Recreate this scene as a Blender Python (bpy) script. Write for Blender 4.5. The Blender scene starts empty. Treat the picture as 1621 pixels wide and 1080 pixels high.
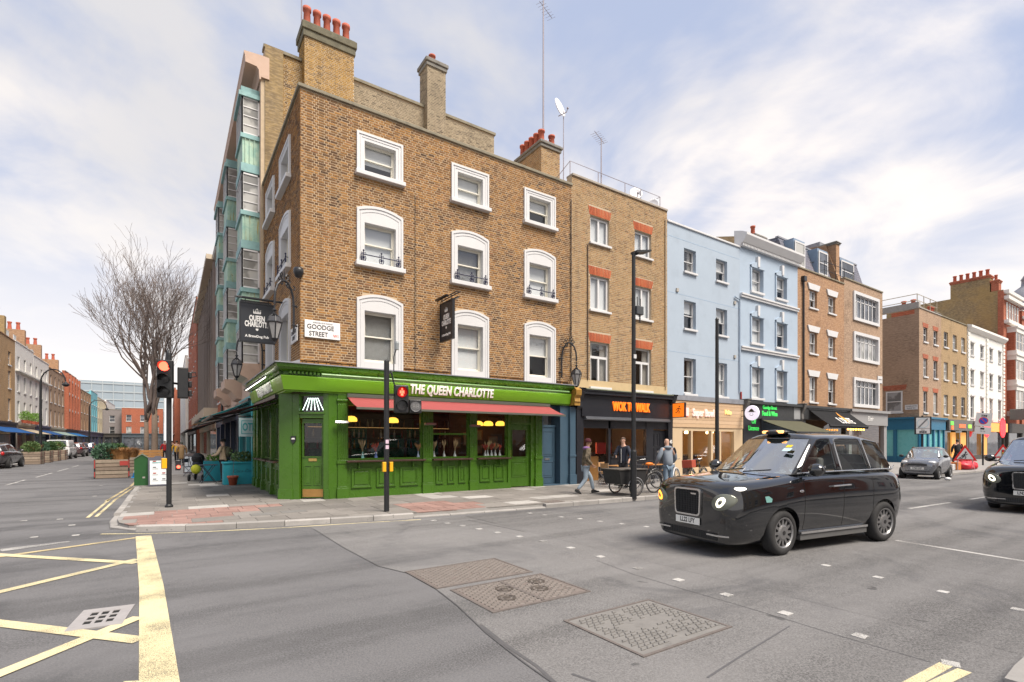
import bpy, bmesh, math, random
import numpy as np
from mathutils import Matrix, Vector
SC = bpy.context.scene
COL = SC.collection
rnd = random.Random(7)
R_ = math.radians
# ------------------------------------------------------------------ camera
CAM_H, FOC, CX, CY, YAW = 1.8, 806.0, 810.0, 699.0, R_(33.9)
cam = bpy.data.cameras.new("camera"); cam_o = bpy.data.objects.new("camera", cam); COL.objects.link(cam_o)
cam.sensor_width = 36; cam.lens = FOC / 1621 * 36
cam.shift_y = (CY - 540) / 1621; cam.shift_x = (810.5 - CX) / 1621
cam.clip_start = 0.05; cam.clip_end = 3000
cam_o.location = (0, 0, CAM_H); cam_o.rotation_euler = (R_(90), 0, -YAW)
SC.camera = cam_o
# ------------------------------------------------------------------ world
SUN_EL, SUN_AZ = R_(57), math.atan2(0.28, -0.87)
w = bpy.data.worlds.new("World"); SC.world = w; w.use_nodes = True
nt = w.node_tree; nt.nodes.clear()
def wn(t, **k):
    n = nt.nodes.new(t)
    for a, b in k.items(): setattr(n, a, b)
    return n
def wl(a, b): nt.links.new(a, b)
w_out = wn('ShaderNodeOutputWorld'); w_bg = wn('ShaderNodeBackground'); w_bg.inputs[1].default_value = 0.06
sky = wn('ShaderNodeTexSky', sky_type='NISHITA', sun_disc=False, sun_elevation=SUN_EL, sun_rotation=SUN_AZ, air_density=1.0, dust_density=2.0, ozone_density=1.0)
tc = wn('ShaderNodeTexCoord'); sep = wn('ShaderNodeSeparateXYZ'); wl(tc.outputs['Generated'], sep.inputs[0])
def wm(op, a, b=None, clamp=False):
    n = wn('ShaderNodeMath', operation=op, use_clamp=clamp)
    for i, x in enumerate((a, b)):
        if x is None: continue
        if isinstance(x, (int, float)): n.inputs[i].default_value = x
        else: wl(x, n.inputs[i])
    return n.outputs[0]
# cloud layer seen in perspective: direction divided by height
zc = wm('ADD', wm('MAXIMUM', sep.outputs[2], 0.0), 0.22)
cmb = wn('ShaderNodeCombineXYZ'); wl(wm('DIVIDE', sep.outputs[0], zc), cmb.inputs[0]); wl(wm('DIVIDE', sep.outputs[1], zc), cmb.inputs[1])
def wnoise(scale, det, rough, off, dist=0.0):
    mp = wn('ShaderNodeMapping'); mp.inputs['Location'].default_value = off; wl(cmb.outputs[0], mp.inputs[0])
    n = wn('ShaderNodeTexNoise'); n.inputs['Scale'].default_value = scale; n.inputs['Detail'].default_value = det; n.inputs['Roughness'].default_value = rough
    n.inputs['Distortion'].default_value = dist
    wl(mp.outputs[0], n.inputs['Vector']); return n.outputs[0]
def wramp(x, a, b):
    n = wn('ShaderNodeMapRange', interpolation_type='SMOOTHSTEP'); wl(x, n.inputs[0]); n.inputs[1].default_value = a; n.inputs[2].default_value = b
    return n.outputs[0]
def wmix(f, a, b):
    n = wn('ShaderNodeMix', data_type='RGBA')
    if isinstance(f, (int, float)): n.inputs[0].default_value = f
    else: wl(f, n.inputs[0])
    for i, x in ((6, a), (7, b)):
        if isinstance(x, tuple): n.inputs[i].default_value = x
        else: wl(x, n.inputs[i])
    return n.outputs[2]
haze_c = wmix(0.92, sky.outputs[0], (1.98, 2.25, 3.0, 1))                 # thin high veil over the blue
big = wnoise(0.55, 6, 0.58, (6.2, 0.7, 0), 0.4); fine = wnoise(2.2, 7, 0.6, (0.3, 5.2, 0), 0.6)
m1 = wramp(wm('ADD', wm('MULTIPLY', big, 0.80), wm('MULTIPLY', fine, 0.20)), 0.462, 0.585)
greyv = wramp(wnoise(0.4, 4, 0.5, (5.5, 3.3, 0)), 0.42, 0.58)
cloud_c = wmix(greyv, (4.6, 4.22, 3.88, 1), (3.1, 3.03, 3.05, 1))
c1 = wmix(wm('MULTIPLY', m1, 0.92), haze_c, cloud_c)
hz = wramp(sep.outputs[2], 0.47, 0.02)
c2 = wmix(wm('MULTIPLY', hz, 0.92), c1, (4.35, 4.15, 4.02, 1))           # pale horizon
wl(c2, w_bg.inputs[0]); wl(w_bg.outputs[0], w_out.inputs[0])
# ------------------------------------------------------------------ sun (behind thin cloud)
sl = bpy.data.lights.new("sun", 'SUN'); sl.energy = 1.5; sl.angle = R_(30); sl.color = (1, 0.91, 0.80)
so = bpy.data.objects.new("sun", sl); COL.objects.link(so)
sd = Vector((math.sin(SUN_AZ) * math.cos(SUN_EL), math.cos(SUN_AZ) * math.cos(SUN_EL), math.sin(SUN_EL)))
so.rotation_euler = sd.to_track_quat('Z', 'Y').to_euler(); so.location = (0, -20, 40)
vs = SC.view_settings; vs.view_transform = 'Standard'; vs.look = 'None'; vs.gamma = 1; vs.exposure = 2.12; vs.use_curve_mapping = False
SC.cycles.use_denoising = True; SC.cycles.sample_clamp_indirect = 1.5
SC.cycles.max_bounces = 6; SC.cycles.transparent_max_bounces = 12; SC.cycles.caustics_reflective = False; SC.cycles.caustics_refractive = False
# ------------------------------------------------------------------ pixel helpers (photo pixel -> point on ground / on a facade plane)
_R = (math.cos(YAW), -math.sin(YAW)); _F = (math.sin(YAW), math.cos(YAW))
def ray(u, v):
    k = (u - CX) / FOC
    return (_R[0]*k + _F[0], _R[1]*k + _F[1], -(v - CY) / FOC)
def gp(u, v, z=0.0):
    d = ray(u, v); t = (z - CAM_H) / d[2]; return (d[0]*t, d[1]*t, z)
def fy(u, v, Y):
    d = ray(u, v); t = Y / d[1]; return (d[0]*t, Y, CAM_H + d[2]*t)
def fx(u, v, X):
    d = ray(u, v); t = X / d[0]; return (X, d[1]*t, CAM_H + d[2]*t)
# ------------------------------------------------------------------ materials
MATS = {}
class NT:
    def __init__(s, name):
        s.m = bpy.data.materials.new(name); s.m.use_nodes = True; s.t = s.m.node_tree; s.t.nodes.clear()
        s.out = s.n('ShaderNodeOutputMaterial')
    def n(s, t, **k):
        x = s.t.nodes.new(t)
        for a, b in k.items(): setattr(x, a, b)
        return x
    def l(s, a, b): s.t.links.new(a, b)
    def setin(s, node, i, x):
        if isinstance(x, (int, float)): node.inputs[i].default_value = x
        elif isinstance(x, tuple): node.inputs[i].default_value = x if len(x) == 4 or len(node.inputs[i].default_value) == 3 else (*x, 1)
        else: s.l(x, node.inputs[i])
    def coord(s, which='Object'):
        return s.n('ShaderNodeTexCoord').outputs[which]
    def noise(s, scale, det=4, rough=0.55, vec=None, dist=0.0):
        x = s.n('ShaderNodeTexNoise'); x.inputs['Scale'].default_value = scale; x.inputs['Detail'].default_value = det
        x.inputs['Roughness'].default_value = rough; x.inputs['Distortion'].default_value = dist
        s.l(vec if vec is not None else s.coord(), x.inputs['Vector']); return x.outputs[0]
    def mix(s, f, a, b, bt='MIX'):
        x = s.n('ShaderNodeMix', data_type='RGBA', blend_type=bt); s.setin(x, 0, f); s.setin(x, 6, a); s.setin(x, 7, b); return x.outputs[2]
    def math(s, op, a, b=0.0, clamp=False):
        x = s.n('ShaderNodeMath', operation=op, use_clamp=clamp); s.setin(x, 0, a); s.setin(x, 1, b); return x.outputs[0]
    def step(s, x, a, b, lo=0.0, hi=1.0):
        r = s.n('ShaderNodeMapRange', interpolation_type='SMOOTHSTEP'); s.setin(r, 0, x)
        for i, q in ((1, a), (2, b), (3, lo), (4, hi)): r.inputs[i].default_value = q
        return r.outputs[0]
    def ramp(s, x, stops, const=False):
        r = s.n('ShaderNodeValToRGB'); s.l(x, r.inputs[0]); cr = r.color_ramp
        if const: cr.interpolation = 'CONSTANT'
        while len(cr.elements) < len(stops): cr.elements.new(0.5)
        for e, (p, c) in zip(cr.elements, stops): e.position = p; e.color = (*c, 1)
        return r.outputs[0]
    def bump(s, h, st, d=0.02):
        b = s.n('ShaderNodeBump'); b.inputs['Strength'].default_value = st; b.inputs['Distance'].default_value = d; s.l(h, b.inputs['Height']); return b.outputs[0]
    def pbr(s, col, rough=0.6, metal=0.0, normal=None, emis=None, es=0.0, coat=0.0, spec=0.5, alpha=None):
        p = s.n('ShaderNodeBsdfPrincipled'); s.setin(p, 'Base Color', col); s.setin(p, 'Roughness', rough); s.setin(p, 'Metallic', metal)
        p.inputs['Specular IOR Level'].default_value = spec; p.inputs['Coat Weight'].default_value = coat; p.inputs['Coat Roughness'].default_value = 0.02; p.inputs['Coat IOR'].default_value = 1.6
        if normal is not None: s.l(normal, p.inputs['Normal'])
        if emis is not None: s.setin(p, 'Emission Color', emis); p.inputs['Emission Strength'].default_value = es * 0.6
        if alpha is not None: s.setin(p, 'Alpha', alpha)
        s.l(p.outputs[0], s.out.inputs[0]); return p
def M(name, col=None, rough=0.6, metal=0.0, var=0.12, vs=3.0, bump=0.0, bs=40.0, emis=None, es=0.0, coat=0.0, spec=0.5, dirt=0.0):
    """plain procedural material: base colour with soft mottling, optional bump and grime"""
    if name in MATS: return MATS[name]
    t = NT(name); c = (*col, 1)
    n1 = t.noise(vs, 5, 0.6)
    dk = tuple(x * (1 - var) for x in col); lt = tuple(min(1, x * (1 + var)) for x in col)
    cc = t.mix(n1, dk, lt)
    if dirt:
        g = t.step(t.noise(vs * 0.7 + 0.4, 7, 0.65), 0.5, 0.68)
        cc = t.mix(t.math('MULTIPLY', g, dirt), cc, tuple(x * 0.35 + 0.01 for x in col))
    nr = t.bump(t.noise(bs, 4), bump, 0.01) if bump else None
    rr = t.step(t.noise(vs * 3, 4), 0.3, 0.7, max(0.02, rough - 0.07), min(1, rough + 0.07))
    p = t.pbr(cc, rr, metal, nr, (*emis, 1) if emis else None, es, coat, spec)
    if name.startswith(('awning_', 'waw_')):                # canvas lets light through
        tr = t.n('ShaderNodeBsdfTranslucent'); t.l(cc, tr.inputs[0]); mx = t.n('ShaderNodeMixShader'); mx.inputs[0].default_value = 0.45
        t.l(p.outputs[0], mx.inputs[1]); t.l(tr.outputs[0], mx.inputs[2]); t.l(mx.outputs[0], t.out.inputs[0])
    MATS[name] = t.m; return t.m
def brick_mat(name, stops, grime=(0.05, 0.045, 0.04), gamt=0.5, warm=None):
    if name in MATS: return MATS[name]
    t = NT(name); at = t.n('ShaderNodeAttribute', attribute_name='rnd')
    c = t.ramp(at.outputs['Fac'], stops)
    big = t.noise(0.45, 5, 0.6); c = t.mix(t.step(big, 0.40, 0.70, 0, 0.5), c, warm or (0.44, 0.21, 0.065))
    c = t.mix(t.math('MULTIPLY', t.step(t.noise(0.9, 6, 0.65), 0.52, 0.72), gamt), c, grime)
    mp = t.n('ShaderNodeMapping'); mp.inputs['Scale'].default_value = (3.2, 3.2, 0.22); t.l(t.coord(), mp.inputs[0])
    c = t.mix(t.step(t.noise(1.0, 5, 0.65, mp.outputs[0]), 0.52, 0.74, 0, 0.5), c, grime)
    c = t.mix(t.step(t.noise(60, 3), 0.3, 0.8, 0, 0.35), c, tuple(x * 0.5 for x in stops[0][1]))
    t.pbr(c, 0.9, 0, t.bump(t.noise(90, 4), 0.5, 0.006), spec=0.2); MATS[name] = t.m; return t.m
def brick_tex(name, c1, c2, mortar, warm=None, w_=0.225, h_=0.075):
    """far brickwork: brick pattern in metres on axis-aligned walls"""
    if name in MATS: return MATS[name]
    t = NT(name); g = t.n('ShaderNodeNewGeometry'); s = t.n('ShaderNodeSeparateXYZ'); t.l(g.outputs['Position'], s.inputs[0])
    cb = t.n('ShaderNodeCombineXYZ'); t.l(t.math('ADD', s.outputs[0], s.outputs[1]), cb.inputs[0]); t.l(s.outputs[2], cb.inputs[1])
    b = t.n('ShaderNodeTexBrick'); t.l(cb.outputs[0], b.inputs['Vector']); b.inputs['Scale'].default_value = 1.0
    b.inputs['Brick Width'].default_value = w_; b.inputs['Row Height'].default_value = h_; b.inputs['Mortar Size'].default_value = h_ * 0.09; b.inputs['Mortar Smooth'].default_value = 0.3
    b.inputs['Bias'].default_value = 0.0
    for i, c in ((1, c1), (2, c2), (3, mortar)): b.inputs[i].default_value = (*c, 1)
    v2 = t.n('ShaderNodeVectorMath', operation='MULTIPLY'); t.l(cb.outputs[0], v2.inputs[0]); v2.inputs[1].default_value = (4.45, 13.3, 1)
    cell = t.noise(1.0, 1, 0.5, v2.outputs[0])
    c = t.mix(t.step(cell, 0.35, 0.65, 0, 0.5), b.outputs[0], tuple(x * 0.45 for x in c1))
    c = t.mix(t.step(t.noise(0.5, 5, 0.6, g.outputs['Position']), 0.35, 0.7, 0, 0.5), c, warm or c2)
    c = t.mix(t.step(t.noise(0.8, 6, 0.65, g.outputs['Position']), 0.54, 0.75, 0, 0.45), c, tuple(x * 0.35 for x in c1))
    t.pbr(c, 0.9, 0, t.bump(b.outputs['Fac'], -0.4, 0.01), spec=0.2); MATS[name] = t.m; return t.m
def glass_mat(name, tint=(0.75, 0.82, 0.85), base=0.06, rough=0.01, wob=True):
    if name in MATS: return MATS[name]
    t = NT(name); tr = t.n('ShaderNodeBsdfTransparent'); tr.inputs[0].default_value = (*tint, 1)
    gl = t.n('ShaderNodeBsdfGlossy'); gl.inputs['Roughness'].default_value = rough; gl.inputs[0].default_value = (0.95, 0.97, 1, 1)
    # old glass is never quite flat
    if wob: t.l(t.bump(t.noise(1.6, 3), 0.05, 0.1), gl.inputs['Normal'])
    lw = t.n('ShaderNodeLayerWeight'); lw.inputs[0].default_value = 0.5
    f = t.math('ADD', t.math('MULTIPLY', t.math('POWER', lw.outputs['Facing'], 4.0), 0.9), base + 0.03, True)
    mx = t.n('ShaderNodeMixShader'); t.l(f, mx.inputs[0]); t.l(tr.outputs[0], mx.inputs[1]); t.l(gl.outputs[0], mx.inputs[2]); t.l(mx.outputs[0], t.out.inputs[0])
    MATS[name] = t.m; return t.m
def paint_worn(name, col, wear=0.35, scale=18):
    """road paint: worn through to the asphalt in specks and along tyre tracks"""
    if name in MATS: return MATS[name]
    t = NT(name); n1 = t.noise(scale * 6, 6, 0.75); n2 = t.noise(1.3, 4, 0.6)
    a = t.step(t.math('ADD', n1, t.math('MULTIPLY', n2, 0.5)), 0.66 + wear * 0.5, 0.86 + wear * 0.5)
    a = t.math('SUBTRACT', 1.0, t.math('MULTIPLY', a, 0.95), True)
    c = t.mix(t.noise(6, 5), tuple(x * 0.86 for x in col), col)
    t.pbr(c, 0.8, 0, None, spec=0.3, alpha=a); MATS[name] = t.m; return t.m
# ------------------------------------------------------------------ mesh building
def GY(Y): return lambda u, n, z: (u, Y - n, z)          # facade facing -Y, u = X
def EX(X): return lambda u, n, z: (X - n, u, z)          # facade facing -X, u = Y
def WX(X): return lambda u, n, z: (X + n, u, z)          # facade facing +X, u = Y
def CH(A, B):                                            # oblique facade from A to B (u from A)
    ex, ey = B[0]-A[0], B[1]-A[1]; L = math.hypot(ex, ey); ex /= L; ey /= L
    nx, ny = ey, -ex
    if nx * (-A[0]) + ny * (-A[1]) < 0: nx, ny = -nx, -ny
    return lambda u, n, z: (A[0] + ex*u + nx*n, A[1] + ey*u + ny*n, z)
ID = lambda a, b, c: (a, b, c)
WORLDP = {}
class MB:
    def __init__(s, F=None): s.v = []; s.f = []; s.mi = []; s.F = F or ID; s.cur = 0
    def add(s, vs_, fs):
        o = len(s.v); F = s.F
        s.v.extend(F(*p) for p in vs_)
        for f in fs: s.f.append(tuple(i + o for i in f)); s.mi.append(s.cur)
        return s
    def box(s, a0, a1, b0, b1, c0, c1):
        return s.add([(a0,b0,c0),(a1,b0,c0),(a1,b1,c0),(a0,b1,c0),(a0,b0,c1),(a1,b0,c1),(a1,b1,c1),(a0,b1,c1)],
                     [(0,3,2,1),(4,5,6,7),(0,1,5,4),(1,2,6,5),(2,3,7,6),(3,0,4,7)])
    def quad(s, *p): return s.add(p, [tuple(range(len(p)))])
    def prism(s, poly, b0, b1):
        """poly in (a,c), extruded along b"""
        n = len(poly); return s.add([(a, b0, c) for a, c in poly] + [(a, b1, c) for a, c in poly],
            [tuple(range(n)), tuple(range(2*n-1, n-1, -1))] + [(i, (i+1) % n, n + (i+1) % n, n + i) for i in range(n)])
    def slab(s, poly, z0, z1):
        n = len(poly); return s.add([(a, b, z0) for a, b in poly] + [(a, b, z1) for a, b in poly],
            [tuple(range(n))[::-1], tuple(range(n, 2*n))] + [(i, (i+1) % n, n + (i+1) % n, n + i) for i in range(n)])
    def extr_u(s, poly, a0, a1):
        """poly in (b,c) profile, extruded along a"""
        n = len(poly); return s.add([(a0, b, c) for b, c in poly] + [(a1, b, c) for b, c in poly],
            [tuple(range(n)), tuple(range(2*n-1, n-1, -1))] + [(i, (i+1) % n, n + (i+1) % n, n + i) for i in range(n)])
    def tube(s, pts, r, n=8, cap=True):
        pts = [Vector(p) for p in pts]; m = len(pts); rr = r if isinstance(r, (list, tuple)) else [r] * m
        t0 = (pts[1] - pts[0]).normalized(); up = Vector((0, 0, 1)) if abs(t0.z) < 0.9 else Vector((1, 0, 0))
        x = t0.cross(up).normalized(); V = []; fs = []
        for i, p in enumerate(pts):
            t = (pts[min(i+1, m-1)] - pts[max(i-1, 0)]).normalized()
            x = (x - t * x.dot(t))
            x = x.normalized() if x.length > 1e-6 else t.orthogonal().normalized()
            y = t.cross(x)
            for k in range(n):
                a = 2 * math.pi * k / n; V.append(tuple(p + (x * math.cos(a) + y * math.sin(a)) * rr[i]))
        for i in range(m - 1):
            for k in range(n): fs.append((i*n + k, i*n + (k+1) % n, (i+1)*n + (k+1) % n, (i+1)*n + k))
        if cap: fs += [tuple(range(n))[::-1], tuple((m-1)*n + k for k in range(n))]
        return s.add(V, fs)
    def lathe(s, prof, n=16, c=(0, 0, 0), axis='z', M4=None, cap=True):
        V = []; m = len(prof)
        for r, h in prof:
            for k in range(n):
                a = 2 * math.pi * k / n; p = (r * math.cos(a), r * math.sin(a), h)
                if axis == 'y': p = (p[0], p[2], p[1])
                elif axis == 'x': p = (p[2], p[0], p[1])
                if M4 is not None: p = tuple(M4 @ Vector(p))
                V.append((p[0] + c[0], p[1] + c[1], p[2] + c[2]))
        fs = [(i*n + k, i*n + (k+1) % n, (i+1)*n + (k+1) % n, (i+1)*n + k) for i in range(m-1) for k in range(n)]
        if cap: fs += [tuple(range(n))[::-1], tuple((m-1)*n + k for k in range(n))]
        return s.add(V, fs)
    def sph(s, c, r, nu=12, nv=8):
        r = r if isinstance(r, (tuple, list)) else (r, r, r); V = []
        for j in range(nv + 1):
            t = math.pi * j / nv
            for i in range(nu):
                a = 2 * math.pi * i / nu; V.append((c[0] + r[0]*math.sin(t)*math.cos(a), c[1] + r[1]*math.sin(t)*math.sin(a), c[2] + r[2]*math.cos(t)))
        return s.add(V, [(j*nu + i, (j+1)*nu + i, (j+1)*nu + (i+1) % nu, j*nu + (i+1) % nu) for j in range(nv) for i in range(nu)])
    def frame(s, a0, a1, b0, b1, c0, c1, w, wt=None, wb=None):
        """rectangular ring (a,c) of bar width w, depth b0..b1"""
        wt = w if wt is None else wt; wb = w if wb is None else wb
        s.box(a0, a0+w, b0, b1, c0, c1); s.box(a1-w, a1, b0, b1, c0, c1)
        s.box(a0+w, a1-w, b0, b1, c1-wt, c1); s.box(a0+w, a1-w, b0, b1, c0, c0+wb); return s
    def wall(s, u0, u1, z0, z1, holes=(), reveal=0.14, n=0.0):
        us = sorted({u0, u1, *[h[0] for h in holes], *[h[1] for h in holes]}); zs = sorted({z0, z1, *[h[2] for h in holes], *[h[3] for h in holes]})
        for i in range(len(us)-1):
            for j in range(len(zs)-1):
                cu, cz = (us[i]+us[i+1])/2, (zs[j]+zs[j+1])/2
                if u0 < cu < u1 and z0 < cz < z1 and not any(h[0] < cu < h[1] and h[2] < cz < h[3] for h in holes):
                    s.quad((us[i], n, zs[j]), (us[i+1], n, zs[j]), (us[i+1], n, zs[j+1]), (us[i], n, zs[j+1]))
        for a, b, c, d in holes:
            m = n - reveal
            s.quad((a,n,c),(a,m,c),(a,m,d),(a,n,d)); s.quad((b,n,c),(b,n,d),(b,m,d),(b,m,c)); s.quad((a,n,d),(a,m,d),(b,m,d),(b,n,d)); s.quad((a,n,c),(b,n,c),(b,m,c),(a,m,c))
        return s
    def mesh(s, name, smooth=False):
        me = bpy.data.meshes.new(name); me.from_pydata(s.v, [], s.f)
        if any(s.mi): me.polygons.foreach_set('material_index', s.mi)
        if smooth: me.polygons.foreach_set('use_smooth', [True] * len(s.f))
        me.update(); return me
    def done(s, name, mats, parent=None, smooth=False, bevel=0.0, fix=True):
        me = s.mesh(name, smooth)
        if fix:
            b = bmesh.new(); b.from_mesh(me); bmesh.ops.recalc_face_normals(b, faces=b.faces); b.to_mesh(me); b.free()
        return link(name, me, mats, parent, bevel)
def link(name, me, mats, parent=None, bevel=0.0):
    if mats is not None and not me.materials:
        for m in (mats if isinstance(mats, (list, tuple)) else [mats]): me.materials.append(m)
    o = bpy.data.objects.new(name, me); COL.objects.link(o)
    if parent is not None:
        o.parent = parent
        if parent.name in WORLDP: o.matrix_parent_inverse = Matrix.Translation(-Vector(WORLDP[parent.name]))
    if bevel:
        md = o.modifiers.new('bevel', 'BEVEL'); md.width = bevel; md.segments = 2; md.limit_method = 'ANGLE'
    return o
def thing(name, label, cat, loc=(0, 0, 0), rz=0.0, group=None, world=False):
    o = bpy.data.objects.new(name, None); COL.objects.link(o); o.location = loc; o.rotation_euler = (0, 0, rz); o.empty_display_size = 0.2
    o['label'] = label; o['category'] = cat
    if group: o['group'] = group
    if world: WORLDP[o.name] = tuple(loc)
    return o
def tag(o, label, cat, group=None, kind=None):
    if label: o['label'] = label
    if cat: o['category'] = cat
    if group: o['group'] = group
    if kind: o['kind'] = kind
    return o
def struct(o): o['kind'] = 'structure'; return o
def dup(root, loc=None, rz=None, label=None):
    r = root.copy(); COL.objects.link(r)
    if loc is not None: r.location = loc
    if rz is not None: r.rotation_euler = (0, 0, rz)
    if label: r['label'] = label
    for ch in list(root.children):
        c = ch.copy(); COL.objects.link(c); c.parent = r
        for g in ch.children:
            d = g.copy(); COL.objects.link(d); d.parent = c
    return r
def eval_mesh(o, remove=True):
    dg = bpy.context.evaluated_depsgraph_get(); me = bpy.data.meshes.new_from_object(o.evaluated_get(dg))
    if remove: bpy.data.objects.remove(o)
    return me
def text(name, s, F, u, n, z, size, mat, parent, sx=0.7, bold=0.0, ext=0.006, align='CENTER', shear=0.0, spacing=1.0):
    cu = bpy.data.curves.new('t', 'FONT'); cu.body = s; cu.size = size; cu.align_x = align; cu.align_y = 'CENTER'; cu.offset = bold; cu.extrude = ext; cu.space_character = spacing
    cu.resolution_u = 3
    o = bpy.data.objects.new('t', cu); COL.objects.link(o); me = eval_mesh(o); bpy.data.curves.remove(cu)
    for v in me.vertices:
        x, y, d = v.co; v.co = F(u + (x + y * shear) * sx, n + d, z + y)
    me.update(); me.materials.clear()
    return link(name, me, mat, parent)
# ------------------------------------------------------------------ shared materials
WHITE = M('white_paint', (0.60, 0.60, 0.605), 0.5, var=0.05, vs=2, dirt=0.06)
CREAM = M('cream_sash', (0.74, 0.71, 0.62), 0.45, var=0.05)
BLACKP = M('black_paint', (0.018, 0.019, 0.022), 0.35, var=0.3)
IRON = M('cast_iron', (0.025, 0.026, 0.03), 0.45, 0.3, var=0.3)
GREEN = M('pub_green', (0.050, 0.130, 0.010), 0.30, var=0.18, vs=1.4, bump=0.2, bs=22, dirt=0.12)
GREEN_F = M('fascia_green', (0.12, 0.27, 0.012), 0.35, var=0.06, vs=1)
LEAD = M('lead_flashing', (0.25, 0.26, 0.29), 0.55, 0.2, var=0.25, vs=4, dirt=0.3)
STONE = M('grey_stone', (0.36, 0.34, 0.31), 0.85, var=0.2, vs=5, bump=0.3, dirt=0.25)
GLASS = glass_mat('window_glass', (0.97, 0.98, 0.99), 0.07)
SHOPG = glass_mat('shop_glass', (0.88, 0.9, 0.9), 0.03, wob=False)
BLIND = M('blind', (0.62, 0.64, 0.64), 0.8, var=0.06, vs=1.2)
CURT = M('curtain', (0.46, 0.44, 0.40), 0.9, var=0.25, vs=9)
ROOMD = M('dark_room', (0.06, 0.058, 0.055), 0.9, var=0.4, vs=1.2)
TERRA = M('terracotta', (0.42, 0.10, 0.055), 0.75, var=0.25, vs=8, dirt=0.25)
PUBBRICK = brick_mat('pub_brick', [(0.0, (0.085, 0.05, 0.032)), (0.3, (0.15, 0.082, 0.045)), (0.55, (0.25, 0.135, 0.056)), (0.8, (0.40, 0.205, 0.066)), (1.0, (0.27, 0.135, 0.068))], gamt=0.22)
STOCK = brick_mat('stock_brick', [(0.0, (0.20, 0.125, 0.07)), (0.3, (0.36, 0.23, 0.115)), (0.6, (0.44, 0.29, 0.145)), (0.85, (0.42, 0.24, 0.115)), (1.0, (0.28, 0.17, 0.09))], gamt=0.2, warm=(0.42, 0.26, 0.11))
FLANKB = brick_mat('flank_brick', [(0.0, (0.13, 0.085, 0.05)), (0.35, (0.36, 0.22, 0.08)), (0.7, (0.48, 0.30, 0.10)), (1.0, (0.26, 0.17, 0.09))], gamt=0.45, warm=(0.46, 0.27, 0.07))
GREYB = brick_mat('grey_brick', [(0.0, (0.14, 0.12, 0.09)), (0.4, (0.30, 0.25, 0.18)), (0.8, (0.40, 0.34, 0.24)), (1.0, (0.20, 0.17, 0.13))], gamt=0.6, warm=(0.27, 0.235, 0.17))
MORTAR = M('mortar', (0.49, 0.37, 0.24), 0.95, var=0.2, vs=1.2, bump=0.3)
MORT_D = M('mortar_dark', (0.46, 0.37, 0.26), 0.95, var=0.25, vs=6, bump=0.3)
# asphalt
def asphalt(name, base, patch=0.0):
    t = NT(name); g = t.n('ShaderNodeNewGeometry').outputs['Position']
    sp = t.noise(55, 6, 0.85, g); mid = t.noise(5.5, 6, 0.7, g); big = t.noise(0.35, 5, 0.6, g)
    c = t.mix(t.step(sp, 0.38, 0.62), tuple(x * 0.30 for x in base), tuple(min(1, x * 1.65) for x in base))
    c = t.mix(t.step(mid, 0.3, 0.75, 0, 0.35), c, tuple(x * 0.7 for x in base))
    c = t.mix(t.step(big, 0.35, 0.65, 0, 0.6), c, tuple(x * 1.35 for x in base))
    c = t.mix(t.math('MULTIPLY', t.step(t.noise(0.42, 7, 0.68, g, 0.9), 0.50, 0.64), 0.6), c, (0.075, 0.075, 0.08))   # oil and damp stains
    mp = t.n('ShaderNodeMapping'); mp.inputs['Scale'].default_value = (0.07, 1.15, 1); t.l(g, mp.inputs[0]); trk = t.noise(1.0, 3, .5, mp.outputs[0]); c = t.mix(t.step(trk, .40, .60, 0, .38), c, tuple(x * 1.45 for x in base)); c = t.mix(t.step(trk, .50, .34, 0, .30), c, tuple(x * .5 for x in base))
    c = t.mix(t.math('MULTIPLY', t.step(t.noise(2.3, 3, .5, g, .3), .72, .76), .55), c, (.03, .03, .032))
    pale = t.step(t.noise(190, 2, 0.5, g), 0.70, 0.78); c = t.mix(pale, c, (0.42, 0.41, 0.4))
    t.pbr(c, t.step(mid, 0.3, 0.7, 0.78, 0.95), 0, t.bump(sp, 0.65, 0.012), spec=0.3); MATS[name] = t.m; return t.m
ASPH = asphalt('asphalt', (0.118, 0.117, 0.121)); ASPH2 = asphalt('asphalt_pale', (0.146, 0.143, 0.143)); ASPH3 = asphalt('asphalt_mid', (0.138, 0.135, 0.135))
TAR = M('tar', (0.085, 0.084, 0.088), 0.6, var=0.3, vs=9)
YEL = paint_worn('yellow_line', (0.66, 0.58, 0.36), 0.10); WLINE = paint_worn('white_line', (0.50, 0.49, 0.475), 0.08)
YELW = paint_worn('yellow_line_worn', (0.56, 0.46, 0.26), 0.02); WLW = paint_worn('white_line_worn', (0.5, 0.49, 0.47), 0.02)
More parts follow.
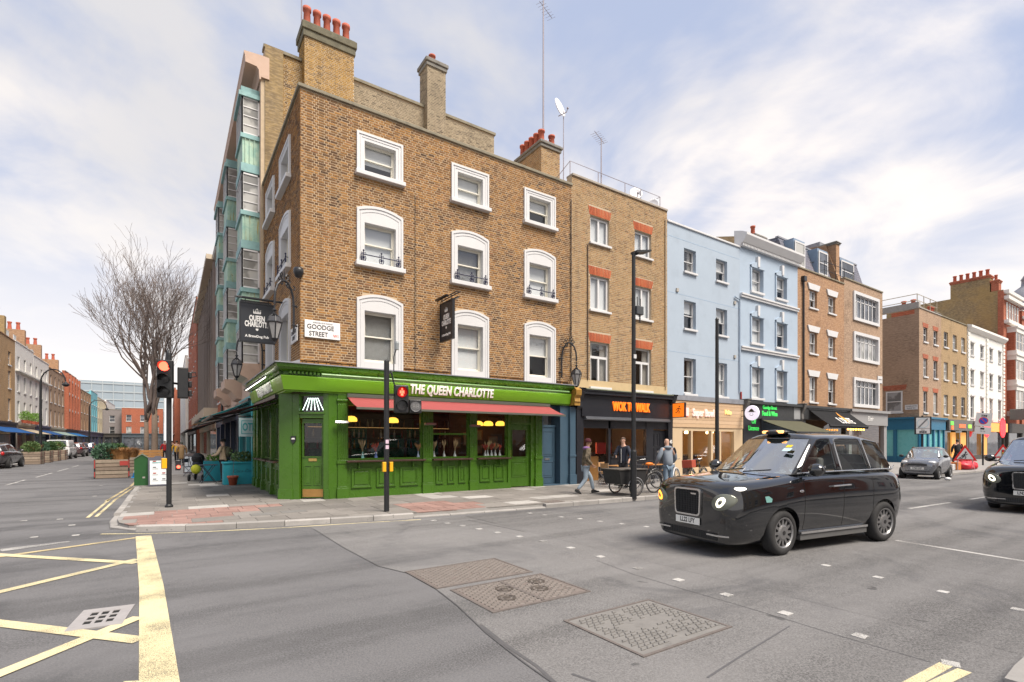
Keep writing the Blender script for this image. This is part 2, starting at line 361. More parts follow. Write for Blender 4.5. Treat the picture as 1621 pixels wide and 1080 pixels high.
# ------------------------------------------------------------------ ground
road = struct(MB().quad((-700, -700, 0), (900, -700, 0), (900, 900, 0), (-700, 900, 0)).done('road', ASPH)); road['label'] = 'grey worn asphalt carriageway'; 
sm = [(497, 838), (545, 868), (600, 897), (645, 908), (690, 933), (725, 960), (770, 1003), (830, 1050), (880, 1085)]
sp_ = [gp(*p)[:2] for p in sm]
patch = MB().quad(*[(x, y, 0.004) for x, y in sp_], (2.9, -14, 0.004), (6.1, -14, 0.004), (6.0, 3.0, 0.004), (5.9, 10.8, 0.004), (2.45, 11.4, 0.004)).done('resurfaced_strip', ASPH2, road)
patch2 = MB().quad((6.02, -14, 0.0055), (40, -14, 0.0055), (40, 9.0, 0.0055), (13, 10.45, 0.0055), (5.92, 10.8, 0.0055)).done('resurfaced_strip', ASPH3, road)
def gline(pts, w0, w1, mat, name='road_marking', z=0.008, ext0=0.0, ext1=0.0, px=True):
    P = [Vector(gp(*p)[:2]) if px else Vector(p) for p in pts]
    if ext0: P[0] = P[0] + (P[0] - P[1]).normalized() * ext0
    if ext1: P[-1] = P[-1] + (P[-1] - P[-2]).normalized() * ext1
    L = []; Rr = []; n = len(P)
    for i, p in enumerate(P):
        d = (P[min(i+1, n-1)] - P[max(i-1, 0)]).normalized(); q = Vector((-d.y, d.x)); ww = (w0 + (w1 - w0) * i / (n - 1)) / 2
        L.append((*(p + q * ww), z)); Rr.append((*(p - q * ww), z))
    b = MB()
    for i in range(n-1): b.quad(L[i], Rr[i], Rr[i+1], L[i+1])
    return b.done(name, mat, road)
gline(sm, 0.012, 0.018, TAR, 'tar_seam', 0.0065); gline([(742, 824), (830, 842)], .02, .03, TAR, 'tar_seam', 0.0065)
gline([(760, 990), (800, 1022), (850, 1056), (882, 1085)], 0.045, 0.03, TAR, 'tar_seam', 0.007)
gline([(945, 888), (1003, 910), (1090, 936), (1180, 962), (1240, 980), (1330, 1008), (1475, 1050)], 0.008, 0.008, TAR, 'tar_seam', 0.0065)
gline([(1250, 992), (1180, 1035), (1120, 1074)], .015, .02, TAR, 'tar_seam', .0066); gline([(905, 1068), (940, 1080), (960, 1090)], .03, .02, TAR, 'tar_seam', .0066)
# box junction
gline([(227, 849), (240, 930), (252, 1078)], 0.24, 0.25, YEL, ext1=3.5)
gline([(215, 852), (0, 882)], 0.13, 0.14, YELW, z=.0085, ext1=4); gline([(216, 892), (0, 879)], 0.14, 0.15, YEL, z=.0090, ext1=2.5)
gline([(218, 886), (0, 938)], 0.14, 0.15, YEL, z=.0095, ext1=4); gline([(222, 1015), (0, 988)], 0.15, 0.15, YEL, z=.0100, ext1=3)
gline([(220, 978), (0, 1068)], 0.14, 0.14, YEL, z=.0105, ext1=3); gline([(213, 1080), (120, 1150)], .14, .14, YEL, z=.011, ext1=2)
gline([(0, 872), (110, 858)], 0.30, 0.12, WLW, z=.0075)
# yellow edge lines
gline([(160, 846), (230, 845.5), (330, 842), (450, 836), (560, 829), (666, 823)], .075, .075, YEL, z=.0072)
gline([(138.7, 820), (176, 789)], .07, .07, YEL); gline([(152, 818.5), (181, 793)], .07, .07, YEL)
gline([(168, 794), (206, 771), (226, 752), (240, 742)], .09, .09, YELW); gline([(180, 793), (213, 771), (231, 752)], .07, .07, YELW, z=.009)
gline([(1440, 1085), (1498, 1053)], .09, .09, YEL, ext0=2); gline([(1483, 1084), (1527, 1063)], .09, .09, YEL, z=.0084, ext0=2)
gline([(1490, 1049), (1520, 1055)], .12, .12, WLW, z=.009)
# white lines
gline([(1418, 856), (1621, 889)], .10, .10, WLINE, ext1=2.5); gline([(1440, 805.5), (1504, 796)], .11, .11, WLINE); gline([(1536, 791), (1556, 788)], .11, .11, WLINE, ext1=.7)
gline([(1345, 872), (1500, 903), (1621, 925)], .25, .25, ASPH2, z=.0062, ext1=3)
for a, b_ in (((57, 756), (83, 749)), ((91, 746.5), (108, 742)), ((8, 769), (40, 760)), ((114, 740), (124, 737))): gline([a, b_], .10, .10, WLINE)
for x, y in [(686,824.6),(708,829),(732,833),(758,838),(787,843.6),(822,850),(859,857.5),(903,868),(950,882),(1010,900.6),(1074,919),(1150,942.6),(1243,972),(1361,1008)]:
    c = gp(x, y); s = 0.055; MB().box(c[0]-s*1.1, c[0]+s*1.1, c[1]-s, c[1]+s, 0.004, 0.012).done('crossing_stud', WLINE, road)
for x, y in [(839,813),(862,816),(888,819),(918,822),(949.5,826),(983.6,830),(1023,834.5),(1307,896),(1390,915),(1493,938),(1611,966),(38,825),(95,822.5),(54,851),(120,848),(114,832),(160,769),(150,786)]:
    c = gp(x, y); s = 0.05; MB().box(c[0]-s*1.1, c[0]+s*1.1, c[1]-s, c[1]+s, 0.004, 0.012).done('crossing_stud', WLINE, road)
# ------------------------------------------------------------------ access covers
COVER = M('worn_steel', (0.19, 0.16, 0.145), 0.62, 0.25, var=0.35, vs=7, dirt=0.4); COVER2 = M('concrete_infill', (0.175, 0.168, 0.16), 0.85, var=0.2, vs=8, dirt=0.3)
def cover(x0, x1, y0, y1, kind, label):
    t = thing('access_cover', label, 'manhole cover', ((x0+x1)/2, (y0+y1)/2, 0), group='access covers in the road', world=True)
    MB().slab([(x0, y0), (x1, y0), (x1, y1), (x0, y1)], -0.05, 0.010).done('cover_plate', COVER2 if kind == 3 else COVER, t)
    f = MB(); e = 0.035
    for a0, a1, b0, b1 in ((x0-e, x1+e, y0-e, y0-.004), (x0-e, x1+e, y1+.004, y1+e), (x0-e, x0-.004, y0-.004, y1+.004), (x1+.004, x1+e, y0-.004, y1+.004)): f.box(a0, a1, b0, b1, -.03, 0.013)
    f.done('cover_frame', M('rust_frame', (0.15, 0.13, 0.12), 0.7, .3, var=.4, vs=12), t)
    b = MB(); rr = random.Random(kind)
    if kind == 3:
        yy = y0 + .06; j = 0
        while yy < y1 - .05:
            xx = x0 + .05 + (j % 2) * .03
            while xx < x1 - .06:
                mid = abs((xx - x0) / (x1 - x0) - .5)
                if mid > .04 and not (abs((yy - y0) / (y1 - y0) - .5) < .08 and mid < .3) and rr.random() > .12: b.box(xx, xx+.055, yy, yy+.012, .008, .018); b.box(xx+.02, xx+.032, yy+.012, yy+.035, .008, .018)
                xx += .075
            yy += .055; j += 1
    else:
        yy = y0 + .04; j = 0
        while yy < y1 - .04:
            xx = x0 + .03; k = 0
            while xx < x1 - .05:
                if rr.random() > .05:
                    s = .028; d = 1 if (k + j) % 2 else -1
                    b.add([(xx, yy - s*d*.5, .018), (xx+.05, yy + s*d*.5, .018), (xx+.05, yy + s*d*.5+.012, .018), (xx, yy - s*d*.5+.012, .018), (xx, yy - s*d*.5-.006, .009), (xx+.05, yy + s*d*.5-.006, .009), (xx+.05, yy + s*d*.5+.018, .009), (xx, yy - s*d*.5+.018, .009)], [(0,1,2,3),(0,4,5,1),(2,6,7,3)])
                xx += .056; k += 1
            yy += .042; j += 1
    tag(b.done('tread_pattern', COVER2 if kind == 3 else M('tread', (0.175, 0.155, 0.142), 0.6, 0.2, var=.3, vs=10), t), None, None, kind='stuff')
    if kind == 2:
        for q in range(4):
            cxx = x0 + (x1-x0)*(.27, .40, .68, .80)[q]; cyy = y0 + (y1-y0)*(.32, .66, .42, .72)[q]
            MB().lathe([(.11, .008), (.11, .021), (.085, .021), (.08, .012), (.05, .012), (.045, .02), (0.0, .02)], 18, (cxx, cyy, 0)).done('lifting_point', M('dark_steel', (.10, .085, .075), .55, .4, var=.3), t)
        MB().box((x0+x1)/2-.02, (x0+x1)/2+.02, y0, y1, .008, .02).done('centre_joint', M('rust_frame'), t)
    return t
cover(2.72, 4.11, 5.68, 6.60, 1, 'rusty patterned steel road cover beside the long tar seam')
cover(2.84, 4.15, 4.56, 5.48, 2, 'steel double road cover with four round lifting points')
cover(3.30, 4.48, 2.93, 3.90, 3, 'pale concrete filled road cover with brick pattern tread')
# gully grate
gt = thing('gully_grate', 'square iron drain grate with nine holes inside the yellow box marking', 'drain grate', (-.57, 6.64, 0), R_(-6))
g = MB()
def gbox(b, x0, x1, y0, y1): b.box(x0, x1, y0, y1, -.03, .014)
gbox(g, -.22, -.12, -.34, .34); gbox(g, .12, .22, -.34, .34); gbox(g, -.12, .12, -.34, -.20); gbox(g, -.12, .12, .20, .34)
gs = M('grate_steel', (.38, .36, .355), .5, .3, var=.2, vs=9)
g.done('grate_frame', gs, gt)
for x in (-.045, .045): MB().box(x-.015, x+.015, -.2, .2, -.03, .012).done('bar', gs, gt)
for y in (-.07, .07): MB().box(-.12, .12, y-.02, y+.02, -.03, .0125).done('bar', gs, gt)
MB().box(-.13, .13, -.21, .21, 0.0042, .006).done('hole_shade_sheet', M('pit', (.008, .008, .008), .9), gt)  # flat black sheet, the shade inside the grate holes put into its colour
# ------------------------------------------------------------------ pavement with kerb stones and slabs
KP = [(-1.02, 140), (-1.05, 40), (-1.08, 16.5), (-1.10, 14.1), (-1.02, 13.3), (-.80, 12.75), (-.30, 12.38), (.6, 12.05), (2.2, 11.62), (4.5, 11.2), (8.1, 10.88), (12.8, 10.62), (20, 10.42), (28, 10.30), (32.6, 10.22)]
PT = 0.12
CONC = M('footway_base', (0.27, 0.26, 0.25), 0.9, var=0.2, vs=4, bump=0.3, dirt=0.2)
def paving(name, c): 
    t = NT(name); g = t.n('ShaderNodeNewGeometry').outputs['Position']; oi = t.n('ShaderNodeObjectInfo').outputs['Random']
    cc = t.mix(oi, tuple(x * .80 for x in c), tuple(x * 1.16 for x in c))
    cc = t.mix(t.step(t.noise(2.2, 6, .65, g), .45, .72, 0, .45), cc, tuple(x * .55 for x in c)); cc = t.mix(t.step(t.noise(70, 3, .6, g), .4, .8, 0, .5), cc, tuple(x * .6 for x in c))
    spots = t.step(t.noise(13, 2, .5, g), .70, .74); cc = t.mix(t.math('MULTIPLY', spots, .6), cc, (.07, .07, .07))
    t.pbr(cc, .88, 0, t.bump(t.noise(60, 4, .6, g), .4, .006), spec=.25); MATS[name] = t.m; return t.m
SLAB = paving('paving_slab', (0.22, 0.205, 0.19)); SLABR = paving('tactile_red', (0.30, 0.19, 0.165)); KERB = paving('kerb_granite', (0.34, 0.325, 0.31)); SLABP = paving('pale_slab', (.40, .385, .365))
poly = KP + [(33.6, 9.45), (60, 9.3), (140, 9.3), (140, 70), (60, 140)]
def inset(P, d):
    out = []
    for i, p in enumerate(P):
        a = Vector(P[max(i-1, 0)]); b = Vector(P[min(i+1, len(P)-1)]); t = (b - a).normalized(); out.append((p[0] - t.y * d, p[1] + t.x * d))
    return out
KI = inset(KP, 0.15)
pav = struct(MB().slab(KI + [(33.7, 9.6), (60, 9.45), (140, 9.45), (140, 140)], -0.1, PT - 0.012).done('pavement', CONC)); pav['label'] = 'corner footway of grey slabs with red tactile areas'
def along(P, step, d0=0.0):
    out = []; acc = 0; cur = Vector(P[0]); seg = 0; res = [cur.copy()]
    i = 0; need = step
    while i < len(P) - 1:
        a = cur; b = Vector(P[i+1]); L = (b - a).length
        if L >= need: cur = a + (b - a).normalized() * need; res.append(cur.copy()); need = step
        else: need -= L; cur = b; i += 1
    return res
kp = along(KP[1:] + [(33.6, 9.45), (60, 9.3)], 0.92)
for i in range(len(kp) - 1):
    a, b_ = kp[i], kp[i+1]; t = (b_ - a).normalized(); q = Vector((-t.y, t.x)); g_ = .006; zt = PT + rnd.uniform(-.006, .006)
    a2 = a + t * g_; b2 = b_ - t * g_; e = .018
    if 4.6 < a.x < 7.6: zt = .035 + rnd.uniform(0, .006)            # dropped kerb at the crossing
    if a.y > 12.6 and a.y < 15.4 and a.x < 0: zt = .05
    pts = [(a2, 0, -.1), (b2, 0, -.1), (b2, .15, -.1), (a2, .15, -.1), (a2, 0, zt-e), (b2, 0, zt-e), (b2, e, zt), (b2, .15, zt), (a2, .15, zt), (a2, e, zt)]
    V = [(*(p + q * o), z) for p, o, z in pts]
    MB().add(V, [(0,1,5,4), (4,5,6,9), (9,6,7,8), (3,8,7,2), (0,4,9,8,3), (1,2,7,6,5)]).done('kerb_stone', KERB, pav)
def clip(poly_, P):
    for i in range(len(P) - 1):
        a, b_ = P[i], P[i+1]; nx, ny = -(b_[1]-a[1]), b_[0]-a[0]; out = []
        n = len(poly_)
        for k in range(n):
            p, q = poly_[k], poly_[(k+1) % n]; dp = (p[0]-a[0])*nx + (p[1]-a[1])*ny; dq = (q[0]-a[0])*nx + (q[1]-a[1])*ny
            if dp >= 0: out.append(p)
            if (dp >= 0) != (dq >= 0): t = dp / (dp - dq); out.append((p[0] + (q[0]-p[0])*t, p[1] + (q[1]-p[1])*t))
        poly_ = out
        if len(poly_) < 3: return None
    return poly_
def area(P): return abs(sum(P[i][0]*P[(i+1) % len(P)][1] - P[(i+1) % len(P)][0]*P[i][1] for i in range(len(P)))) / 2
red1 = [gp(187, 816, .12)[:2], gp(205, 838, .12)[:2], gp(330, 838, .12)[:2], gp(330, 822, .12)[:2], gp(445, 803, .12)[:2], gp(430, 797, .12)[:2], gp(330, 806, .12)[:2]]
red2 = [gp(617, 797, .12)[:2], gp(660, 817, .12)[:2], gp(790, 807, .12)[:2], gp(752, 793, .12)[:2]]
def inside(p, P):
    c = False; n = len(P)
    for i in range(n):
        a, b_ = P[i], P[(i+1) % n]
        if (a[1] > p[1]) != (b_[1] > p[1]) and p[0] < (b_[0]-a[0]) * (p[1]-a[1]) / (b_[1]-a[1]) + a[0]: c = not c
    return c
def slab(x0, x1, y0, y1, m=None):
    g_ = .006; P = clip([(x0+g_, y0+g_), (x1-g_, y0+g_), (x1-g_, y1-g_), (x0+g_, y1-g_)], KI[1:])
    if not P or area(P) < .015: return
    z = PT + rnd.uniform(-.002, .003)
    MB().slab(P, PT-.03, z).done('paving_slab', m or SLAB, pav)
yy = 10.6; j = 0
while yy < 31:
    dy = .62; xx = -1.2 + (.35 if j % 2 else 0); xmax = 13.6 if yy < 15.2 else 2.7
    while xx < xmax:
        dx = .9 if rnd.random() < .5 else .62
        c = (xx + dx/2, yy + dy/2)
        if inside(c, red1) or inside(c, red2):
            for a in (0, .5):
                for b_ in (0, .5): slab(xx + dx*a, xx + dx*(a+.5), yy + dy*b_, yy + dy*(b_+.5), SLABR)
        else: slab(xx, min(xx+dx, xmax+.2), yy, yy+dy, SLABP if rnd.random() < .05 else None)
        xx += dx
    yy += dy; j += 1
# footway box covers
for k, (x, y) in enumerate([(418, 814), (465, 810), (875, 794)]):
    c = gp(x, y, .12); o = MB()
    o.box(c[0]-.28, c[0]+.28, c[1]-.2, c[1]+.2, .1, PT+.0075); o = o.done('inspection_cover', COVER2 if k < 2 else COVER, pav)
# opposite pavements
def pave_far(name, P, label):
    o = struct(MB().slab(P, -.1, PT).done(name, CONC)); o['label'] = label; return o
pave_far('pavement', [(-9.4, 18), (-9.4, 200), (-13.4, 200), (-13.4, 18)], 'footway along the terrace across the side street')
pave_far('pavement', [gp(1590, 1100)[:2], gp(1606, 1078)[:2], gp(1640, 1046)[:2], (9.4, -1.2), (60, -2.2), (60, -9), (5, -9), (4.8, -3)], 'paved footway corner opposite the terrace')
# ------------------------------------------------------------------ brickwork and windows
def brick_box(me_v, me_f, u, z, L, H, d0, d1):
    o = len(me_v); e = .004
    me_v += [(u, d0, z), (u+L, d0, z), (u+L, d0, z+H), (u, d0, z+H), (u+e, d1, z+e), (u+L-e, d1, z+e), (u+L-e, d1, z+H-e), (u+e, d1, z+H-e)]
    me_f += [tuple(o+i for i in q) for q in ((4,5,6,7), (0,1,5,4), (1,2,6,5), (2,3,7,6), (3,0,4,7))]
def attr_rnd(me, vals):
    a = me.attributes.new('rnd', 'FLOAT', 'FACE'); a.data.foreach_set('value', vals)
def bricks(F, u0, u1, z0, z1, holes, mat, parent, seed=1, proud=.007, single=0, soldier=()):
    rr = random.Random(seed); B = []; z = z0; row = 0
    while z < z1 - .04:
        H = min(.056, z1 - z); zc = z + H/2
        blk = sorted((h[0], h[1]) for h in holes if h[2] - .03 < zc < h[3] + .03); free = []; cur = u0
        for a, b in blk:
            if a > cur: free.append((cur, min(a, u1)))
            cur = max(cur, b)
        if cur < u1: free.append((cur, u1))
        u = u0 - (.17 if row % 2 else 0); k = row
        while u < u1:
            L = .212 if k % 2 else .0995
            if rr.random() < .12: L = .212
            for a, b in free:
                s, e = max(u, a), min(u + L, b)
                if e - s > .035: B.append((s, z, e - s, H, min(1, max(0, rr.gauss(.5, .26)))))
            u += L + .013; k += 1
        z += .075; row += 1
    parts = []
    if single:
        def dist(b): p = F(b[0], 0, b[1]); return p[0]**2 + p[1]**2 + (p[2]-CAM_H)**2
        full = [b for b in B if abs(b[2]-.212) < .001 or abs(b[2]-.0995) < .001]; full.sort(key=dist)
        sel = full[:single]; ss = set(sel); B = [b for b in B if b not in ss]; cache = {}
        o0 = F(0, 0, 0)
        for b in sel:
            key = (round(b[2], 3), int(b[4]*8))
            if key not in cache:
                v, f = [], []; brick_box(v, f, 0, 0, b[2], b[3], -.02, proud); m = MB(lambda a, n, c: tuple(x - y for x, y in zip(F(a, n, c), o0))); m.add(v, f); me = m.mesh('brick'); attr_rnd(me, [key[1]/8 + .06]*len(f)); cache[key] = me
            o = link('brick', cache[key], mat, parent); p = F(b[0], 0, b[1]); o.location = tuple(x - y for x, y in zip(p, (0, 0, 0))) if parent.name not in WORLDP else p
    v, f, r = [], [], []
    for b in B: brick_box(v, f, b[0], b[1], b[2], b[3], -.02, proud + rr.uniform(-.002, .003)); r += [b[4]] * 5
    m = MB(F); m.add(v, f); me = m.mesh('brickwork'); attr_rnd(me, r)
    return tag(link('brickwork', me, mat, parent), None, None, kind='stuff')
def lintel_bricks(F, a0, a1, c0, c1, mat, parent, seed=3):
    """row of upright rubbed bricks over an opening"""
    rr = random.Random(seed); v, f, r = [], [], []; n = max(3, int((a1-a0)/.075)); w_ = (a1-a0)/n
    for i in range(n):
        k = (i + .5)/n - .5; u = a0 + i*w_
        o = len(v); brick_box(v, f, u+.004, c0, w_-.008, c1-c0, -.02, .014)
        for q in (2, 3, 6, 7): p = v[o+q]; v[o+q] = (p[0] + k*.16, p[1], p[2])
        r += [rr.random()] * 5
    m = MB(F); m.add(v, f); me = m.mesh('lintel'); attr_rnd(me, r); return link('lintel', me, mat, parent)
REDBRICK = brick_mat('red_rubbed', [(0.0, (0.36, 0.09, 0.045)), (0.5, (0.48, 0.13, 0.06)), (1.0, (0.54, 0.18, 0.08))], gamt=.15, warm=(0.48, 0.13, 0.06))
CURT2 = M('net_curtain', (0.66, 0.67, 0.66), .9, var=.12, vs=10)
wseed = random.Random(21)
def drape(F, a0, a1, n, c0, c1, nf=7, amp=.025):
    m = MB(F); k = nf * 2
    for i in range(k):
        x0, x1 = a0 + (a1-a0)*i/k, a0 + (a1-a0)*(i+1)/k; d0, d1 = (amp if i % 2 else -amp), (-amp if i % 2 else amp)
        m.quad((x0, n+d0, c0), (x1, n+d1, c0), (x1, n+d1, c1), (x0, n+d0, c1))
    return m
def sash(parent, F, a0, a1, c0, c1, rec=.12, mat=None, bars=0, split=.5, inside=None, sill=None, fw=.055, kind='sash', curtm=None):
    """sash or casement window: frame > panes, blind or curtain, sill"""
    mat = mat or CREAM; m = MB(F); inside = inside or wseed.choice(['blind', 'blind', 'half', 'net', 'net', 'curtain', 'dark'])
    zm = c0 + (c1 - c0) * split
    panes = []
    if kind == 'sash':
        m.frame(a0, a1, -rec-.10, -rec, c0, c1, fw*.7)
        m.frame(a0+fw*.7, a1-fw*.7, -rec-.05, -rec-.015, zm-.02, c1-fw*.7, fw*.7); m.frame(a0+fw*.7, a1-fw*.7, -rec-.09, -rec-.055, c0+fw*.7, zm+.02, fw*.7, wb=fw*1.2)
        panes = [(a0+fw*1.3, a1-fw*1.3, zm+.01, c1-fw*1.3, -rec-.03), (a0+fw*1.3, a1-fw*1.3, c0+fw*1.7, zm-.01, -rec-.07)]
        for i in range(bars):
            x = a0 + (a1-a0)*(i+1)/(bars+1); m.box(x-.011, x+.011, -rec-.04, -rec-.02, zm, c1-fw); m.box(x-.011, x+.011, -rec-.08, -rec-.06, c0+fw, zm)
    else:                                               # casements: fanlight optional (split<1), two leaves
        m.frame(a0, a1, -rec-.08, -rec, c0, c1, fw)
        zt = c1 if split >= 1 else zm
        if split < 1: m.box(a0+fw, a1-fw, -rec-.08, -rec-.002, zm-.03, zm+.03); panes.append((a0+fw, a1-fw, zm+.03, c1-fw, -rec-.05))
        xm = (a0+a1)/2; zb = zt if split >= 1 else zm
        for x0, x1 in ((a0+fw, xm), (xm, a1-fw)):
            t0 = zb - (fw if split >= 1 else .03)
            m.frame(x0, x1, -rec-.06, -rec+.012, c0+fw, t0, fw*.85); panes.append((x0+fw*.8, x1-fw*.8, c0+fw*1.8, t0-fw*.8, -rec-.03))
    w_ = m.done('window', mat, parent)
    for p0, p1, q0, q1, n in panes: MB(F).quad((p0, n, q0), (p1, n, q0), (p1, n, q1), (p0, n, q1)).done('pane', GLASS, w_)
    nb = -rec - .115
    if inside == 'blind': MB(F).quad((a0, nb, c0), (a1, nb, c0), (a1, nb, c1), (a0, nb, c1)).done('blind', BLIND, w_)
    elif inside == 'half': zz = c0 + (c1-c0) * wseed.uniform(.35, .6); MB(F).box(a0+.03, a1-.03, nb-.006, nb, zz, c1).done('blind', BLIND, w_); MB(F).quad((a0-.3, nb-.5, c0-.3), (a1+.3, nb-.5, c0-.3), (a1+.3, nb-.5, c1), (a0-.3, nb-.5, c1)).done('room_wall', ROOMD, w_)
    elif inside == 'venetian':
        vb = MB(F); q = c0 + .05
        while q < c1 - .03: vb.add([(a0+.03, nb+.015, q), (a1-.03, nb+.015, q), (a1-.03, nb-.015, q+.018), (a0+.03, nb-.015, q+.018)], [(0,1,2,3)]); q += .035
        vb.done('blind', BLIND, w_, fix=False); MB(F).quad((a0, nb-.2, c0), (a1, nb-.2, c0), (a1, nb-.2, c1), (a0, nb-.2, c1)).done('room_wall', CURT, w_)
    elif inside == 'net': drape(F, a0, a1, nb-.02, c0, c1, 8, .012).done('net_curtain', CURT2, w_, fix=False)
    elif inside == 'curtain':
        L = (a1-a0)*.3; drape(F, a0, a0+L, nb-.03, c0, c1, 4).done('curtain', curtm or CURT, w_, fix=False); drape(F, a1-L, a1, nb-.03, c0, c1, 4).done('curtain', curtm or CURT, w_, fix=False)
        MB(F).quad((a0-.3, nb-.5, c0-.3), (a1+.3, nb-.5, c0-.3), (a1+.3, nb-.5, c1), (a0-.3, nb-.5, c1)).done('room_wall', ROOMD, w_)
    else: MB(F).quad((a0-.3, nb-.5, c0-.3), (a1+.3, nb-.5, c0-.3), (a1+.3, nb-.5, c1), (a0-.3, nb-.5, c1)).done('room_wall', ROOMD, w_)
    if sill: MB(F).box(a0-sill[0], a1+sill[0], -rec+.001, sill[1], c0-sill[2], c0-.002).done('sill', sill[3] if len(sill) > 3 else WHITE, w_, bevel=.008)
    return w_
def arch(a0, a1, c, rise, n=10):
    return [(a0 + (a1-a0)*i/n, c + rise*math.sin(math.pi*i/n)**.8 if False else c + rise*(1-((i/n-.5)*2)**2)) for i in range(n+1)]
def surround(parent_win, F, a0, a1, c0, c1, o0, o1, oc0, oc1, rise):
    """moulded white stucco architrave: a0..c1 outside, o0..oc1 opening; segmental top"""
    def ringpts(i): x0, x1 = a0+i, a1-i; return [(x0, c0)] + (arch(x0, x1, c1-i, rise*(1-i*1.2), 12) if rise else [(x0, c1-i), ((x0+x1)/2, c1-i), (x1, c1-i)]) + [(x1, c0)]
    inner = [(o0, c0)] + [(min(max(x, o0), o1), oc1) for x, z in ringpts(0)[1:-1]] + [(o1, c0)]
    for nm, A, B, d, e in (('surround', ringpts(0), inner, .045, -.14), ('surround_moulding', ringpts(.001), ringpts(.065), .068, .04), ('inner_architrave', ringpts(.11), ringpts(.15), .057, .04)):
        m = MB(F)
        for i in range(len(A)-1):
            p, q, r, s = A[i], A[i+1], B[i+1], B[i]
            m.add([(p[0], d, p[1]), (q[0], d, q[1]), (r[0], d, r[1]), (s[0], d, s[1]), (p[0], 0, p[1]), (q[0], 0, q[1]), (r[0], e, r[1]), (s[0], e, s[1])], [(0,1,2,3), (0,4,5,1), (3,2,6,7)])
        m.done(nm, WHITE, parent_win)
# ================================================================== THE PUB
PB = 15.5; PX0, PX1, PYE, PTOP = 3.11, 13.30, 22.3, 12.06
pub = thing('corner_pub', 'corner pub of brown brick with white arched windows over a bright green shopfront', 'pub building', (PX0, PB, 0), world=True)
FW, LW = GY(PB), EX(PX0)
wins_f = [(4.72, 6.20), (7.93, 9.41), (10.95, 12.44)]; wins_l = [(16.82, 18.55), (19.72, 21.45)]
def pub_holes(wins):
    H = []
    for a, b in wins:
        H += [(a+.21, b-.21, 10.03, 11.05), (a+.21, b-.21, 7.27, 8.55), (a+.21, b-.21, 4.22, 5.85)]
    return H
def pub_bh(wins):
    H = []
    for a, b in wins:
        H += [(a, b, 9.9, 11.27), (a, b, 7.13, 8.93), (a+.18, b-.18, 8.9, 9.06), (a, b, 4.0, 6.2), (a+.18, b-.18, 6.1, 6.33)]
    return H
w = MB(FW).wall(PX0, PX1, 3.7, PTOP-.10, pub_holes(wins_f), .30)
w.F = LW; w.wall(PB, PYE, 3.7, PTOP-.10, pub_holes(wins_l), .30)
w.F = ID; w.quad((PX1, PB, 0), (PX1, 22.2, 0), (PX1, 22.2, 11.6), (PX1, PB, 11.6)); w.quad((PX0, PYE, 0), (PX1, PYE, 0), (PX1, PYE, 12), (PX0, PYE, 12))
w.quad((PX0+.01, PB+.01, 11.3), (PX1, PB+.01, 11.3), (PX1, PYE, 11.3), (PX0+.01, PYE, 11.3)); w.quad((PX0+.33, PB+.33, 3.75), (PX1, PB+.33, 3.75), (PX1, PYE, 3.75), (PX0+.33, PYE, 3.75))
w.box(PX0+.30, PX1, PB+.26, PB+.32, 11.3, PTOP-.1); w.box(PX0+.26, PX0+.32, PB+.3, PYE, 11.3, PTOP-.1)
w.done('wall', MORTAR, pub, fix=False)
bricks(FW, PX0, PX1, 3.98, PTOP-.10, pub_bh(wins_f), PUBBRICK, pub, 11, single=300)
bricks(LW, PB-.01, PYE, 3.98, PTOP-.10, pub_bh(wins_l), PUBBRICK, pub, 12)
cop = MB(); cop.box(PX0-.07, PX1, PB-.07, PB+.36, PTOP-.10, PTOP); cop.box(PX0-.07, PX0+.36, PB+.36, PYE, PTOP-.10, PTOP); cop.done('coping', M('coping_stone', (.23, .205, .15), .9, var=.3, vs=5, bump=.3, dirt=.5), pub, bevel=.015)
def pub_win(F, a, b, lvl, iron=True, ins=None):
    if lvl == 3: c0, c1, oc0, oc1, rise = 9.92, 11.26, 10.06, 11.02, 0
    elif lvl == 2: c0, c1, oc0, oc1, rise = 7.15, 8.92, 7.30, 8.52, .16
    else: c0, c1, oc0, oc1, rise = 4.02, 6.18, 4.25, 5.82, .17
    o0, o1 = a+.24, b-.24
    wv = sash(pub, F, o0, o1, oc0, oc1, .14, CREAM, split=.52, inside=ins)
    surround(wv, F, a, b, oc0-.01 if lvl > 1 else c0, c1, o0, o1, oc0, oc1, rise)
    if lvl > 1: MB(F).box(a-.05, b+.05, -.16, .17, c0, oc0-.012).done('sill', WHITE, wv, bevel=.012)
    else: MB(F).box(o0, o1, -.20, .05, c0, oc0-.002).done('sill', WHITE, wv)
    if lvl == 2 and iron:
        m = MB(F); zr = oc0 + .20; m.tube([(o0-.14, .13, zr), (o1+.14, .13, zr)], .017, 6)
        for k in (.0, .5, 1.0):
            x = (o0-.06) + (o1-o0+.12)*k; m.tube([(x, .13, zr-.24), (x, .13, zr+.11)], .014, 5); m.sph((x, .13, zr+.12), .03, 6, 5)
            for sx in (-1, 1):
                m.tube([(x, .13, zr-.22), (x+sx*.05, .13, zr-.19), (x+sx*.075, .13, zr-.11), (x+sx*.05, .13, zr-.05), (x+sx*.015, .13, zr-.08), (x+sx*.03, .13, zr-.13)], .016, 5)
                m.tube([(x, .13, zr+.03), (x+sx*.06, .13, zr+.06), (x+sx*.075, .13, zr+.02), (x+sx*.05, .13, zr)], .011, 5)
        for x in (o0-.12, o1+.12): m.tube([(x, .13, zr), (x, .05, zr)], .012, 5)
        m.done('iron_guard_rail', M('guard_iron', (.015, .016, .05), .45, .2), wv)
    return wv
ins = {(3, 0): 'half', (3, 1): 'blind', (3, 2): 'half', (2, 0): 'blind', (2, 1): 'venetian', (2, 2): 'blind', (1, 0): 'venetian', (1, 1): 'blind', (1, 2): 'half'}
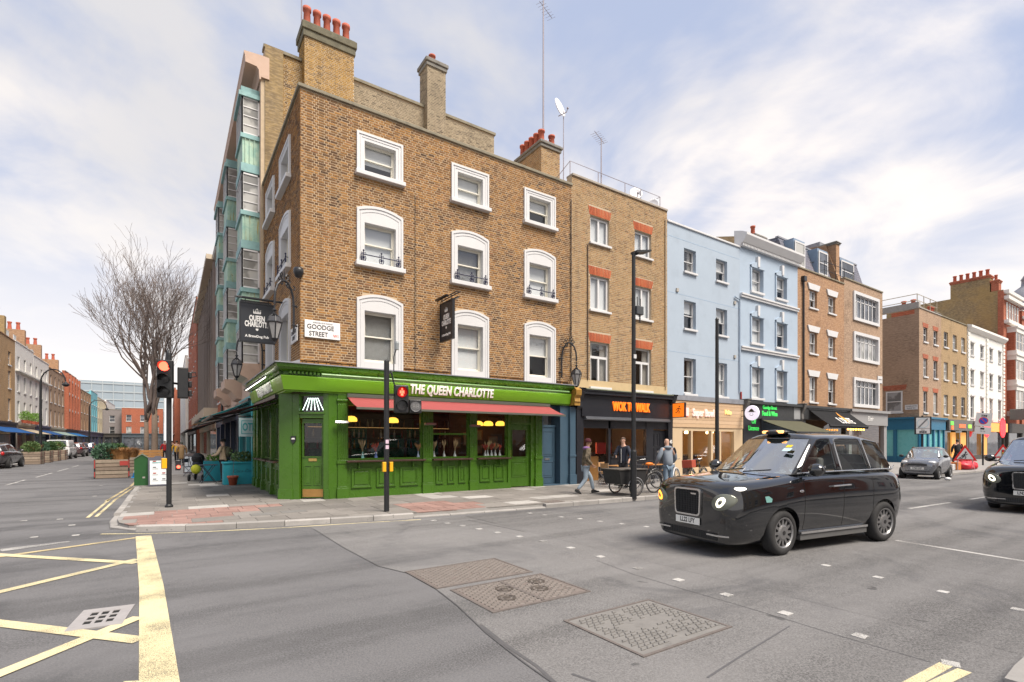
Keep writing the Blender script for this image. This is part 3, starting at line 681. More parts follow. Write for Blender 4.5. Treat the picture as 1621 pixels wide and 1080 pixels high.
for k, (a, b) in enumerate(wins_f):
    for lv in (3, 2, 1): pub_win(FW, a, b, lv, ins=ins[(lv, k)])
for a, b in wins_l:
    for lv in (3, 2, 1): pub_win(LW, a, b, lv, ins='net')
# ---- shopfront of the pub
SY, SX = 15.3, 2.72
SF = GY(SY); SL = EX(SX); CF = CH((3.86, 15.34), (2.72, 16.1))
Z0 = PT - .01
def cornice(F, u0, u1, mitre0=0, mitre1=0):
    m = MB(F); prof = [(-.1, 3.30), (.06, 3.62), (.10, 3.66), (.10, 3.74), (.22, 3.80), (.30, 3.86), (.32, 3.92), (.32, 3.98), (-.2, 4.0), (-.2, 3.3)]
    n = len(prof); V = [(u0 - (b if mitre0 else 0), b, c) for b, c in prof] + [(u1, b, c) for b, c in prof]
    return m.add(V, [tuple(range(n)), tuple(range(2*n-1, n-1, -1))] + [(i, (i+1) % n, n + (i+1) % n, n + i) for i in range(n)])
FB = .16                                                  # fascia lower edge stands forward less than the top
def fascia(F, u0, u1, m0):
    m = MB(F); prof = [(-.2, 3.20), (.05, 3.20), (.05, 3.235), (.10, 3.25), (.19, 3.61), (.19, 3.635), (-.2, 3.64)]
    n = len(prof); V = [(u0 - (b if m0 else 0), b, c) for b, c in prof] + [(u1, b, c) for b, c in prof]
    return m.add(V, [tuple(range(n)), tuple(range(2*n-1, n-1, -1))] + [(i, (i+1) % n, n + (i+1) % n, n + i) for i in range(n)])
fa = fascia(SF, SX, 12.95, 1).done('fascia', GREEN_F, pub); fascia(SL, SY, 21.7, 1).done('fascia', GREEN_F, pub)
cornice(SF, SX, 13.0, 1).done('cornice', GREEN, pub); cornice(SL, SY, 21.8, 1).done('cornice', GREEN, pub)
m = MB(SF); 
for i in range(96):                                     # dentils
    x = 2.75 + i*.106; m.box(x, x+.06, .09, .20, 3.69, 3.76)
m.F = SL
for i in range(58): x = SY + .05 + i*.106; m.box(x, x+.06, .09, .20, 3.69, 3.76)
tag(m.done('dentil_course', GREEN, pub), None, None, kind='stuff')
m = MB(SF); m.add([(SX-.36, .36, 3.985), (13.1, .36, 3.985), (13.1, -.2, 4.05), (SX-.2+.3, -.2, 4.05), (13.1, -.2, 4.16), (SX+.4, -.2, 4.16), (SX-.36, .36, 3.955), (13.1, .36, 3.955)], [(0,1,2,3), (3,2,4,5), (0,6,7,1)])
m.F = SL; m.add([(SY-.36, .36, 3.985), (21.9, .36, 3.985), (21.9, -.39, 4.05), (SY+.2, -.39, 4.05), (21.9, -.39, 4.16), (SY+.2, -.39, 4.16), (SY-.36, .36, 3.955), (21.9, .36, 3.955)], [(0,1,2,3), (3,2,4,5), (0,6,7,1)])
m.F = ID; m.quad((SX-.36, SY-.36, 3.985), (PX0, SY+.2, 4.05), (PX0, PB, 4.05), (SX-.36, SY-.355, 3.985))
m.done('lead_roof', LEAD, pub, fix=False)
def pilaster(F, u0, u1, z1=3.2, flute=True):
    m = MB(F); m.box(u0-.03, u1+.03, -.12, .10, Z0, .42); m.prism([(u0-.03, .42), (u1+.03, .42), (u1, .47), (u0, .47)], -.12, .085); m.box(u0, u1, -.12, .06, .47, 1.14); m.box(u0-.025, u1+.025, -.12, .085, 1.14, 1.24); m.box(u0, u1, -.12, .055, 1.24, z1-.22)
    m.box(u0-.03, u1+.03, -.12, .09, z1-.22, z1-.16); m.box(u0, u1, -.12, .05, z1-.16, z1)
    if flute:
        k = 4; ww = (u1-u0)/(k*2+1)
        for i in range(k+1): x = u0 + ww*2*i; m.box(x, x+ww, .05, .068, 1.30, z1-.30)
    return m.done('pilaster', GREEN, pub, bevel=.006)
for a, b in ((4.10, 4.37), (6.80, 7.14), (8.53, 8.81), (11.32, 11.62)): pilaster(SF, a, b)
m = MB(SF); m.box(3.84, 4.10, -.3, .02, Z0, 3.2); m.done('corner_pier', GREEN, pub)
m = MB(SF); m.box(4.37, 11.32, -.13, -.02, 2.98, 3.2); m.box(4.37, 11.32, -.13, .0, 2.92, 2.985); m.done('head_rail', GREEN, pub)
def riser(F, u0, u1, z1, n, top=1.19):
    m = MB(F); m.box(u0, u1, -.14, -.02, Z0, top); m.box(u0, u1, -.14, .03, Z0, .30); m.prism([(u0, .30), (u1, .30), (u1, .33), (u0, .33)], -.1, .02)
    r = m.done('stall_riser', GREEN, pub)
    W_ = (u1-u0-.14*(n+1))/n
    for i in range(n):
        x = u0 + .14 + i*(W_+.14); q = MB(F); q.frame(x, x+W_, -.02, .022, .40, top-.2, .05); q.frame(x+.05, x+W_-.05, -.02, .008, .45, top-.25, .03); q.box(x+.1, x+W_-.1, -.02, .003, .50, top-.30); q.done('panel', GREEN, r, bevel=.005)
    return r
def pubwin(F, u0, u1, tr=None, mull=()):
    m = MB(F); m.frame(u0, u1, -.12, -.03, 1.24, 2.93, .055)
    if tr: m.box(u0+.055, u1-.055, -.11, -.04, tr-.03, tr+.03)
    for x in mull: m.box(x-.02, x+.02, -.11, -.04, 1.29, 2.88)
    wv = m.done('shop_window', GREEN, pub)
    MB(F).quad((u0+.05, -.08, 1.28), (u1-.05, -.08, 1.28), (u1-.05, -.08, 2.9), (u0+.05, -.08, 2.9)).done('pane', SHOPG, wv)
    MB(F).box(u0-.04, u1+.04, -.10, .22, 1.18, 1.235).done('counter_shelf', M('dark_wood', (.05, .022, .014), .45, var=.3, vs=14), wv, bevel=.008)
    for x in (u0+.35, u1-.35): MB(F).prism([(x-.02, 1.18), (x+.02, 1.18), (x+.02, 1.0), (x-.02, 1.0)], -.02, .10).done('bracket', GREEN, wv)
    return wv
riser(SF, 4.37, 6.80, 1, 3); riser(SF, 7.14, 8.53, 1, 3); riser(SF, 8.81, 10.10, 1, 2)
pw = [pubwin(SF, 4.37, 6.80), pubwin(SF, 7.14, 8.53, tr=2.05), pubwin(SF, 8.81, 10.10)]
def panel_door(F, u0, u1, z0, z1, mat, glass=None, panels=(), parent=None, rec=-.10, handle=None, letter=None, hm=None):
    m = MB(F); n0, n1 = rec-.05, rec
    if glass:
        g0, g1, gc0, gc1 = glass; m.box(u0, g0, n0, n1, z0, z1); m.box(g1, u1, n0, n1, z0, z1); m.box(g0, g1, n0, n1, z0, gc0); m.box(g0, g1, n0, n1, gc1, z1)
    else: m.box(u0, u1, n0, n1, z0, z1)
    d = m.done('door', mat, parent)
    if glass: MB(F).quad((g0, rec-.025, gc0), (g1, rec-.025, gc0), (g1, rec-.025, gc1), (g0, rec-.025, gc1)).done('pane', SHOPG, d); MB(F).frame(g0-.03, g1+.03, rec, rec+.02, gc0-.03, gc1+.03, .03).done('glazing_bead', mat, d)
    for a, b, c, e in panels:
        q = MB(F); q.frame(a, b, rec, rec+.016, c, e, .025); q.box(a+.06, b-.06, rec, rec+.01, c+.06, e-.06); q.done('panel', mat, d, bevel=.004)
    if handle: q = MB(F); q.box(handle[0]-.018, handle[0]+.018, rec, rec+.035, handle[1], handle[2]); q.done('handle', hm or M('brass', (.6, .42, .14), .3, .9, var=.1), d)
    if letter: MB(F).box(letter[0], letter[1], rec, rec+.015, letter[2], letter[3]).done('letter_plate', hm or M('brass'), d)
    return d
# right-hand door of the pub
m = MB(SF); m.box(10.10, 10.22, -.16, .03, Z0, 3.2); m.box(11.14, 11.32, -.16, .0, Z0, 3.2); m.box(10.22, 11.14, -.16, .0, 2.42, 2.50); m.box(10.22, 11.14, -.16, -.05, 2.50, 3.0); m.done('door_frame', GREEN, pub)
panel_door(SF, 10.22, 11.14, .15, 2.42, GREEN, (10.36, 11.0, 1.24, 2.22), [(10.34, 11.02, .50, 1.06)], pub, handle=(10.28, 1.25, 1.5))
# chamfered corner entrance
m = MB(CF); m.box(-.02, .14, -.2, .05, Z0, 3.2); m.box(.84, 1.04, -.2, .05, Z0, 3.2); m.box(1.04, 1.42, -.2, .06, Z0, 3.2); m.box(.14, .84, -.2, .02, 2.48, 2.60); m.box(.10, .90, -.2, .07, 2.60, 2.66); m.box(.02, 1.02, -.2, .02, 3.14, 3.2); m.box(.02, .06, -.2, .02, 2.66, 3.2); m.box(.92, 1.0, -.2, .02, 2.66, 3.2)
m.box(-.04, .10, -.2, .09, Z0, .40); m.box(1.02, 1.44, -.2, .09, Z0, .40)
en = m.done('corner_entrance', GREEN, pub, bevel=.005)
MB(CF).quad((.06, -.12, 2.66), (.92, -.12, 2.66), (.92, -.12, 3.14), (.06, -.12, 3.14)).done('fanlight_pane', SHOPG, en)
NEON = M('neon_white', (.9, .95, .9), .4, emis=(.75, 1, .85), es=2.2)
for k in range(6):
    s = (k-2.5); q = MB(CF).tube([(.49 - s*.055, -.09, 3.08), (.49 - s*.12, -.09, 2.72)], .0065, 6); q.done('neon_tube', NEON, en)
dc = panel_door(CF, .17, .81, .14, 2.46, GREEN, (.22+.0, .76, 1.36, 2.34), [(.235, .465, .52, 1.10), (.515, .745, .52, 1.10)], pub, rec=-.08, letter=(.37, .61, 1.22, 1.30))
MB(CF).box(.19, .79, -.08, -.068, .17, .40).done('kick_plate', M('brass_worn', (.42, .24, .08), .45, .7, var=.3), dc)
# left-hand side of the shop
m = MB(SL)
for a, b in ((16.1, 16.32), (17.65, 17.85), (19.55, 19.75), (20.6, 21.0), (21.4, 21.9)): m.box(a, b, -.15, .05, Z0, 3.2); m.box(a-.03, b+.03, -.15, .085, Z0, .42); m.box(a-.025, b+.025, -.15, .08, 1.14, 1.22)
m.box(16.1, 21.9, -.16, -.02, Z0, 1.14); m.box(16.1, 21.9, -.16, .0, 2.92, 3.2)
m.done('side_shopfront', GREEN, pub, bevel=.005)
for a, b in ((16.32, 17.65), (17.85, 19.55), (19.75, 20.6)):
    q = MB(SL); q.frame(a, b, -.12, -.04, 1.22, 2.92, .05); q.box((a+b)/2-.02, (a+b)/2+.02, -.11, -.05, 1.22, 2.92); wv = q.done('shop_window', GREEN, pub)
    MB(SL).quad((a, -.08, 1.22), (b, -.08, 1.22), (b, -.08, 2.92), (a, -.08, 2.92)).done('pane', SHOPG, wv); MB(SL).box(a, b, -.06, .20, 1.16, 1.21).done('counter_shelf', M('dark_wood'), wv)
    for x in (a+.08, (a+b)/2+.04): MB(SL).frame(x, x+(b-a)/2-.14, -.02, .015, .45, .98, .04).done('panel', GREEN, wv)
# interior
PUBI = M('pub_wall', (.055, .03, .016), .8, var=.5, vs=2); TILE = M('green_tile', (.012, .11, .06), .25, var=.25, vs=5)
m = MB(); m.quad((2.9, 19.5, .1), (13, 19.5, .1), (13, 19.5, 3.7), (2.9, 19.5, 3.7)); m.quad((2.9, 15.5, .1), (13, 15.5, .1), (13, 19.5, .1), (2.9, 19.5, .1)); m.quad((2.9, 15.3, 3.2), (13, 15.3, 3.2), (13, 19.5, 3.2), (2.9, 19.5, 3.2)); m.quad((11.2, 15.5, .1), (11.2, 19.5, .1), (11.2, 19.5, 3.7), (11.2, 15.5, 3.7))
m.done('interior_wall', PUBI, pub, fix=False)
m = MB(); m.box(3.9, 9.0, 18.2, 18.8, .1, 1.15); m.done('bar_counter', M('dark_wood'), pub)
for k in range(7): MB().box(4.2 + k*.75, 4.78 + k*.75, 19.30, 19.44, 1.2, 1.75 + (k % 3)*.3).done('tile_panel', TILE, pub)
for zz in (1.55, 1.95, 2.35, 2.7): MB().box(4.0, 10.6, 19.15, 19.45, zz-.02, zz).done('back_shelf', M('dark_wood'), pub)
BOT = [M('bottle_%d' % i, c, .15, var=.1) for i, c in enumerate([(.35, .14, .03), (.05, .12, .04), (.5, .42, .25), (.25, .05, .03), (.55, .55, .5), (.4, .25, .05)])]
bp = [[(.0, 0), (.04, 0), (.04, .17), (.015, .23), (.015, .30), (0, .30)]]
bme = [None]*6
for i in range(6): mm = MB().lathe(bp[0], 8); me = mm.mesh('bottle', True); me.materials.append(BOT[i]); bme[i] = me
for zz in (1.55, 1.95, 2.35):
    x = 4.1
    while x < 10.4:
        o = link('bottle', bme[rnd.randrange(6)], None, None); o.location = (x, 19.28, zz); o.parent = None
        tag(o, 'small spirit bottle in a row on the shelves behind the bar', 'bottle', 'bottles on the back bar'); x += rnd.uniform(.16, .4)
PEND = M('pendant_shade', (.9, .45, .05), .5, emis=(1, .50, .06), es=.9)
for k, (px, py) in enumerate([(556, 665), (622, 667), (757, 672), (773, 672), (792, 672)]):
    Yp = 16.6; p = fy(px, py, Yp); t = thing('pendant_lamp', 'glowing amber dome pendant lamp hanging inside the pub window', 'pendant lamp', (p[0], Yp, p[2]), group='amber pendant lamps in the pub')
    MB().lathe([(.02, .13), (.10, .12), (.17, .07), (.19, 0), (.18, -.05), (0, -.06)], 16).done('shade', PEND, t, True); MB().tube([(0, 0, .12), (0, 0, 3.2-p[2])], .008, 6).done('flex', BLACKP, t)
BAR_GLOW = M('added_bar_glow', (1, .7, .3), .5, emis=(1, .55, .18), es=.5)
for zz in (2.33,): MB().box(4.1, 10.5, 19.14, 19.15, zz-.006, zz).done('added_glow_strip', BAR_GLOW, pub)  # emissive strip added under the shelf to give the bar a warm glow
MB().box(4.2, 8.8, 18.16, 18.19, 1.10, 1.13).done('bar_rail', M('steel_rail', (.5, .5, .5), .25, .9), pub)
VASES = [M('vase_%d' % i, c, .2, var=.1) for i, c in enumerate([(.2, .45, .42), (.10, .16, .40), (.5, .55, .55), (.30, .38, .50)])]
PAMP = [M('pampas', (.42, .33, .18), .9, var=.3, vs=20), M('dried_red', (.40, .07, .04), .9, var=.3, vs=20), M('dried_tan', (.36, .22, .10), .9, var=.3)]
def vase(px, py, Yv, H, mi, vi, label):
    p = fy(px, py, Yv); t = thing('vase_of_dried_grass', label, 'vase', (p[0], Yv, 1.236), group='vases on the pub window shelves')
    MB().lathe([(.0, 0), (.05, 0), (.06, .05), (.045, .11), (.018, .20), (.02, .25), (0, .25)], 12).done('vase', VASES[vi], t, True)
    g_ = MB(); rr = random.Random(int(px))
    for k in range(9):
        a = rr.uniform(0, 6.28); s = rr.uniform(.03, .13); h_ = H*rr.uniform(.7, 1); g_.tube([(0, 0, .2), (math.cos(a)*s*.4, math.sin(a)*s*.4, .2+h_*.5), (math.cos(a)*s, math.sin(a)*s, .2+h_*.8), (math.cos(a)*s*1.1, math.sin(a)*s*1.1, .2+h_)], [.003, .006, .022, .003], 5)
    g_.done('dried_stems', PAMP[mi], t)
vase(574, 725, 15.42, .48, 0, 0, 'turquoise vase of pale pampas grass on the pub window shelf'); vase(595, 725, 15.42, .36, 1, 1, 'blue vase of red dried flowers on the pub window shelf'); vase(662, 725, 15.42, .35, 2, 3, 'grey blue vase of brown stems beside the fluted green pilaster')
for k, (px, H) in enumerate([(687, .4), (703, .45), (720, .5)]): vase(px, 718, 15.42, H, 0, 2, 'clear vase of pampas grass in the middle pub window')
for k, (px, H) in enumerate([(768, .3), (772, .45), (778, .32), (784, .34), (791, .33)]): vase(px, 720, 15.42, H, (1, 0, 1, 2, 1)[k], 2, 'small clear vase of dried stems in the window next to the pub door')
for k, (x, z, w_, h_) in enumerate([(9.1, 1.75, .3, .4), (9.55, 1.9, .35, .5), (10.05, 2.05, .35, .4), (10.0, 1.5, .4, .35), (10.7, 1.75, .45, .5)]):
    t = thing('framed_picture', 'framed picture on the dark wall inside the pub', 'picture', (x, 17.3, z), group='framed pictures inside the pub')
    MB(GY(0)).frame(-w_/2, w_/2, 0, .03, -h_/2, h_/2, .035).done('frame', M('picture_frame', (.18, .09, .04), .4), t); MB(GY(0)).box(-w_/2+.03, w_/2-.03, .0, .012, -h_/2+.03, h_/2-.03).done('print', M('print', (.18, .16, .12), .6, var=.7, vs=14), t)
MB().box(8.8, 11.2, 17.305, 17.36, .1, 3.2).done('interior_partition', M('pub_dark', (.045, .03, .02), .8), pub)
# lettering, trough lights, awning
LETW = M('sign_white', (.82, .82, .80), .4, var=.02)
tilt = lambda u, n, z: SF(u, n + .145 + (z-3.43)*.25, z)
text('sign_lettering', 'THE QUEEN CHARLOTTE', tilt, 7.85, .015, 3.45, .40, LETW, fa, sx=.66, bold=.014, ext=.02, spacing=1.03)
tl2 = lambda u, n, z: SL(-u, n + .145 + (z-3.43)*.25, z)
text('sign_lettering', 'THE QUEEN CHARLOTTE', tl2, -18.3, .015, 3.45, .38, LETW, fa, sx=.66, bold=.014, ext=.02)
TROUGH = M('trough_green', (.16, .30, .10), .4, var=.05); LED = M('led_strip', (1, 1, .9), .4, emis=(1, .97, .8), es=5)
for F_, x0, x1 in ((SF, 3.55, 12.6), (SL, 16.2, 20.8)):
    m = MB(F_); m.tube([(x0, .45, 3.68), (x1, .45, 3.68)], .034, 8); tr = m.done('trough_light', TROUGH if F_ is SF else BLACKP, pub)
    MB(F_).box(x0+.05, x1-.05, .405, .418, 3.655, 3.685).done('light_strip', LED, tr)
    k = x0 + .5
    while k < x1: MB(F_).tube([(k, .46, 3.69), (k+.03, .38, 3.75), (k+.05, .2, 3.80)], .012, 5).done('trough_arm', BLACKP, tr); k += 1.15
AWN = M('awning_red', (.50, .12, .12), .8, var=.08, vs=2, bump=.1)
def awning(F, u0, u1, zt, zf, proj, mat, parent, n0=.05, thick=.012, valance=.0, barm=None, name='awning'):
    m = MB(F); k = 10
    for i in range(k):
        for j in range(4):
            def pt(a, b): t_ = b/4; return (u0 + (u1-u0)*a/k, n0 + (proj-n0)*t_, zt + (zf-zt)*t_ - .03*math.sin(math.pi*t_))
            m.quad(pt(i, j), pt(i+1, j), pt(i+1, j+1), pt(i, j+1))
    if valance: m.box(u0, u1, proj-.006, proj+.006, zf-valance, zf)
    a = m.done(name, mat, parent, fix=False); md = a.modifiers.new('thickness', 'SOLIDIFY'); md.thickness = thick
    MB(F).box(u0-.02, u1+.02, proj-.03, proj+.04, zf-.05, zf+.012).done('front_bar', barm or BLACKP, a); MB(F).box(u0-.02, u1+.02, n0-.08, n0+.08, zt-.01, zt+.10).done('cassette', barm or BLACKP, a)
    for x in (u0+.25, u1-.25): MB(F).tube([(x, n0, zt-.12), (x + (.45 if x < (u0+u1)/2 else -.45), (n0+proj)/2, (zt+zf)/2-.13), (x, proj-.02, zf-.02)], .022, 6).done('folding_arm', BLACKP, a)
    return a
awning(SF, 4.38, 11.93, 3.12, 2.76, 1.0, AWN, pub, barm=M('awning_bar', (.22, .24, .2), .4, .3))
awning(SL, 16.45, 20.9, 3.10, 2.52, 1.75, M('awning_maroon', (.055, .014, .016), .8, var=.15), pub)
# heaters, wall bits
for px, py, wh in ((541, 668, 'beside the corner entrance'), (681, 671, 'between the wide and middle windows'), (752, 674, 'next to the small right window')):
    p = fy(px, py, 15.1); t = thing('patio_heater', 'small grey infrared heater on the green pub front ' + wh, 'heater', (p[0], 15.1, p[2]), group='infrared heaters on the pub front')
    MB(GY(0)).extr_u([(-.06, .02), (.05, .03), (.08, -.03), (-.05, -.05)], -.19, .19).done('heater_body', M('grey_metal', (.35, .35, .34), .35, .7, var=.1), t); MB(GY(0)).tube([(0, -.16, .02), (0, -.03, 0)], .02, 6).done('bracket', BLACKP, t)
for px, py, Yq, nm, lab, cat in ((465, 697, 15.85, 'wall_plaque', 'small black shield plaque beside the corner pub door', 'plaque'), ):
    t = thing(nm, lab, cat, CF(1.0, .055, 1.86)); t.rotation_euler = (0, 0, math.atan2(.76, -1.14))
    MB().prism([(-.07, .1), (-.07, -.04), (0, -.13), (.07, -.04), (.07, .1)], -.0, .03).done('shield', BLACKP, t); MB().prism([(-.05, .02), (-.02, .05), (0, .03), (.02, .05), (.05, .02), (.05, 0), (-.05, 0)], -.006, .036).done('emblem', LETW, t)
# neighbours' blue door (part of the pub frontage)
BLUE = M('slate_blue', (.045, .085, .125), .4, var=.08, dirt=.1)
m = MB(SF); m.box(11.62, 11.74, -.6, -.02, Z0, 3.2); m.box(12.56, 12.98, -.6, -.02, Z0, 3.2); m.box(12.98, 13.26, -.2, .08, Z0, 3.15); m.box(12.95, 13.29, -.2, .12, Z0, .5); m.box(12.96, 13.28, -.2, .10, 1.2, 1.28); m.box(11.74, 12.56, -.6, -.3, 2.34, 2.44); m.box(11.62, 13.0, -.6, -.25, 2.95, 3.2)
m.box(11.62, 13.1, -.6, .05, Z0-.02, .16)
bf = m.done('side_door_surround', BLUE, pub, bevel=.006); MB(SF).quad((11.74, -.4, 2.44), (12.56, -.4, 2.44), (12.56, -.4, 2.95), (11.74, -.4, 2.95)).done('fanlight_pane', GLASS, bf)
MB(SF).quad((11.6, -.58, .1), (13, -.58, .1), (13, -.58, 3.2), (11.6, -.58, 3.2)).done('hall', ROOMD, bf)
panel_door(SF, 11.76, 12.54, .17, 2.33, BLUE, None, [(11.86, 12.44, 1.24, 2.2), (11.86, 12.44, .42, 1.02)], pub, rec=-.32, letter=(12.02, 12.26, 1.08, 1.16), hm=M('chrome', (.6, .6, .6), .2, .9, var=.05))
# carved console at the end of the fascia
m = MB(SF); m.box(13.02, 13.30, -.1, .30, 3.2, 3.9); m.extr_u([(.3, 3.9), (.42, 3.8), (.40, 3.6), (.30, 3.5), (.34, 3.35), (.22, 3.2), (.0, 3.2), (0, 3.9)], 13.0, 13.28); m.done('console', M('gilt', (.36, .20, .04), .5, .2, var=.5, vs=9, dirt=.4), pub)
# hopper pipe on the facade
MB(FW).tube([(6.62, .03, 4.1), (6.62, .03, 9.8)], .008, 5).done('cable', BLACKP, pub); MB(FW).tube([(13.22, .05, 4.2), (13.22, .05, 11.4)], .02, 6).done('cable', BLACKP, pub)
# ------------------------------------------------------------------ generic buildings
COPE = M('coping_stone')
def shell(b, F, u0, u1, z0, zt, depth, holes, mat, reveal=.14, cop=None, zr=None, name='wall', side0=0.0):
    m = MB(F).wall(u0, u1, z0, zt, holes, reveal); zr = zr or zt - .4
    for u in (u0, u1): m.quad((u, 0, side0), (u, -depth, side0), (u, -depth, zr), (u, 0, zr)); m.quad((u, 0, zr), (u, -.3, zr), (u, -.3, zt), (u, 0, zt))
    m.quad((u0, -depth, 0), (u1, -depth, 0), (u1, -depth, zr), (u0, -depth, zr)); m.quad((u0, -.3, zr), (u1, -.3, zr), (u1, -.3, zt), (u0, -.3, zt)); m.quad((u0, 0, zr), (u1, 0, zr), (u1, -depth, zr), (u0, -depth, zr))
    m.quad((u0, -.2, z0), (u1, -.2, z0), (u1, -depth, z0), (u0, -depth, z0))
    m.done(name, mat, b, fix=False)
    if cop: MB(F).box(u0-.0, u1+.0, -.34, .06, zt, zt+.09).done('coping', cop, b, bevel=.012)
def far_win(b, F, a0, a1, c0, c1, rec=.10, mat=None, fw=.06, bars=1, sill=True, pane=None, hood=None):
    m = MB(F); m.frame(a0, a1, -rec-.04, -rec, c0, c1, fw); zm = (c0+c1)/2; m.box(a0+fw, a1-fw, -rec-.035, -rec-.003, zm-.03, zm+.03)
    for i in range(bars-1): x = a0 + (a1-a0)*(i+1)/bars; m.box(x-.02, x+.02, -rec-.034, -rec-.004, c0+fw, c1-fw)
    w_ = m.done('window', mat or WHITE, b); MB(F).quad((a0+fw, -rec-.02, c0+fw), (a1-fw, -rec-.02, c0+fw), (a1-fw, -rec-.02, c1-fw), (a0+fw, -rec-.02, c1-fw)).done('pane', pane or wseed.choice(FPANE), w_)
    if sill: MB(F).box(a0-.07, a1+.07, -rec+.002, .08, c0-.12, c0-.002).done('sill', mat or WHITE, w_)
    return w_
def pane_mat(n, c, r=.06):
    t = NT(n); t.pbr(t.mix(t.step(t.noise(1.1, 3), .45, .55), c, tuple(x * .5 for x in c)), r, 0, t.bump(t.noise(1.5, 2), .03, .1), spec=.9); MATS[n] = t.m; return t.m
FPANE = [pane_mat('pane_a', (.10, .11, .13)), pane_mat('pane_b', (.28, .29, .30)), pane_mat('pane_c', (.05, .055, .06)), pane_mat('pane_d', (.42, .42, .40))]
def stack(b, x0, x1, y0, y1, z0, z1, mat, mort, pots, brick=True, cap=.5, pot_h=.55, seed=5, tex=None, capm=None):
    """chimney stack with corbelled cap and pots (all parts of its building)"""
    if tex: MB().box(x0, x1, y0, y1, z0, z1-.01).done('chimney_stack', tex, b)
    else:
        MB().box(x0, x1, y0, y1, z0, z1-.01).done('chimney_stack', mort, b); bricks(GY(y0), x0, x1, z0, z1-cap, [], mat, b, seed); bricks(EX(x0), y0, y1, z0, z1-cap, [], mat, b, seed+1)
    m = MB(); cm = capm or M('cement_cap', (.20, .19, .17), .9, var=.3, vs=4, dirt=.5, bump=.3)
    m.box(x0-.06, x1+.06, y0-.06, y1+.06, z1-cap, z1-cap*.55); m.box(x0-.11, x1+.11, y0-.11, y1+.11, z1-cap*.55, z1-.06); m.box(x0-.05, x1+.05, y0-.05, y1+.05, z1-.06, z1); m.done('chimney_cap', cm, b, bevel=.02)
    for x, y, h_, r_ in pots:
        MB().lathe([(r_*.95, 0), (r_*.9, h_*.1), (r_*.78, h_*.82), (r_*1.02, h_*.86), (r_*1.02, h_), (r_*.75, h_), (r_*.7, h_*.6), (0, h_*.6)], 14, (x, y, z1-.01)).done('chimney_pot', TERRA, b, True)
def consoles(b, F, u, z0, z1, mat, w_=.26):
    m = MB(F); m.extr_u([(-.1, z0), (.08, z0), (.16, z0+.12), (.14, z0+(z1-z0)*.45), (.26, z0+(z1-z0)*.7), (.32, z1-.1), (.32, z1), (-.1, z1)], u-w_/2, u+w_/2); m.box(u-w_/2-.03, u+w_/2+.03, -.1, .36, z1, z1+.06); m.done('console', mat, b, bevel=.01)
# ================================================================== noodle shop building
Yb = 15.5; F = GY(Yb); S = GY(15.3); Z0 = PT-.01
wk = thing('noodle_shop_building', 'tan stock brick building with red brick lintels over a black noodle shop', 'building', (16.2, Yb, 0), world=True)
wkw = [(14.28, 15.37), (16.90, 17.97)]; lv = [(9.98, 11.08), (7.22, 8.64), (4.05, 5.9)]
H = [(a, b, c, d) for a, b in wkw for c, d in lv]
shell(wk, F, PX1+.002, 19.05, 3.7, 12.40, 7, H, MORT_D, .16, cop=M('pale_coping', (.34, .30, .25), .9, var=.2, vs=5, dirt=.3))
bricks(F, PX1+.002, 19.05, 4.32, 12.40, H + [(a-.07, b+.07, d, d+.37) for a, b, c, d in H], STOCK, wk, 31)
MB(F).box(PX1+.01, 19.04, .001, .02, 3.7, 4.31).done('render_band', M('render_band', (.50, .38, .22), .9, var=.12, dirt=.15), wk)
for a, b in wkw:
    for k, (c, d) in enumerate(lv):
        sash(wk, F, a, b, c, d, .10, WHITE, split=.68 if k == 2 else 1.0, kind='casement', inside='curtain' if k == 2 else 'blind', sill=(.06, .10, .09)); lintel_bricks(F, a-.04, b+.04, d+.01, d+.36, REDBRICK, wk, int(a*7))
MB(F).tube([(14.12, .04, 4.3), (14.12, .04, 9.8), (14.2, .04, 9.9)], .022, 6).done('cable', M('cable_brown', (.10, .07, .05), .8), wk); MB(F).tube([(18.9, .05, 4.2), (18.9, .05, 12.0)], .03, 6).done('drain_pipe', MORT_D, wk)
WB = M('shop_black', (.014, .015, .02), .35, var=.2, vs=2, dirt=.05)
m = MB(S); m.box(13.55, 19.0, -.15, .14, 2.80, 3.68); m.box(13.5, 19.05, -.15, .30, 3.68, 3.80); m.box(13.4, 19.1, -.2, .34, 3.80, 3.86); wf = m.done('fascia', WB, wk, bevel=.01)
MB(S).box(13.4, 19.1, -.2, .36, 3.862, 3.90).done('lead_roof', M('mossy_lead', (.20, .22, .15), .8, var=.3, dirt=.3), wk)
ORL = M('orange_letters', (.85, .16, .01), .5, emis=(1, .17, .01), es=.45)
text('sign_lettering', 'WOK TO WALK', S, 16.32, .17, 3.24, .52, ORL, wf, sx=.58, bold=.011, ext=.03)
consoles(wk, S, 13.42, 3.05, 3.85, WB); consoles(wk, S, 18.98, 3.05, 3.85, WB)
m = MB(S); m.box(13.31, 13.68, -.15, .08, Z0, 3.05); m.box(18.8, 19.1, -.15, .08, Z0, 3.05); m.box(15.12, 15.25, -.15, .0, Z0, 2.8); m.box(17.40, 17.86, -.15, .02, Z0, 2.8); m.box(13.68, 18.8, -.15, .0, 2.34, 2.8); m.box(15.25, 17.4, -.15, .02, Z0, 1.1); m.box(15.25, 17.4, -.15, .06, 1.1, 1.16)
m.done('shopfront', WB, wk, bevel=.006)
m = MB(S); m.box(13.7, 18.75, .03, .20, 2.66, 2.80); m.box(13.7, 18.75, .20, .24, 2.68, 2.74); m.done('awning_cassette', M('anodised', (.18, .19, .21), .35, .6, var=.1), wk, bevel=.01)
for a, b in ((14.0, 15.0), (16.2, 17.1)): MB(S).box(a, b, -.10, -.04, 2.60, 2.64).done('light_strip', M('warm_tube', (1, .8, .6), .5, emis=(1, .62, .40), es=5), wk)
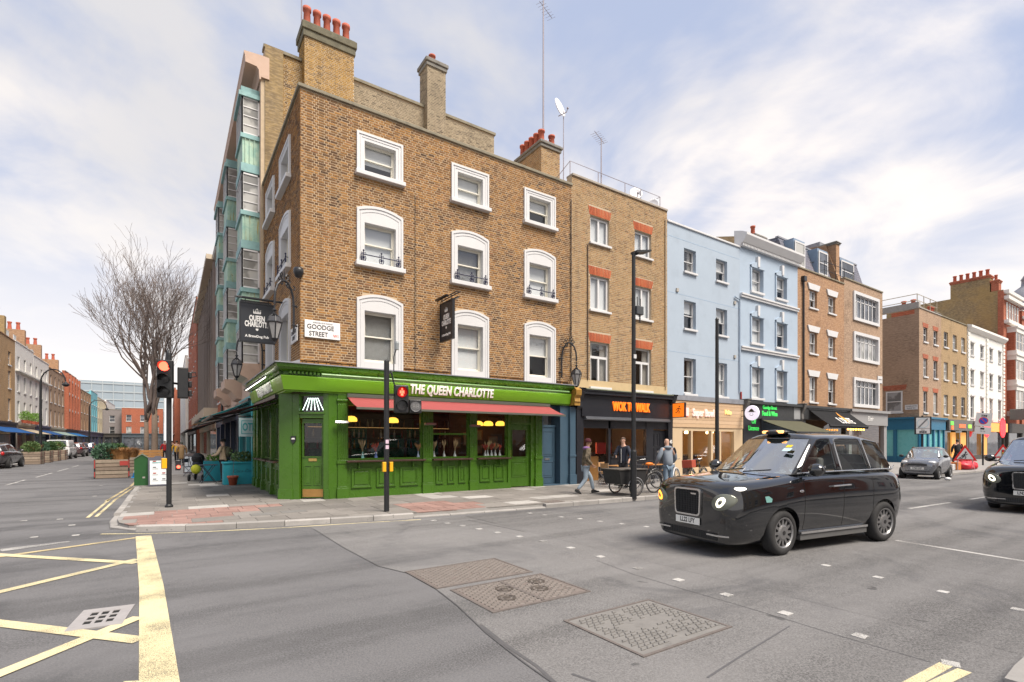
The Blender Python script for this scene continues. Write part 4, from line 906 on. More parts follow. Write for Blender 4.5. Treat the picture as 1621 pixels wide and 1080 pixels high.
q = MB(S).quad((15.25, -.08, 1.16), (17.4, -.08, 1.16), (17.4, -.08, 2.34), (15.25, -.08, 2.34)); q = q.done('pane', SHOPG, wk)
panel_door(S, 17.90, 18.78, .13, 2.30, WB, None, [(18.0, 18.28, .95, 1.5), (18.4, 18.68, .95, 1.5), (18.0, 18.28, 1.6, 2.15), (18.4, 18.68, 1.6, 2.15), (18.0, 18.28, .25, .85), (18.4, 18.68, .25, .85)], wk, rec=-.10, letter=(18.22, 18.46, 1.3, 1.38), hm=M('chrome'))
text('house_number', '45', S, 18.97, .09, 1.78, .22, LETW, wk, sx=.8, bold=.006)
# interior of the noodle shop
m = MB(); m.quad((13.6, 19, .1), (19, 19, .1), (19, 19, 3), (13.6, 19, 3)); m.quad((13.6, 15.5, .1), (19, 15.5, .1), (19, 19, .1), (13.6, 19, .1)); m.quad((13.6, 15.5, 2.8), (19, 15.5, 2.8), (19, 19, 2.8), (13.6, 19, 2.8)); m.quad((13.6, 15.5, .1), (13.6, 19, .1), (13.6, 19, 2.8), (13.6, 15.5, 2.8)); m.done('interior_wall', M('kitchen_wall', (.22, .15, .10), .7, var=.3), wk, fix=False)
MB().box(14.05, 15.6, 16.4, 17.0, .1, 1.15).done('counter', M('oak', (.40, .20, .07), .5, var=.2, vs=8), wk); MB().box(16.0, 18.5, 17.4, 17.9, .1, 1.3).done('counter', M('steel', (.4, .4, .4), .3, .8), wk)
for k in range(4): MB().box(14.2 + k*.55, 14.65 + k*.55, 18.8, 18.9, 1.6, 2.2).done('menu_board', M('menu_glow', (.9, .4, .1), .5, emis=(1, .45, .12), es=2), wk)
MB().box(14.6, 14.7, 17.2, 17.3, .8, 2.5).done('light_strip', M('warm_tube'), wk); MB().box(15.7, 16.6, 16.6, 16.7, 1.25, 1.75).done('drinks_fridge', M('red_box', (.5, .04, .03), .4, var=.3), wk)
# projecting square sign
t = thing('projecting_sign', 'square orange light box sign with a black running figure', 'sign', (18.95, 14.75, 3.2))
MB(GY(0)).box(-.05, .06, -.33, .33, -.33, .33).done('sign_box', WB, t)
sgF = lambda u, n, z: (-n, -u, z)
sgx = lambda u, n, z: (-.05 - n, u, z)
MB(sgx).box(-.30, .30, 0, .012, -.30, .30).done('sign_face', M('orange_panel', (.9, .20, .015), .5, emis=(1, .20, .012), es=.35), t)
rf = lambda u, n, z: (-.062 - n, -u, z)
m = MB(rf); m.sph((.06, .002, .16), (.035, .003, .035), 10, 6)
for P in ([(.04, .10), (-.01, -.01)], [(.04, .09), (.11, .03), (.15, .07)], [(.03, .09), (-.06, .07), (-.09, .01)], [(-.01, -.01), (.06, -.06), (.04, -.16)], [(-.01, -.01), (-.06, -.09), (-.14, -.10)]): m.tube([(a, .002, c) for a, c in P], .016, 5)
m.done('running_figure', BLACKP, t)
# roof terrace rail, dishes, aerials
rl = thing('roof_railing', 'thin metal railing along the parapet of the tan brick building', 'railing', (13.4, 15.8, 12.5), world=True)
pts = [(13.45, 15.78), (15.0, 15.78), (16.6, 15.78), (17.6, 15.78), (18.9, 15.78)]
for x, y in pts: MB().tube([(x, y, 12.1), (x, y, 13.15)], .018, 6).done('post', M('rail_grey', (.30, .27, .30), .5, .3), rl)
MB().tube([(13.45, 17.4, 12.55), (13.45, 15.78, 13.15)] + [(x, y, 13.15) for x, y in pts[1:]] + [(18.95, 17.2, 13.1)], .014, 6).done('rail', M('rail_grey'), rl)
def dish(loc, r, az, label):
    t = thing('satellite_dish', label, 'satellite dish', loc, az); 
    MB().lathe([(0, -.0), (r*.4, .03*r), (r*.75, .11*r), (r, .22*r), (r, .26*r), (r*.75, .15*r), (0, .05*r)], 20, (0, 0, 0), M4=Matrix.Rotation(R_(75), 4, 'X')).done('dish', M('dish_grey', (.62, .63, .66), .5, var=.1), t, True)
    MB().tube([(0, 0, -r*.8), (0, -r*1.0, -r*.75), (0, -r*1.15, -r*.4)], .018, 6).done('feed_arm', M('rail_grey'), t); MB().sph((0, -r*1.15, -r*.38), .05, 8, 6).done('receiver', M('rail_grey'), t)
    return t
def pole(loc, h_, label, r=.02, yagi=None):
    t = thing('aerial_mast', label, 'aerial', loc); MB().tube([(0, 0, 0), (0, 0, h_)], [r*1.25, r*.8], 6).done('mast', M('rail_grey'), t)
    if yagi:
        zz, L, az = yagi; c, s = math.cos(az), math.sin(az); m = MB(); m.tube([(-c*L*.3, -s*L*.3, zz), (c*L*.7, s*L*.7, zz+.1*L)], .012, 5)
        for k in range(7): q = -.25 + k*.15; m.tube([(c*L*q - s*.2, s*L*q + c*.2, zz + .05*L*q), (c*L*q + s*.2, s*L*q - c*.2, zz + .05*L*q)], .007, 4)
        m.done('yagi_antenna', M('rail_grey'), t)
    return t
dish((14.65, 18.0, 16.9), .42, R_(20), 'grey satellite dish on a tall pole above the chimney with many pots'); pole((14.95, 18.0, 11.9), 5.0, 'slender pole carrying a satellite dish beside the pot topped chimney', .02)
dish((17.45, 15.95, 12.95), .30, R_(-30), 'satellite dish on the roof railing beside the aerial'); dish((18.6, 15.95, 12.75), .30, R_(-60), 'satellite dish at the corner of the roof railing over the pale blue house')
pole((13.79, 18.0, 11.9), 9.5, 'very tall aerial mast strapped behind the brick chimney', .035, (9.2, 1.2, R_(25))); pole((15.24, 15.85, 12.1), 2.6, 'short roof aerial with a thin boom on the parapet railing', .025, (2.5, .9, R_(200)))
# chimney between the two
pc = [(13.15 + (k % 2)*.0, 17.3 + k*.34, .55, .15) for k in range(5)] + [(13.7, 17.3, .5, .15), (13.7, 17.8, .5, .15)]
stack(wk, 12.95, 13.95, 17.05, 18.85, 11.3, 14.5, STOCK, MORT_D, pc, cap=.30, seed=41)
# ================================================================== pale blue house
SKYB = M('pale_blue_stucco', (.352, .42, .50), .75, var=.06, vs=1.2, bump=.1, bs=20, dirt=.10); SKYB2 = M('pale_blue_paint', (.355, .435, .53), .75, var=.06, vs=1.2, dirt=.10)
b1 = thing('pale_blue_house', 'pale blue rendered house with plain parapet and recessed sash windows', 'house', (22, Yb, 0), world=True)
ww = [(20.27, 21.17), (22.78, 23.72)]; lv = [(9.90, 11.0), (7.18, 8.52), (4.08, 5.78)]
shell(b1, F, 19.055, 24.83, 3.75, 11.95, 8, [(a, b, c, d) for a, b in ww for c, d in lv], SKYB, .20, cop=WHITE)
for z in (11.35, 8.75, 6.0): MB(F).box(19.06, 24.82, .0, .004, z-.012, z+.012).done('render_joint', M('render_joint', (.30, .40, .52), .8), b1)
for a, b in ww:
    for c, d in lv: sash(b1, F, a, b, c, d, .16, WHITE, inside=wseed.choice(['net', 'half', 'blind', 'curtain']), sill=(.05, .10, .10))
for x, z in ((19.75, 8.9), (24.35, 9.0), (24.35, 6.2)): MB(F).box(x-.08, x+.08, .0, .06, z-.08, z+.08).done('wall_vent', STONE, b1)
WOODP = [M('larch_plank_%d' % i, c, .6, var=.12, vs=10) for i, c in enumerate([(.52, .36, .22), (.55, .39, .25), (.49, .34, .21)])]
m = MB(S); m.box(19.12, 24.7, -.15, .05, 2.46, 3.72); fb = m.done('fascia', WOODP[1], b1)
for k in range(7): MB(S).box(19.12, 24.7, .052, .075, 2.47 + k*.178, 2.47 + k*.178 + .168).done('plank', WOODP[k % 3], fb)
MB(S).box(19.1, 24.75, -.2, .12, 3.72, 3.95).done('lead_roof', LEAD, b1)
PINKL = M('lit_letters', (.72, .50, .45), .4, emis=(1, .70, .62), es=.22)
text('sign_lettering', 'Super Bowl', S, 21.35, .10, 3.16, .50, PINKL, fb, sx=.72, bold=.010, ext=.03); MB(S).box(20.0, 20.2, .08, .13, 3.0, 3.38).done('sign_emblem', M('pink_letter', (.8, .15, .15), .4, emis=(1, .3, .25), es=1), fb)
text('sign_lettering', 'Poke', S, 23.35, .10, 3.26, .30, M('amber_letters', (1, .6, .2), .4, emis=(1, .6, .2), es=.4), fb, sx=.85, bold=.008, ext=.02)
SBW = M('beige_frame', (.55, .42, .27), .5, var=.06)
m = MB(S); m.box(19.12, 19.85, -.15, .04, Z0, 2.46); m.box(23.95, 24.7, -.15, .04, Z0, 2.46); m.box(19.85, 23.95, -.15, .03, 2.30, 2.46); m.box(20.5, 20.62, -.15, .03, Z0, 2.3); m.box(22.05, 22.2, -.15, .03, Z0, 2.3); m.box(22.75, 22.87, -.15, .03, Z0, 2.3); m.box(20.62, 23.95, -.15, .03, Z0, .55); m.done('shopfront', SBW, b1, bevel=.006)
for a, b, c in ((20.62, 22.05, .55), (22.2, 22.75, .55), (22.87, 23.95, .55), (19.85, 20.5, .2)): MB(S).quad((a, -.08, c), (b, -.08, c), (b, -.08, 2.3), (a, -.08, 2.3)).done('pane', SHOPG, b1)
m = MB(); m.quad((19.2, 19.5, .1), (24.6, 19.5, .1), (24.6, 19.5, 2.9), (19.2, 19.5, 2.9)); m.quad((19.2, 15.5, .1), (24.6, 15.5, .1), (24.6, 19.5, .1), (19.2, 19.5, .1)); m.quad((19.2, 15.5, 2.7), (24.6, 15.5, 2.7), (24.6, 19.5, 2.7), (19.2, 19.5, 2.7)); m.quad((24.6, 15.5, .1), (24.6, 19.5, .1), (24.6, 19.5, 2.7), (24.6, 15.5, 2.7)); m.quad((19.2, 15.5, .1), (19.2, 19.5, .1), (19.2, 19.5, 2.7), (19.2, 15.5, 2.7)); m.done('interior_wall', M('warm_wall', (.62, .43, .24), .7, var=.15), b1, fix=False)
for x, y in ((20.4, 16.3), (21.9, 16.5), (23.4, 16.3), (21.2, 18), (22.9, 18)): MB().lathe([(0, 0), (.16, 0), (.2, .08), (.05, .2), (0, .2)], 12, (x, y, 2.2)).done('ceiling_lamp', M('lamp_glow', (1, .8, .5), .4, emis=(1, .66, .30), es=5), b1)
MB().box(20.8, 23.6, 17.2, 17.6, .1, 1.05).done('counter', M('dark_wood'), b1); MB().box(20.7, 23.7, 17.15, 17.65, 1.05, 1.12).done('counter_top', M('steel'), b1)
# ================================================================== pale blue house with cornice
b2 = thing('pale_blue_cornice_house', 'pale blue painted brick house with white dentil cornice and arched windows', 'house', (27.7, Yb, 0), world=True)
ww = [(25.88, 26.98), (28.34, 29.42)]; lv = [(9.90, 11.15), (7.12, 8.52), (4.15, 5.80)]
shell(b2, F, 24.832, 30.70, 3.75, 12.2, 8, [(a, b, c, d) for a, b in ww for c, d in lv], SKYB2, .18)
for a, b in ww:
    for c, d in lv:
        wv = sash(b2, F, a, b, c, d, .14, WHITE, inside=wseed.choice(['half', 'net', 'blind']), sill=(.10, .10, .12))
        tp = arch(a-.10, b+.10, d+.02, .2); m = MB(F)
        for i in range(len(tp)-1):
            (p, q), (r, s) = tp[i], tp[i+1]; m.add([(p, .0, d), (r, .0, d), (r, .0, s+.10), (p, .0, q+.10), (p, .09, d), (r, .09, d), (r, .09, s+.10), (p, .09, q+.10)], [(4,5,6,7), (2,3,7,6), (0,1,5,4)])
        for x in (a-.10, b): m.box(x, x+.10, 0, .06, c, d+.02)
        m.done('arched_hood', SKYB2, wv, fix=False); MB(F).prism([((a+b)/2-.08, d+.06), ((a+b)/2+.08, d+.06), ((a+b)/2+.11, d+.62), ((a+b)/2-.11, d+.62)], .0, .14).done('keystone', WHITE, wv)
for z in (9.50, 6.72): m = MB(F); m.box(24.84, 30.69, 0, .10, z-.10, z+.10); m.box(24.84, 30.69, .10, .15, z+.02, z+.10); m.done('string_course', WHITE, b2)
m = MB(F); m.extr_u([(-.3, 12.05), (.10, 12.05), (.10, 12.16), (.22, 12.22), (.36, 12.45), (.42, 12.55), (.42, 12.66), (.15, 12.80), (-.3, 12.95)], 24.80, 30.75); m.done('cornice', WHITE, b2)
m = MB(F)
for k in range(44): x = 24.84 + k*.134; m.box(x, x+.075, .09, .20, 12.04, 12.16)
tag(m.done('dentil_course', WHITE, b2), None, None, kind='stuff')
BK = M('wall_soot', (.10, .085, .06), .95, var=.4, vs=5)
FARB = brick_tex('far_brick_tan', (.44, .28, .15), (.52, .34, .18), (.42, .34, .24)); FARB2 = brick_tex('far_brick_brown', (.35, .20, .12), (.42, .25, .14), (.42, .34, .26)); FARB3 = brick_tex('far_brick_pink', (.34, .23, .155), (.42, .29, .20), (.42, .34, .27)); FARB4 = brick_tex('far_brick_yellow', (.36, .25, .14), (.42, .29, .16), (.40, .33, .22)); FARR = brick_tex('far_brick_red', (.37, .105, .06), (.44, .14, .08), (.40, .25, .18)); FARS = brick_tex('far_brick_sooty', (.24, .18, .11), (.34, .25, .13), (.30, .25, .18), warm=(.40, .27, .10))
for x0, x1, zz in ((24.75, 25.1, 12.75), (30.4, 30.75, 13.3)): MB().add([(x0, 15.8, 11), (x1, 15.8, 11), (x1, 23, 11), (x0, 23, 11), (x0, 15.8, zz-.1), (x1, 15.8, zz-.1), (x1, 20, zz+1.2), (x0, 20, zz+1.2), (x1, 23, zz+.6), (x0, 23, zz+.6)], [(0,1,5,4), (4,5,6,7), (7,6,8,9), (0,4,7,9,3), (1,2,8,6,5)]).done('party_wall', FARB4, b2)
G5 = M('shop_charcoal', (.03, .032, .034), .5, var=.2)
m = MB(S); m.box(25.0, 29.7, -.15, .10, 3.02, 3.78); m.box(24.95, 30.7, -.2, .25, 3.78, 3.92); gf = m.done('fascia', G5, b2); MB(S).box(29.7, 30.4, -.1, .11, 3.05, 3.76).done('fascia_end', M('grey_panel', (.28, .29, .30), .5), b2)
GLET = M('green_letters', (.05, .6, .1), .4, emis=(.06, .7, .12), es=.3)
text('sign_lettering', 'Goodge Street', S, 27.15, .12, 3.63, .27, GLET, gf, sx=.85, bold=.003, ext=.015); text('sign_lettering', 'Food & Wine', S, 27.15, .12, 3.30, .36, GLET, gf, sx=.76, bold=.006, ext=.015)
consoles(b2, S, 24.86, 3.1, 3.95, M('stone_dark', (.12, .115, .11), .8, var=.3)); consoles(b2, S, 30.6, 3.0, 3.95, M('stone_dark'))
m = MB(S); m.box(24.75, 25.06, -.15, .06, Z0, 3.1); MB(S).box(30.45, 30.75, -.15, .06, Z0, 3.1).done('shopfront_pier', WB, b2); m.box(25.05, 26.5, -.15, .02, .5, 3.02); m.done('shopfront', WB, b2)
MB(S).box(25.05, 30.45, -3.9, -3.8, .1, 3).done('shop_interior', M('shop_shelves', (.20, .14, .10), .8, var=.7, vs=7), b2)
text('sign_lettering', 'Off', S, 25.75, .03, 2.85, .34, GLET, gf, sx=.9); text('sign_lettering', 'Licence', S, 25.75, .03, 2.50, .36, GLET, gf, sx=.9)
awning(S, 26.4, 30.5, 2.98, 2.30, 1.9, M('awning_olive', (.16, .155, .10), .85, var=.15), b2)
MB(F).tube([(24.86, .06, Z0), (24.86, .06, 4.4)], .045, 8).done('drain_pipe', M('red_pipe', (.32, .04, .03), .5), b2); MB(F).tube([(24.75, .07, 4.4), (24.75, .07, 9.2), (24.3, .07, 9.3)], .04, 8).done('drain_pipe', SKYB2, b2)
t = thing('round_projecting_sign', 'round white projecting sign with a smiling cap face above the wine shop', 'sign', (24.55, 14.65, 3.25))
MB(lambda u, n, z: (-n, u, z)).lathe([(0, -.06), (.36, -.06), (.38, -.03), (.38, .03), (.36, .06), (0, .06)], 28, axis='y').done('disc', M('sign_lilac', (.72, .70, .80), .4, emis=(.8, .78, .95), es=.25), t)
m = MB(lambda u, n, z: (-.065 - n, -u, z)); m.add([(-.16 + .32*i/8, .0, .05 + .16*math.sin(math.pi*i/8)) for i in range(9)], [tuple(range(9))]); m.tube([(-.2, .002, .06), (.22, .002, .04)], .012, 5); m.tube([(-.1, .002, -.08), (-.03, .002, -.13), (.05, .002, -.13), (.1, .002, -.08)], .01, 5); m.sph((-.06, .002, -.02), .015, 6, 5); m.sph((.06, .002, -.02), .015, 6, 5); m.done('cap_face', BLACKP, t, fix=False)
for zz in (-.25, .25): MB().tube([(0, .3, zz*.6), (0, .6, zz*.6)], .02, 6).done('bracket', BLACKP, t)
# ================================================================== brick house with mansard
SLATE = brick_tex('slate', (.16, .17, .21), (.20, .20, .24), (.08, .08, .10), warm=(.20, .18, .22), w_=.32, h_=.20)
b5 = thing('mansard_brick_house', 'brown brick house with white flared lintels and a slate mansard roof', 'house', (33.6, Yb, 0), world=True)
ww = [(32.1, 33.0), (34.45, 35.35)]; lv = [(9.92, 11.0), (7.15, 8.45), (4.2, 5.75)]
shell(b5, F, 30.702, 36.57, 3.75, 12.05, 8, [(a, b, c, d) for a, b in ww for c, d in lv], FARB2, .16, cop=COPE, zr=12.0)
for a, b in ww:
    for c, d in lv: wv = sash(b5, F, a, b, c, d, .12, WHITE, bars=1, inside=wseed.choice(['half', 'net', 'curtain']), sill=(.10, .08, .10)); MB(F).prism([(a-.12, d), (b+.12, d), (b+.30, d+.36), (a-.30, d+.36)], .0, .07).done('lintel', WHITE, wv)
MB(F).tube([(31.25, .08, 4.2), (31.25, .08, 11.3)], .055, 8).done('drain_pipe', BLACKP, b5); MB(F).box(31.1, 31.4, .0, .2, 11.3, 11.6).done('hopper_head', BLACKP, b5)
def mansard(b, x0, x1, y0, zb, zt, dormers, wm=None):
    m = MB(); m.quad((x0, y0, zb), (x1, y0, zb), (x1, y0+.75, zt), (x0, y0+.75, zt)); m.quad((x0, y0+.75, zt), (x1, y0+.75, zt), (x1, y0+7, zt+.5), (x0, y0+7, zt+.5)); m.quad((x1, y0, zb), (x1, y0+7, zb), (x1, y0+7, zt+.5), (x1, y0+.75, zt)); m.quad((x0, y0, zb), (x0, y0+7, zb), (x0, y0+7, zt+.5), (x0, y0+.75, zt)); r = m.done('mansard_roof', SLATE, b, fix=False)
    MB().box(x0-.03, x1+.03, y0+.70, y0+.9, zt-.03, zt+.07).done('lead_ridge', LEAD, r)
    for a, c0, c1, w_ in dormers:
        q = MB(); q.box(a-.06, a+w_+.06, y0+.06, y0+1.2, c0-.1, c1+.14); d = q.done('dormer', M('blue_lead', (.22, .30, .40), .5, .2, var=.2), r); far_win(r, GY(y0+.05), a, a+w_, c0, c1, -.06, WHITE, .10, 1, True)
mansard(b5, 30.75, 36.5, 15.95, 12.0, 14.25, [(31.3, 12.45, 13.95, 1.2), (34.2, 12.45, 13.95, 1.2)])
stack(b5, 32.2, 33.4, 19, 20.4, 13, 15.6, None, None, [(32.6, 19.4, .7, .16)], tex=FARB4, cap=.3); stack(b5, 36.4, 36.85, 15.9, 21, 11, 15.0, None, None, [], tex=FARB2, cap=.2)
MB().add([(36.3, 15.6, 12), (36.8, 15.6, 12), (36.8, 21, 12), (36.3, 21, 12), (36.3, 16.5, 14.9), (36.8, 16.5, 14.9), (36.8, 21, 15.4), (36.3, 21, 15.4)], [(0,1,5,4), (4,5,6,7), (0,4,7,3), (1,2,6,5)]).done('party_wall', FARB2, b5)
m = MB(S); m.box(30.8, 36.5, -.15, .12, 3.1, 3.78); m.box(30.75, 36.6, -.2, .24, 3.78, 3.92); m.box(30.75, 31.1, -.15, .06, Z0, 3.1); m.box(36.2, 36.55, -.15, .06, Z0, 3.1); m.done('shopfront', G5, b5); MB(S).box(31, 36.3, -3.9, -3.8, .1, 3).done('shop_interior', M('shop_shelves'), b5)
MB(S).quad((31.1, -.08, .4), (36.2, -.08, .4), (36.2, -.08, 3.1), (31.1, -.08, 3.1)).done('pane', SHOPG, b5)
aw = awning(S, 31.4, 36.4, 3.72, 2.75, 1.25, M('awning_black', (.02, .021, .024), .85, var=.2), b5, valance=.16)
aF = lambda u, n, z: S(u, .05 + (3.72-z)/(3.72-2.75)*1.2 + n + .03, z)
text('sign_lettering', 'IL DENTE', aF, 34.2, .01, 3.05, .48, LETW, aw, sx=.9, bold=.012); MB(aF).prism([(34.3, 2.9), (34.55, 3.15), (34.4, 3.4), (34.45, 3.62), (34.2, 3.42), (34.15, 3.2), (34.25, 3.05)], .01, .025).done('flame_emblem', M('amber_paint', (.65, .28, .04), .6), aw)
for k in range(7): MB().sph((35.0 + k*.36, 14.6, 2.56), .06, 8, 6).done('festoon_bulb', M('festoon', (1, .4, .1), .4, emis=(1, .38, .06), es=4), b5)
# ================================================================== brown brick with wide white windows
b6 = thing('wide_window_brick_house', 'pinkish brick house with wide white framed multi pane windows', 'house', (39.5, Yb, 0), world=True)
lv = [(10.1, 11.68), (7.4, 8.98), (4.3, 5.92)]; a, b = 38.0, 41.6
shell(b6, F, 36.572, 42.5, 3.75, 12.45, 8, [(a, b, c, d) for c, d in lv], FARB3, .16, cop=COPE)
for c, d in lv:
    m = MB(F); m.frame(a-.18, b+.18, -.05, .10, c-.18, d+.18, .20); m.frame(a, b, -.14, -.06, c, d, .06); m.box(a+.06, b-.06, -.13, -.07, d-.42, d-.36)
    for k in range(1, 6): x = a + (b-a)*k/6; m.box(x-.05, x+.05, -.13, -.07, c+.06, d-.06)
    wv = m.done('window', WHITE, b6)
    for k in range(6): x0, x1 = a + (b-a)*k/6 + .05, a + (b-a)*(k+1)/6 - .05; MB(F).quad((x0, -.10, c+.06), (x1, -.10, c+.06), (x1, -.10, d-.06), (x0, -.10, d-.06)).done('pane', FPANE[(k*2+int(c)) % 4], wv)
mansard(b6, 37.0, 42.4, 16.4, 12.3, 14.9, [(38.3, 12.9, 14.3, 1.9)]); MB().box(37.0, 39.4, 17.2, 18.2, 14.9, 15.5).done('roof_housing', LEAD, b6)
rl = thing('balcony_railing', 'black iron balcony railing in front of the slate dormers', 'railing', (35, 15.7, 12.2), world=True)
for x in (34.5, 36.0, 37.2, 38.6): MB().tube([(x, 15.75, 12.0), (x, 15.75, 13.3)], .02, 6).done('post', BLACKP, rl)
for z in (12.7, 13.25): MB().tube([(34.0, 16.4, z), (34.5, 15.75, z), (38.6, 15.75, z), (39.2, 16.2, z)], .018, 6).done('rail', BLACKP, rl)
GRS = M('grey_shop', (.27, .27, .275), .6, var=.06)
m = MB(S); m.box(36.6, 42.4, -.15, .16, 2.9, 3.75); m.box(36.55, 42.5, -.2, .3, 3.75, 3.92); m.box(36.6, 37.0, -.15, .08, Z0, 2.9); m.box(42.0, 42.45, -.15, .08, Z0, 2.9); m.box(37, 42, -.15, .04, Z0, .6); gsf = m.done('shopfront', GRS, b6); MB(S).quad((37, -.08, .6), (42, -.08, .6), (42, -.08, 2.9), (37, -.08, 2.9)).done('pane', SHOPG, b6); MB(S).box(36.8, 42.3, -3.9, -3.8, .1, 3).done('shop_interior', M('amber_room', (.5, .22, .07), .8, emis=(1, .45, .1), es=.25), b6)
text('sign_lettering', 'Elixir', S, 39.6, .17, 3.33, .45, LETW, gsf, sx=.9)
pole((41.5, 18, 12.2), 4.6, 'thin flagpole like mast on the roof of the wide window house', .025)
# street name plate on its corner
t = thing('street_name_plate', 'small white street name plate high on the pinkish brick corner', 'street sign', (42.0, 15.48, 6.2)); MB(GY(0)).box(-.38, .38, 0, .02, -.25, .25).done('plate', WHITE, t); text('lettering', 'GOODGE ST', GY(0), 0, .022, .0, .12, BLACKP, t, sx=.8, ext=.003)
# ================================================================== beyond the side lane
FL = EX(49.37)
b7 = thing('lane_corner_building', 'brown brick lane corner building with red lintels above a teal shop', 'building', (52, Yb, 0), world=True)
lv = [(9.85, 11.0), (7.05, 8.5), (4.15, 5.85)]; ww = [(50.25, 51.1), (52.45, 53.35)]
H = [(a, b, c, d) for a, b in ww for c, d in lv]
shell(b7, F, 49.37, 54.25, 3.7, 12.4, 9, H, FARB3, .14, cop=STONE, side0=3.7); 
for a, b, c, d in H: far_win(b7, F, a, b, c, d); MB(F).prism([(a-.1, d), (b+.1, d), (b+.2, d+.34), (a-.2, d+.34)], 0, .02).done('lintel', FARR, b7)
far_win(b7, FL, 16.6, 17.75, 4.2, 5.9, -.04, WHITE, .1); MB(FL).prism([(16.4, 6.0), (17.9, 6.0), (18.0, 6.4), (16.3, 6.4)], 0, .02).done('lintel', FARR, b7)
MB(FL).box(15.5, 24, -.3, .06, 12.4, 12.9).done('parapet', STONE, b7)
m = MB()
for x in (49.6, 51, 52.4, 53.9): m.tube([(x, 15.7, 12.4), (x, 15.7, 13.6)], .03, 5)
for z in (13.1, 13.6): m.tube([(49.6, 23, z), (49.6, 15.7, z), (53.9, 15.7, z)], .03, 5)
m.done('roof_railing', M('rail_tan', (.35, .30, .22), .6), b7)
stack(b7, 49.6, 52.0, 20, 21, 12, 14.6, None, None, [(49.9 + k*.45, 20.5, .8, .17) for k in range(5)], tex=FARB2, cap=.3)
TEAL = M('teal_paint', (.012, .13, .24), .45, var=.08); TURQ = M('turquoise_film', (.13, .40, .42), .3, var=.1, vs=1, emis=(.1, .4, .42), es=.02)
for F_, u0, u1, nn in ((S, 49.4, 54.2, 4), (EX(49.2), 15.4, 22, 4)):
    m = MB(F_); m.box(u0, u1, -.2, .12, 2.75, 3.6); m.box(u0-.1, u1, -.2, .28, 3.6, 3.75); st = (u1-u0)/nn
    for k in range(nn+1): x = u0 + st*k; m.box(max(u0, x-.12), min(u1, x+.12), -.2, .06, Z0, 2.75)
    m.box(u0, u1, -.2, .03, Z0, .6); m.done('shopfront', TEAL, b7)
    for k in range(nn): MB(F_).quad((u0+st*k+.12, -.06, .6), (u0+st*(k+1)-.12, -.06, .6), (u0+st*(k+1)-.12, -.06, 2.75), (u0+st*k+.12, -.06, 2.75)).done('pane', TURQ, b7)
t = thing('street_name_plate', 'white street name plate on the lane side wall above the teal shop', 'street sign', (49.33, 16.0, 4.55)); MB(EX(0)).box(-.42, .42, 0, .02, -.2, .2).done('plate', WHITE, t); tf = lambda u, n, z: EX(0)(-u, n, z); text('lettering', 'CHARLOTTE', tf, 0, .022, .07, .14, BLACKP, t, sx=.9, ext=.003); text('lettering', 'PLACE W1', tf, 0, .022, -.09, .14, BLACKP, t, sx=.9, ext=.003)
def terrace(name, label, F_, u0, u1, zt, mat, bays, lv, depth=9, wmat=None, cop=None, shopm=None, loc=None, z0=3.7, fasc=None, hood=False, zr=None):
    b = thing(name, label, 'building', loc or F_((u0+u1)/2, 0, 0), world=True); W_ = (u1-u0)/bays; H = []
    for k in range(bays):
        c_ = u0 + W_*(k+.5); hw = min(.5, W_*.30)
        for c, d in lv: H.append((c_-hw, c_+hw, c, d))
    shell(b, F_, u0, u1, z0, zt, depth, H, mat, .12, cop=cop or COPE, zr=zr)
    for h_ in H:
        wv = far_win(b, F_, *h_, mat=wmat)
        if hood: MB(F_).box(h_[0]-.1, h_[1]+.1, 0, .12, h_[3]+.02, h_[3]+.16).done('hood', wmat or WHITE, wv)
    if shopm:
        m = MB(F_); m.box(u0+.03, u1-.03, -.2, .12, 2.8, 3.5); m.box(u0, u1, -.2, .25, 3.5, z0); m.box(u0+.03, u0+.35, -.2, .08, Z0, 2.8); m.box(u1-.35, u1-.03, -.2, .08, Z0, 2.8); m.box((u0+u1)/2-.12, (u0+u1)/2+.12, -.2, .04, Z0, 2.8); m.box(u0+.3, u1-.3, -.2, .02, Z0, .5); sf = m.done('shopfront', shopm, b)
        for a, c in ((u0+.35, (u0+u1)/2-.12), ((u0+u1)/2+.12, u1-.35)): MB(F_).quad((a, -.1, .5), (c, -.1, .5), (c, -.1, 2.8), (a, -.1, 2.8)).done('pane', FPANE[rnd.choice((0, 2))], b)
    return b
b8 = terrace('yellow_brick_house', 'yellow brown brick house of three window bays beside the lane corner', F, 54.252, 60.85, 12.4, FARB4, 3, [(9.9, 11.2), (7.1, 8.6), (4.15, 5.8)], shopm=M('shop_grey', (.10, .10, .10), .6))
m = MB(S); m.box(54.6, 60.6, .10, .25, 2.75, 3.65); sg = m.done('sign_board', M('sign_grey', (.13, .125, .12), .6), b8)
for x, z, w_, c in ((55.2, 3.35, .7, (.1, .5, .05)), (55.3, 2.98, .5, (.7, .12, .03)), (59.8, 3.15, .8, (.25, .6, .05)), (57.8, 3.15, 1.6, (.75, .10, .03))): MB(S).box(x-w_/2, x+w_/2, .26, .28, z-.16, z+.16).done('sign_patch', M('sgn%.1f' % x, c, .5, emis=c, es=.6), sg)
MB(S).box(56.6, 57.6, -.25, -.15, .4, 2.6).done('lit_doorway', M('amber_room'), b8); MB(S).box(58.6, 60.0, -.095, -.06, .5, 2.6).done('lit_window', M('amber_room'), b8)
stack(b8, 54.0, 54.8, 17, 19, 12, 13.6, None, None, [(54.4, 17.5, .7, .2), (54.4, 18.2, .7, .2)], tex=FARR, cap=.2); stack(b8, 59.5, 60.8, 17.5, 18.6, 12, 14.0, None, None, [(59.8 + k*.4, 18, .6, .17) for k in range(3)], tex=FARB2, cap=.2)
STU = M('white_stucco', (.76, .745, .70), .75, var=.05, dirt=.06)
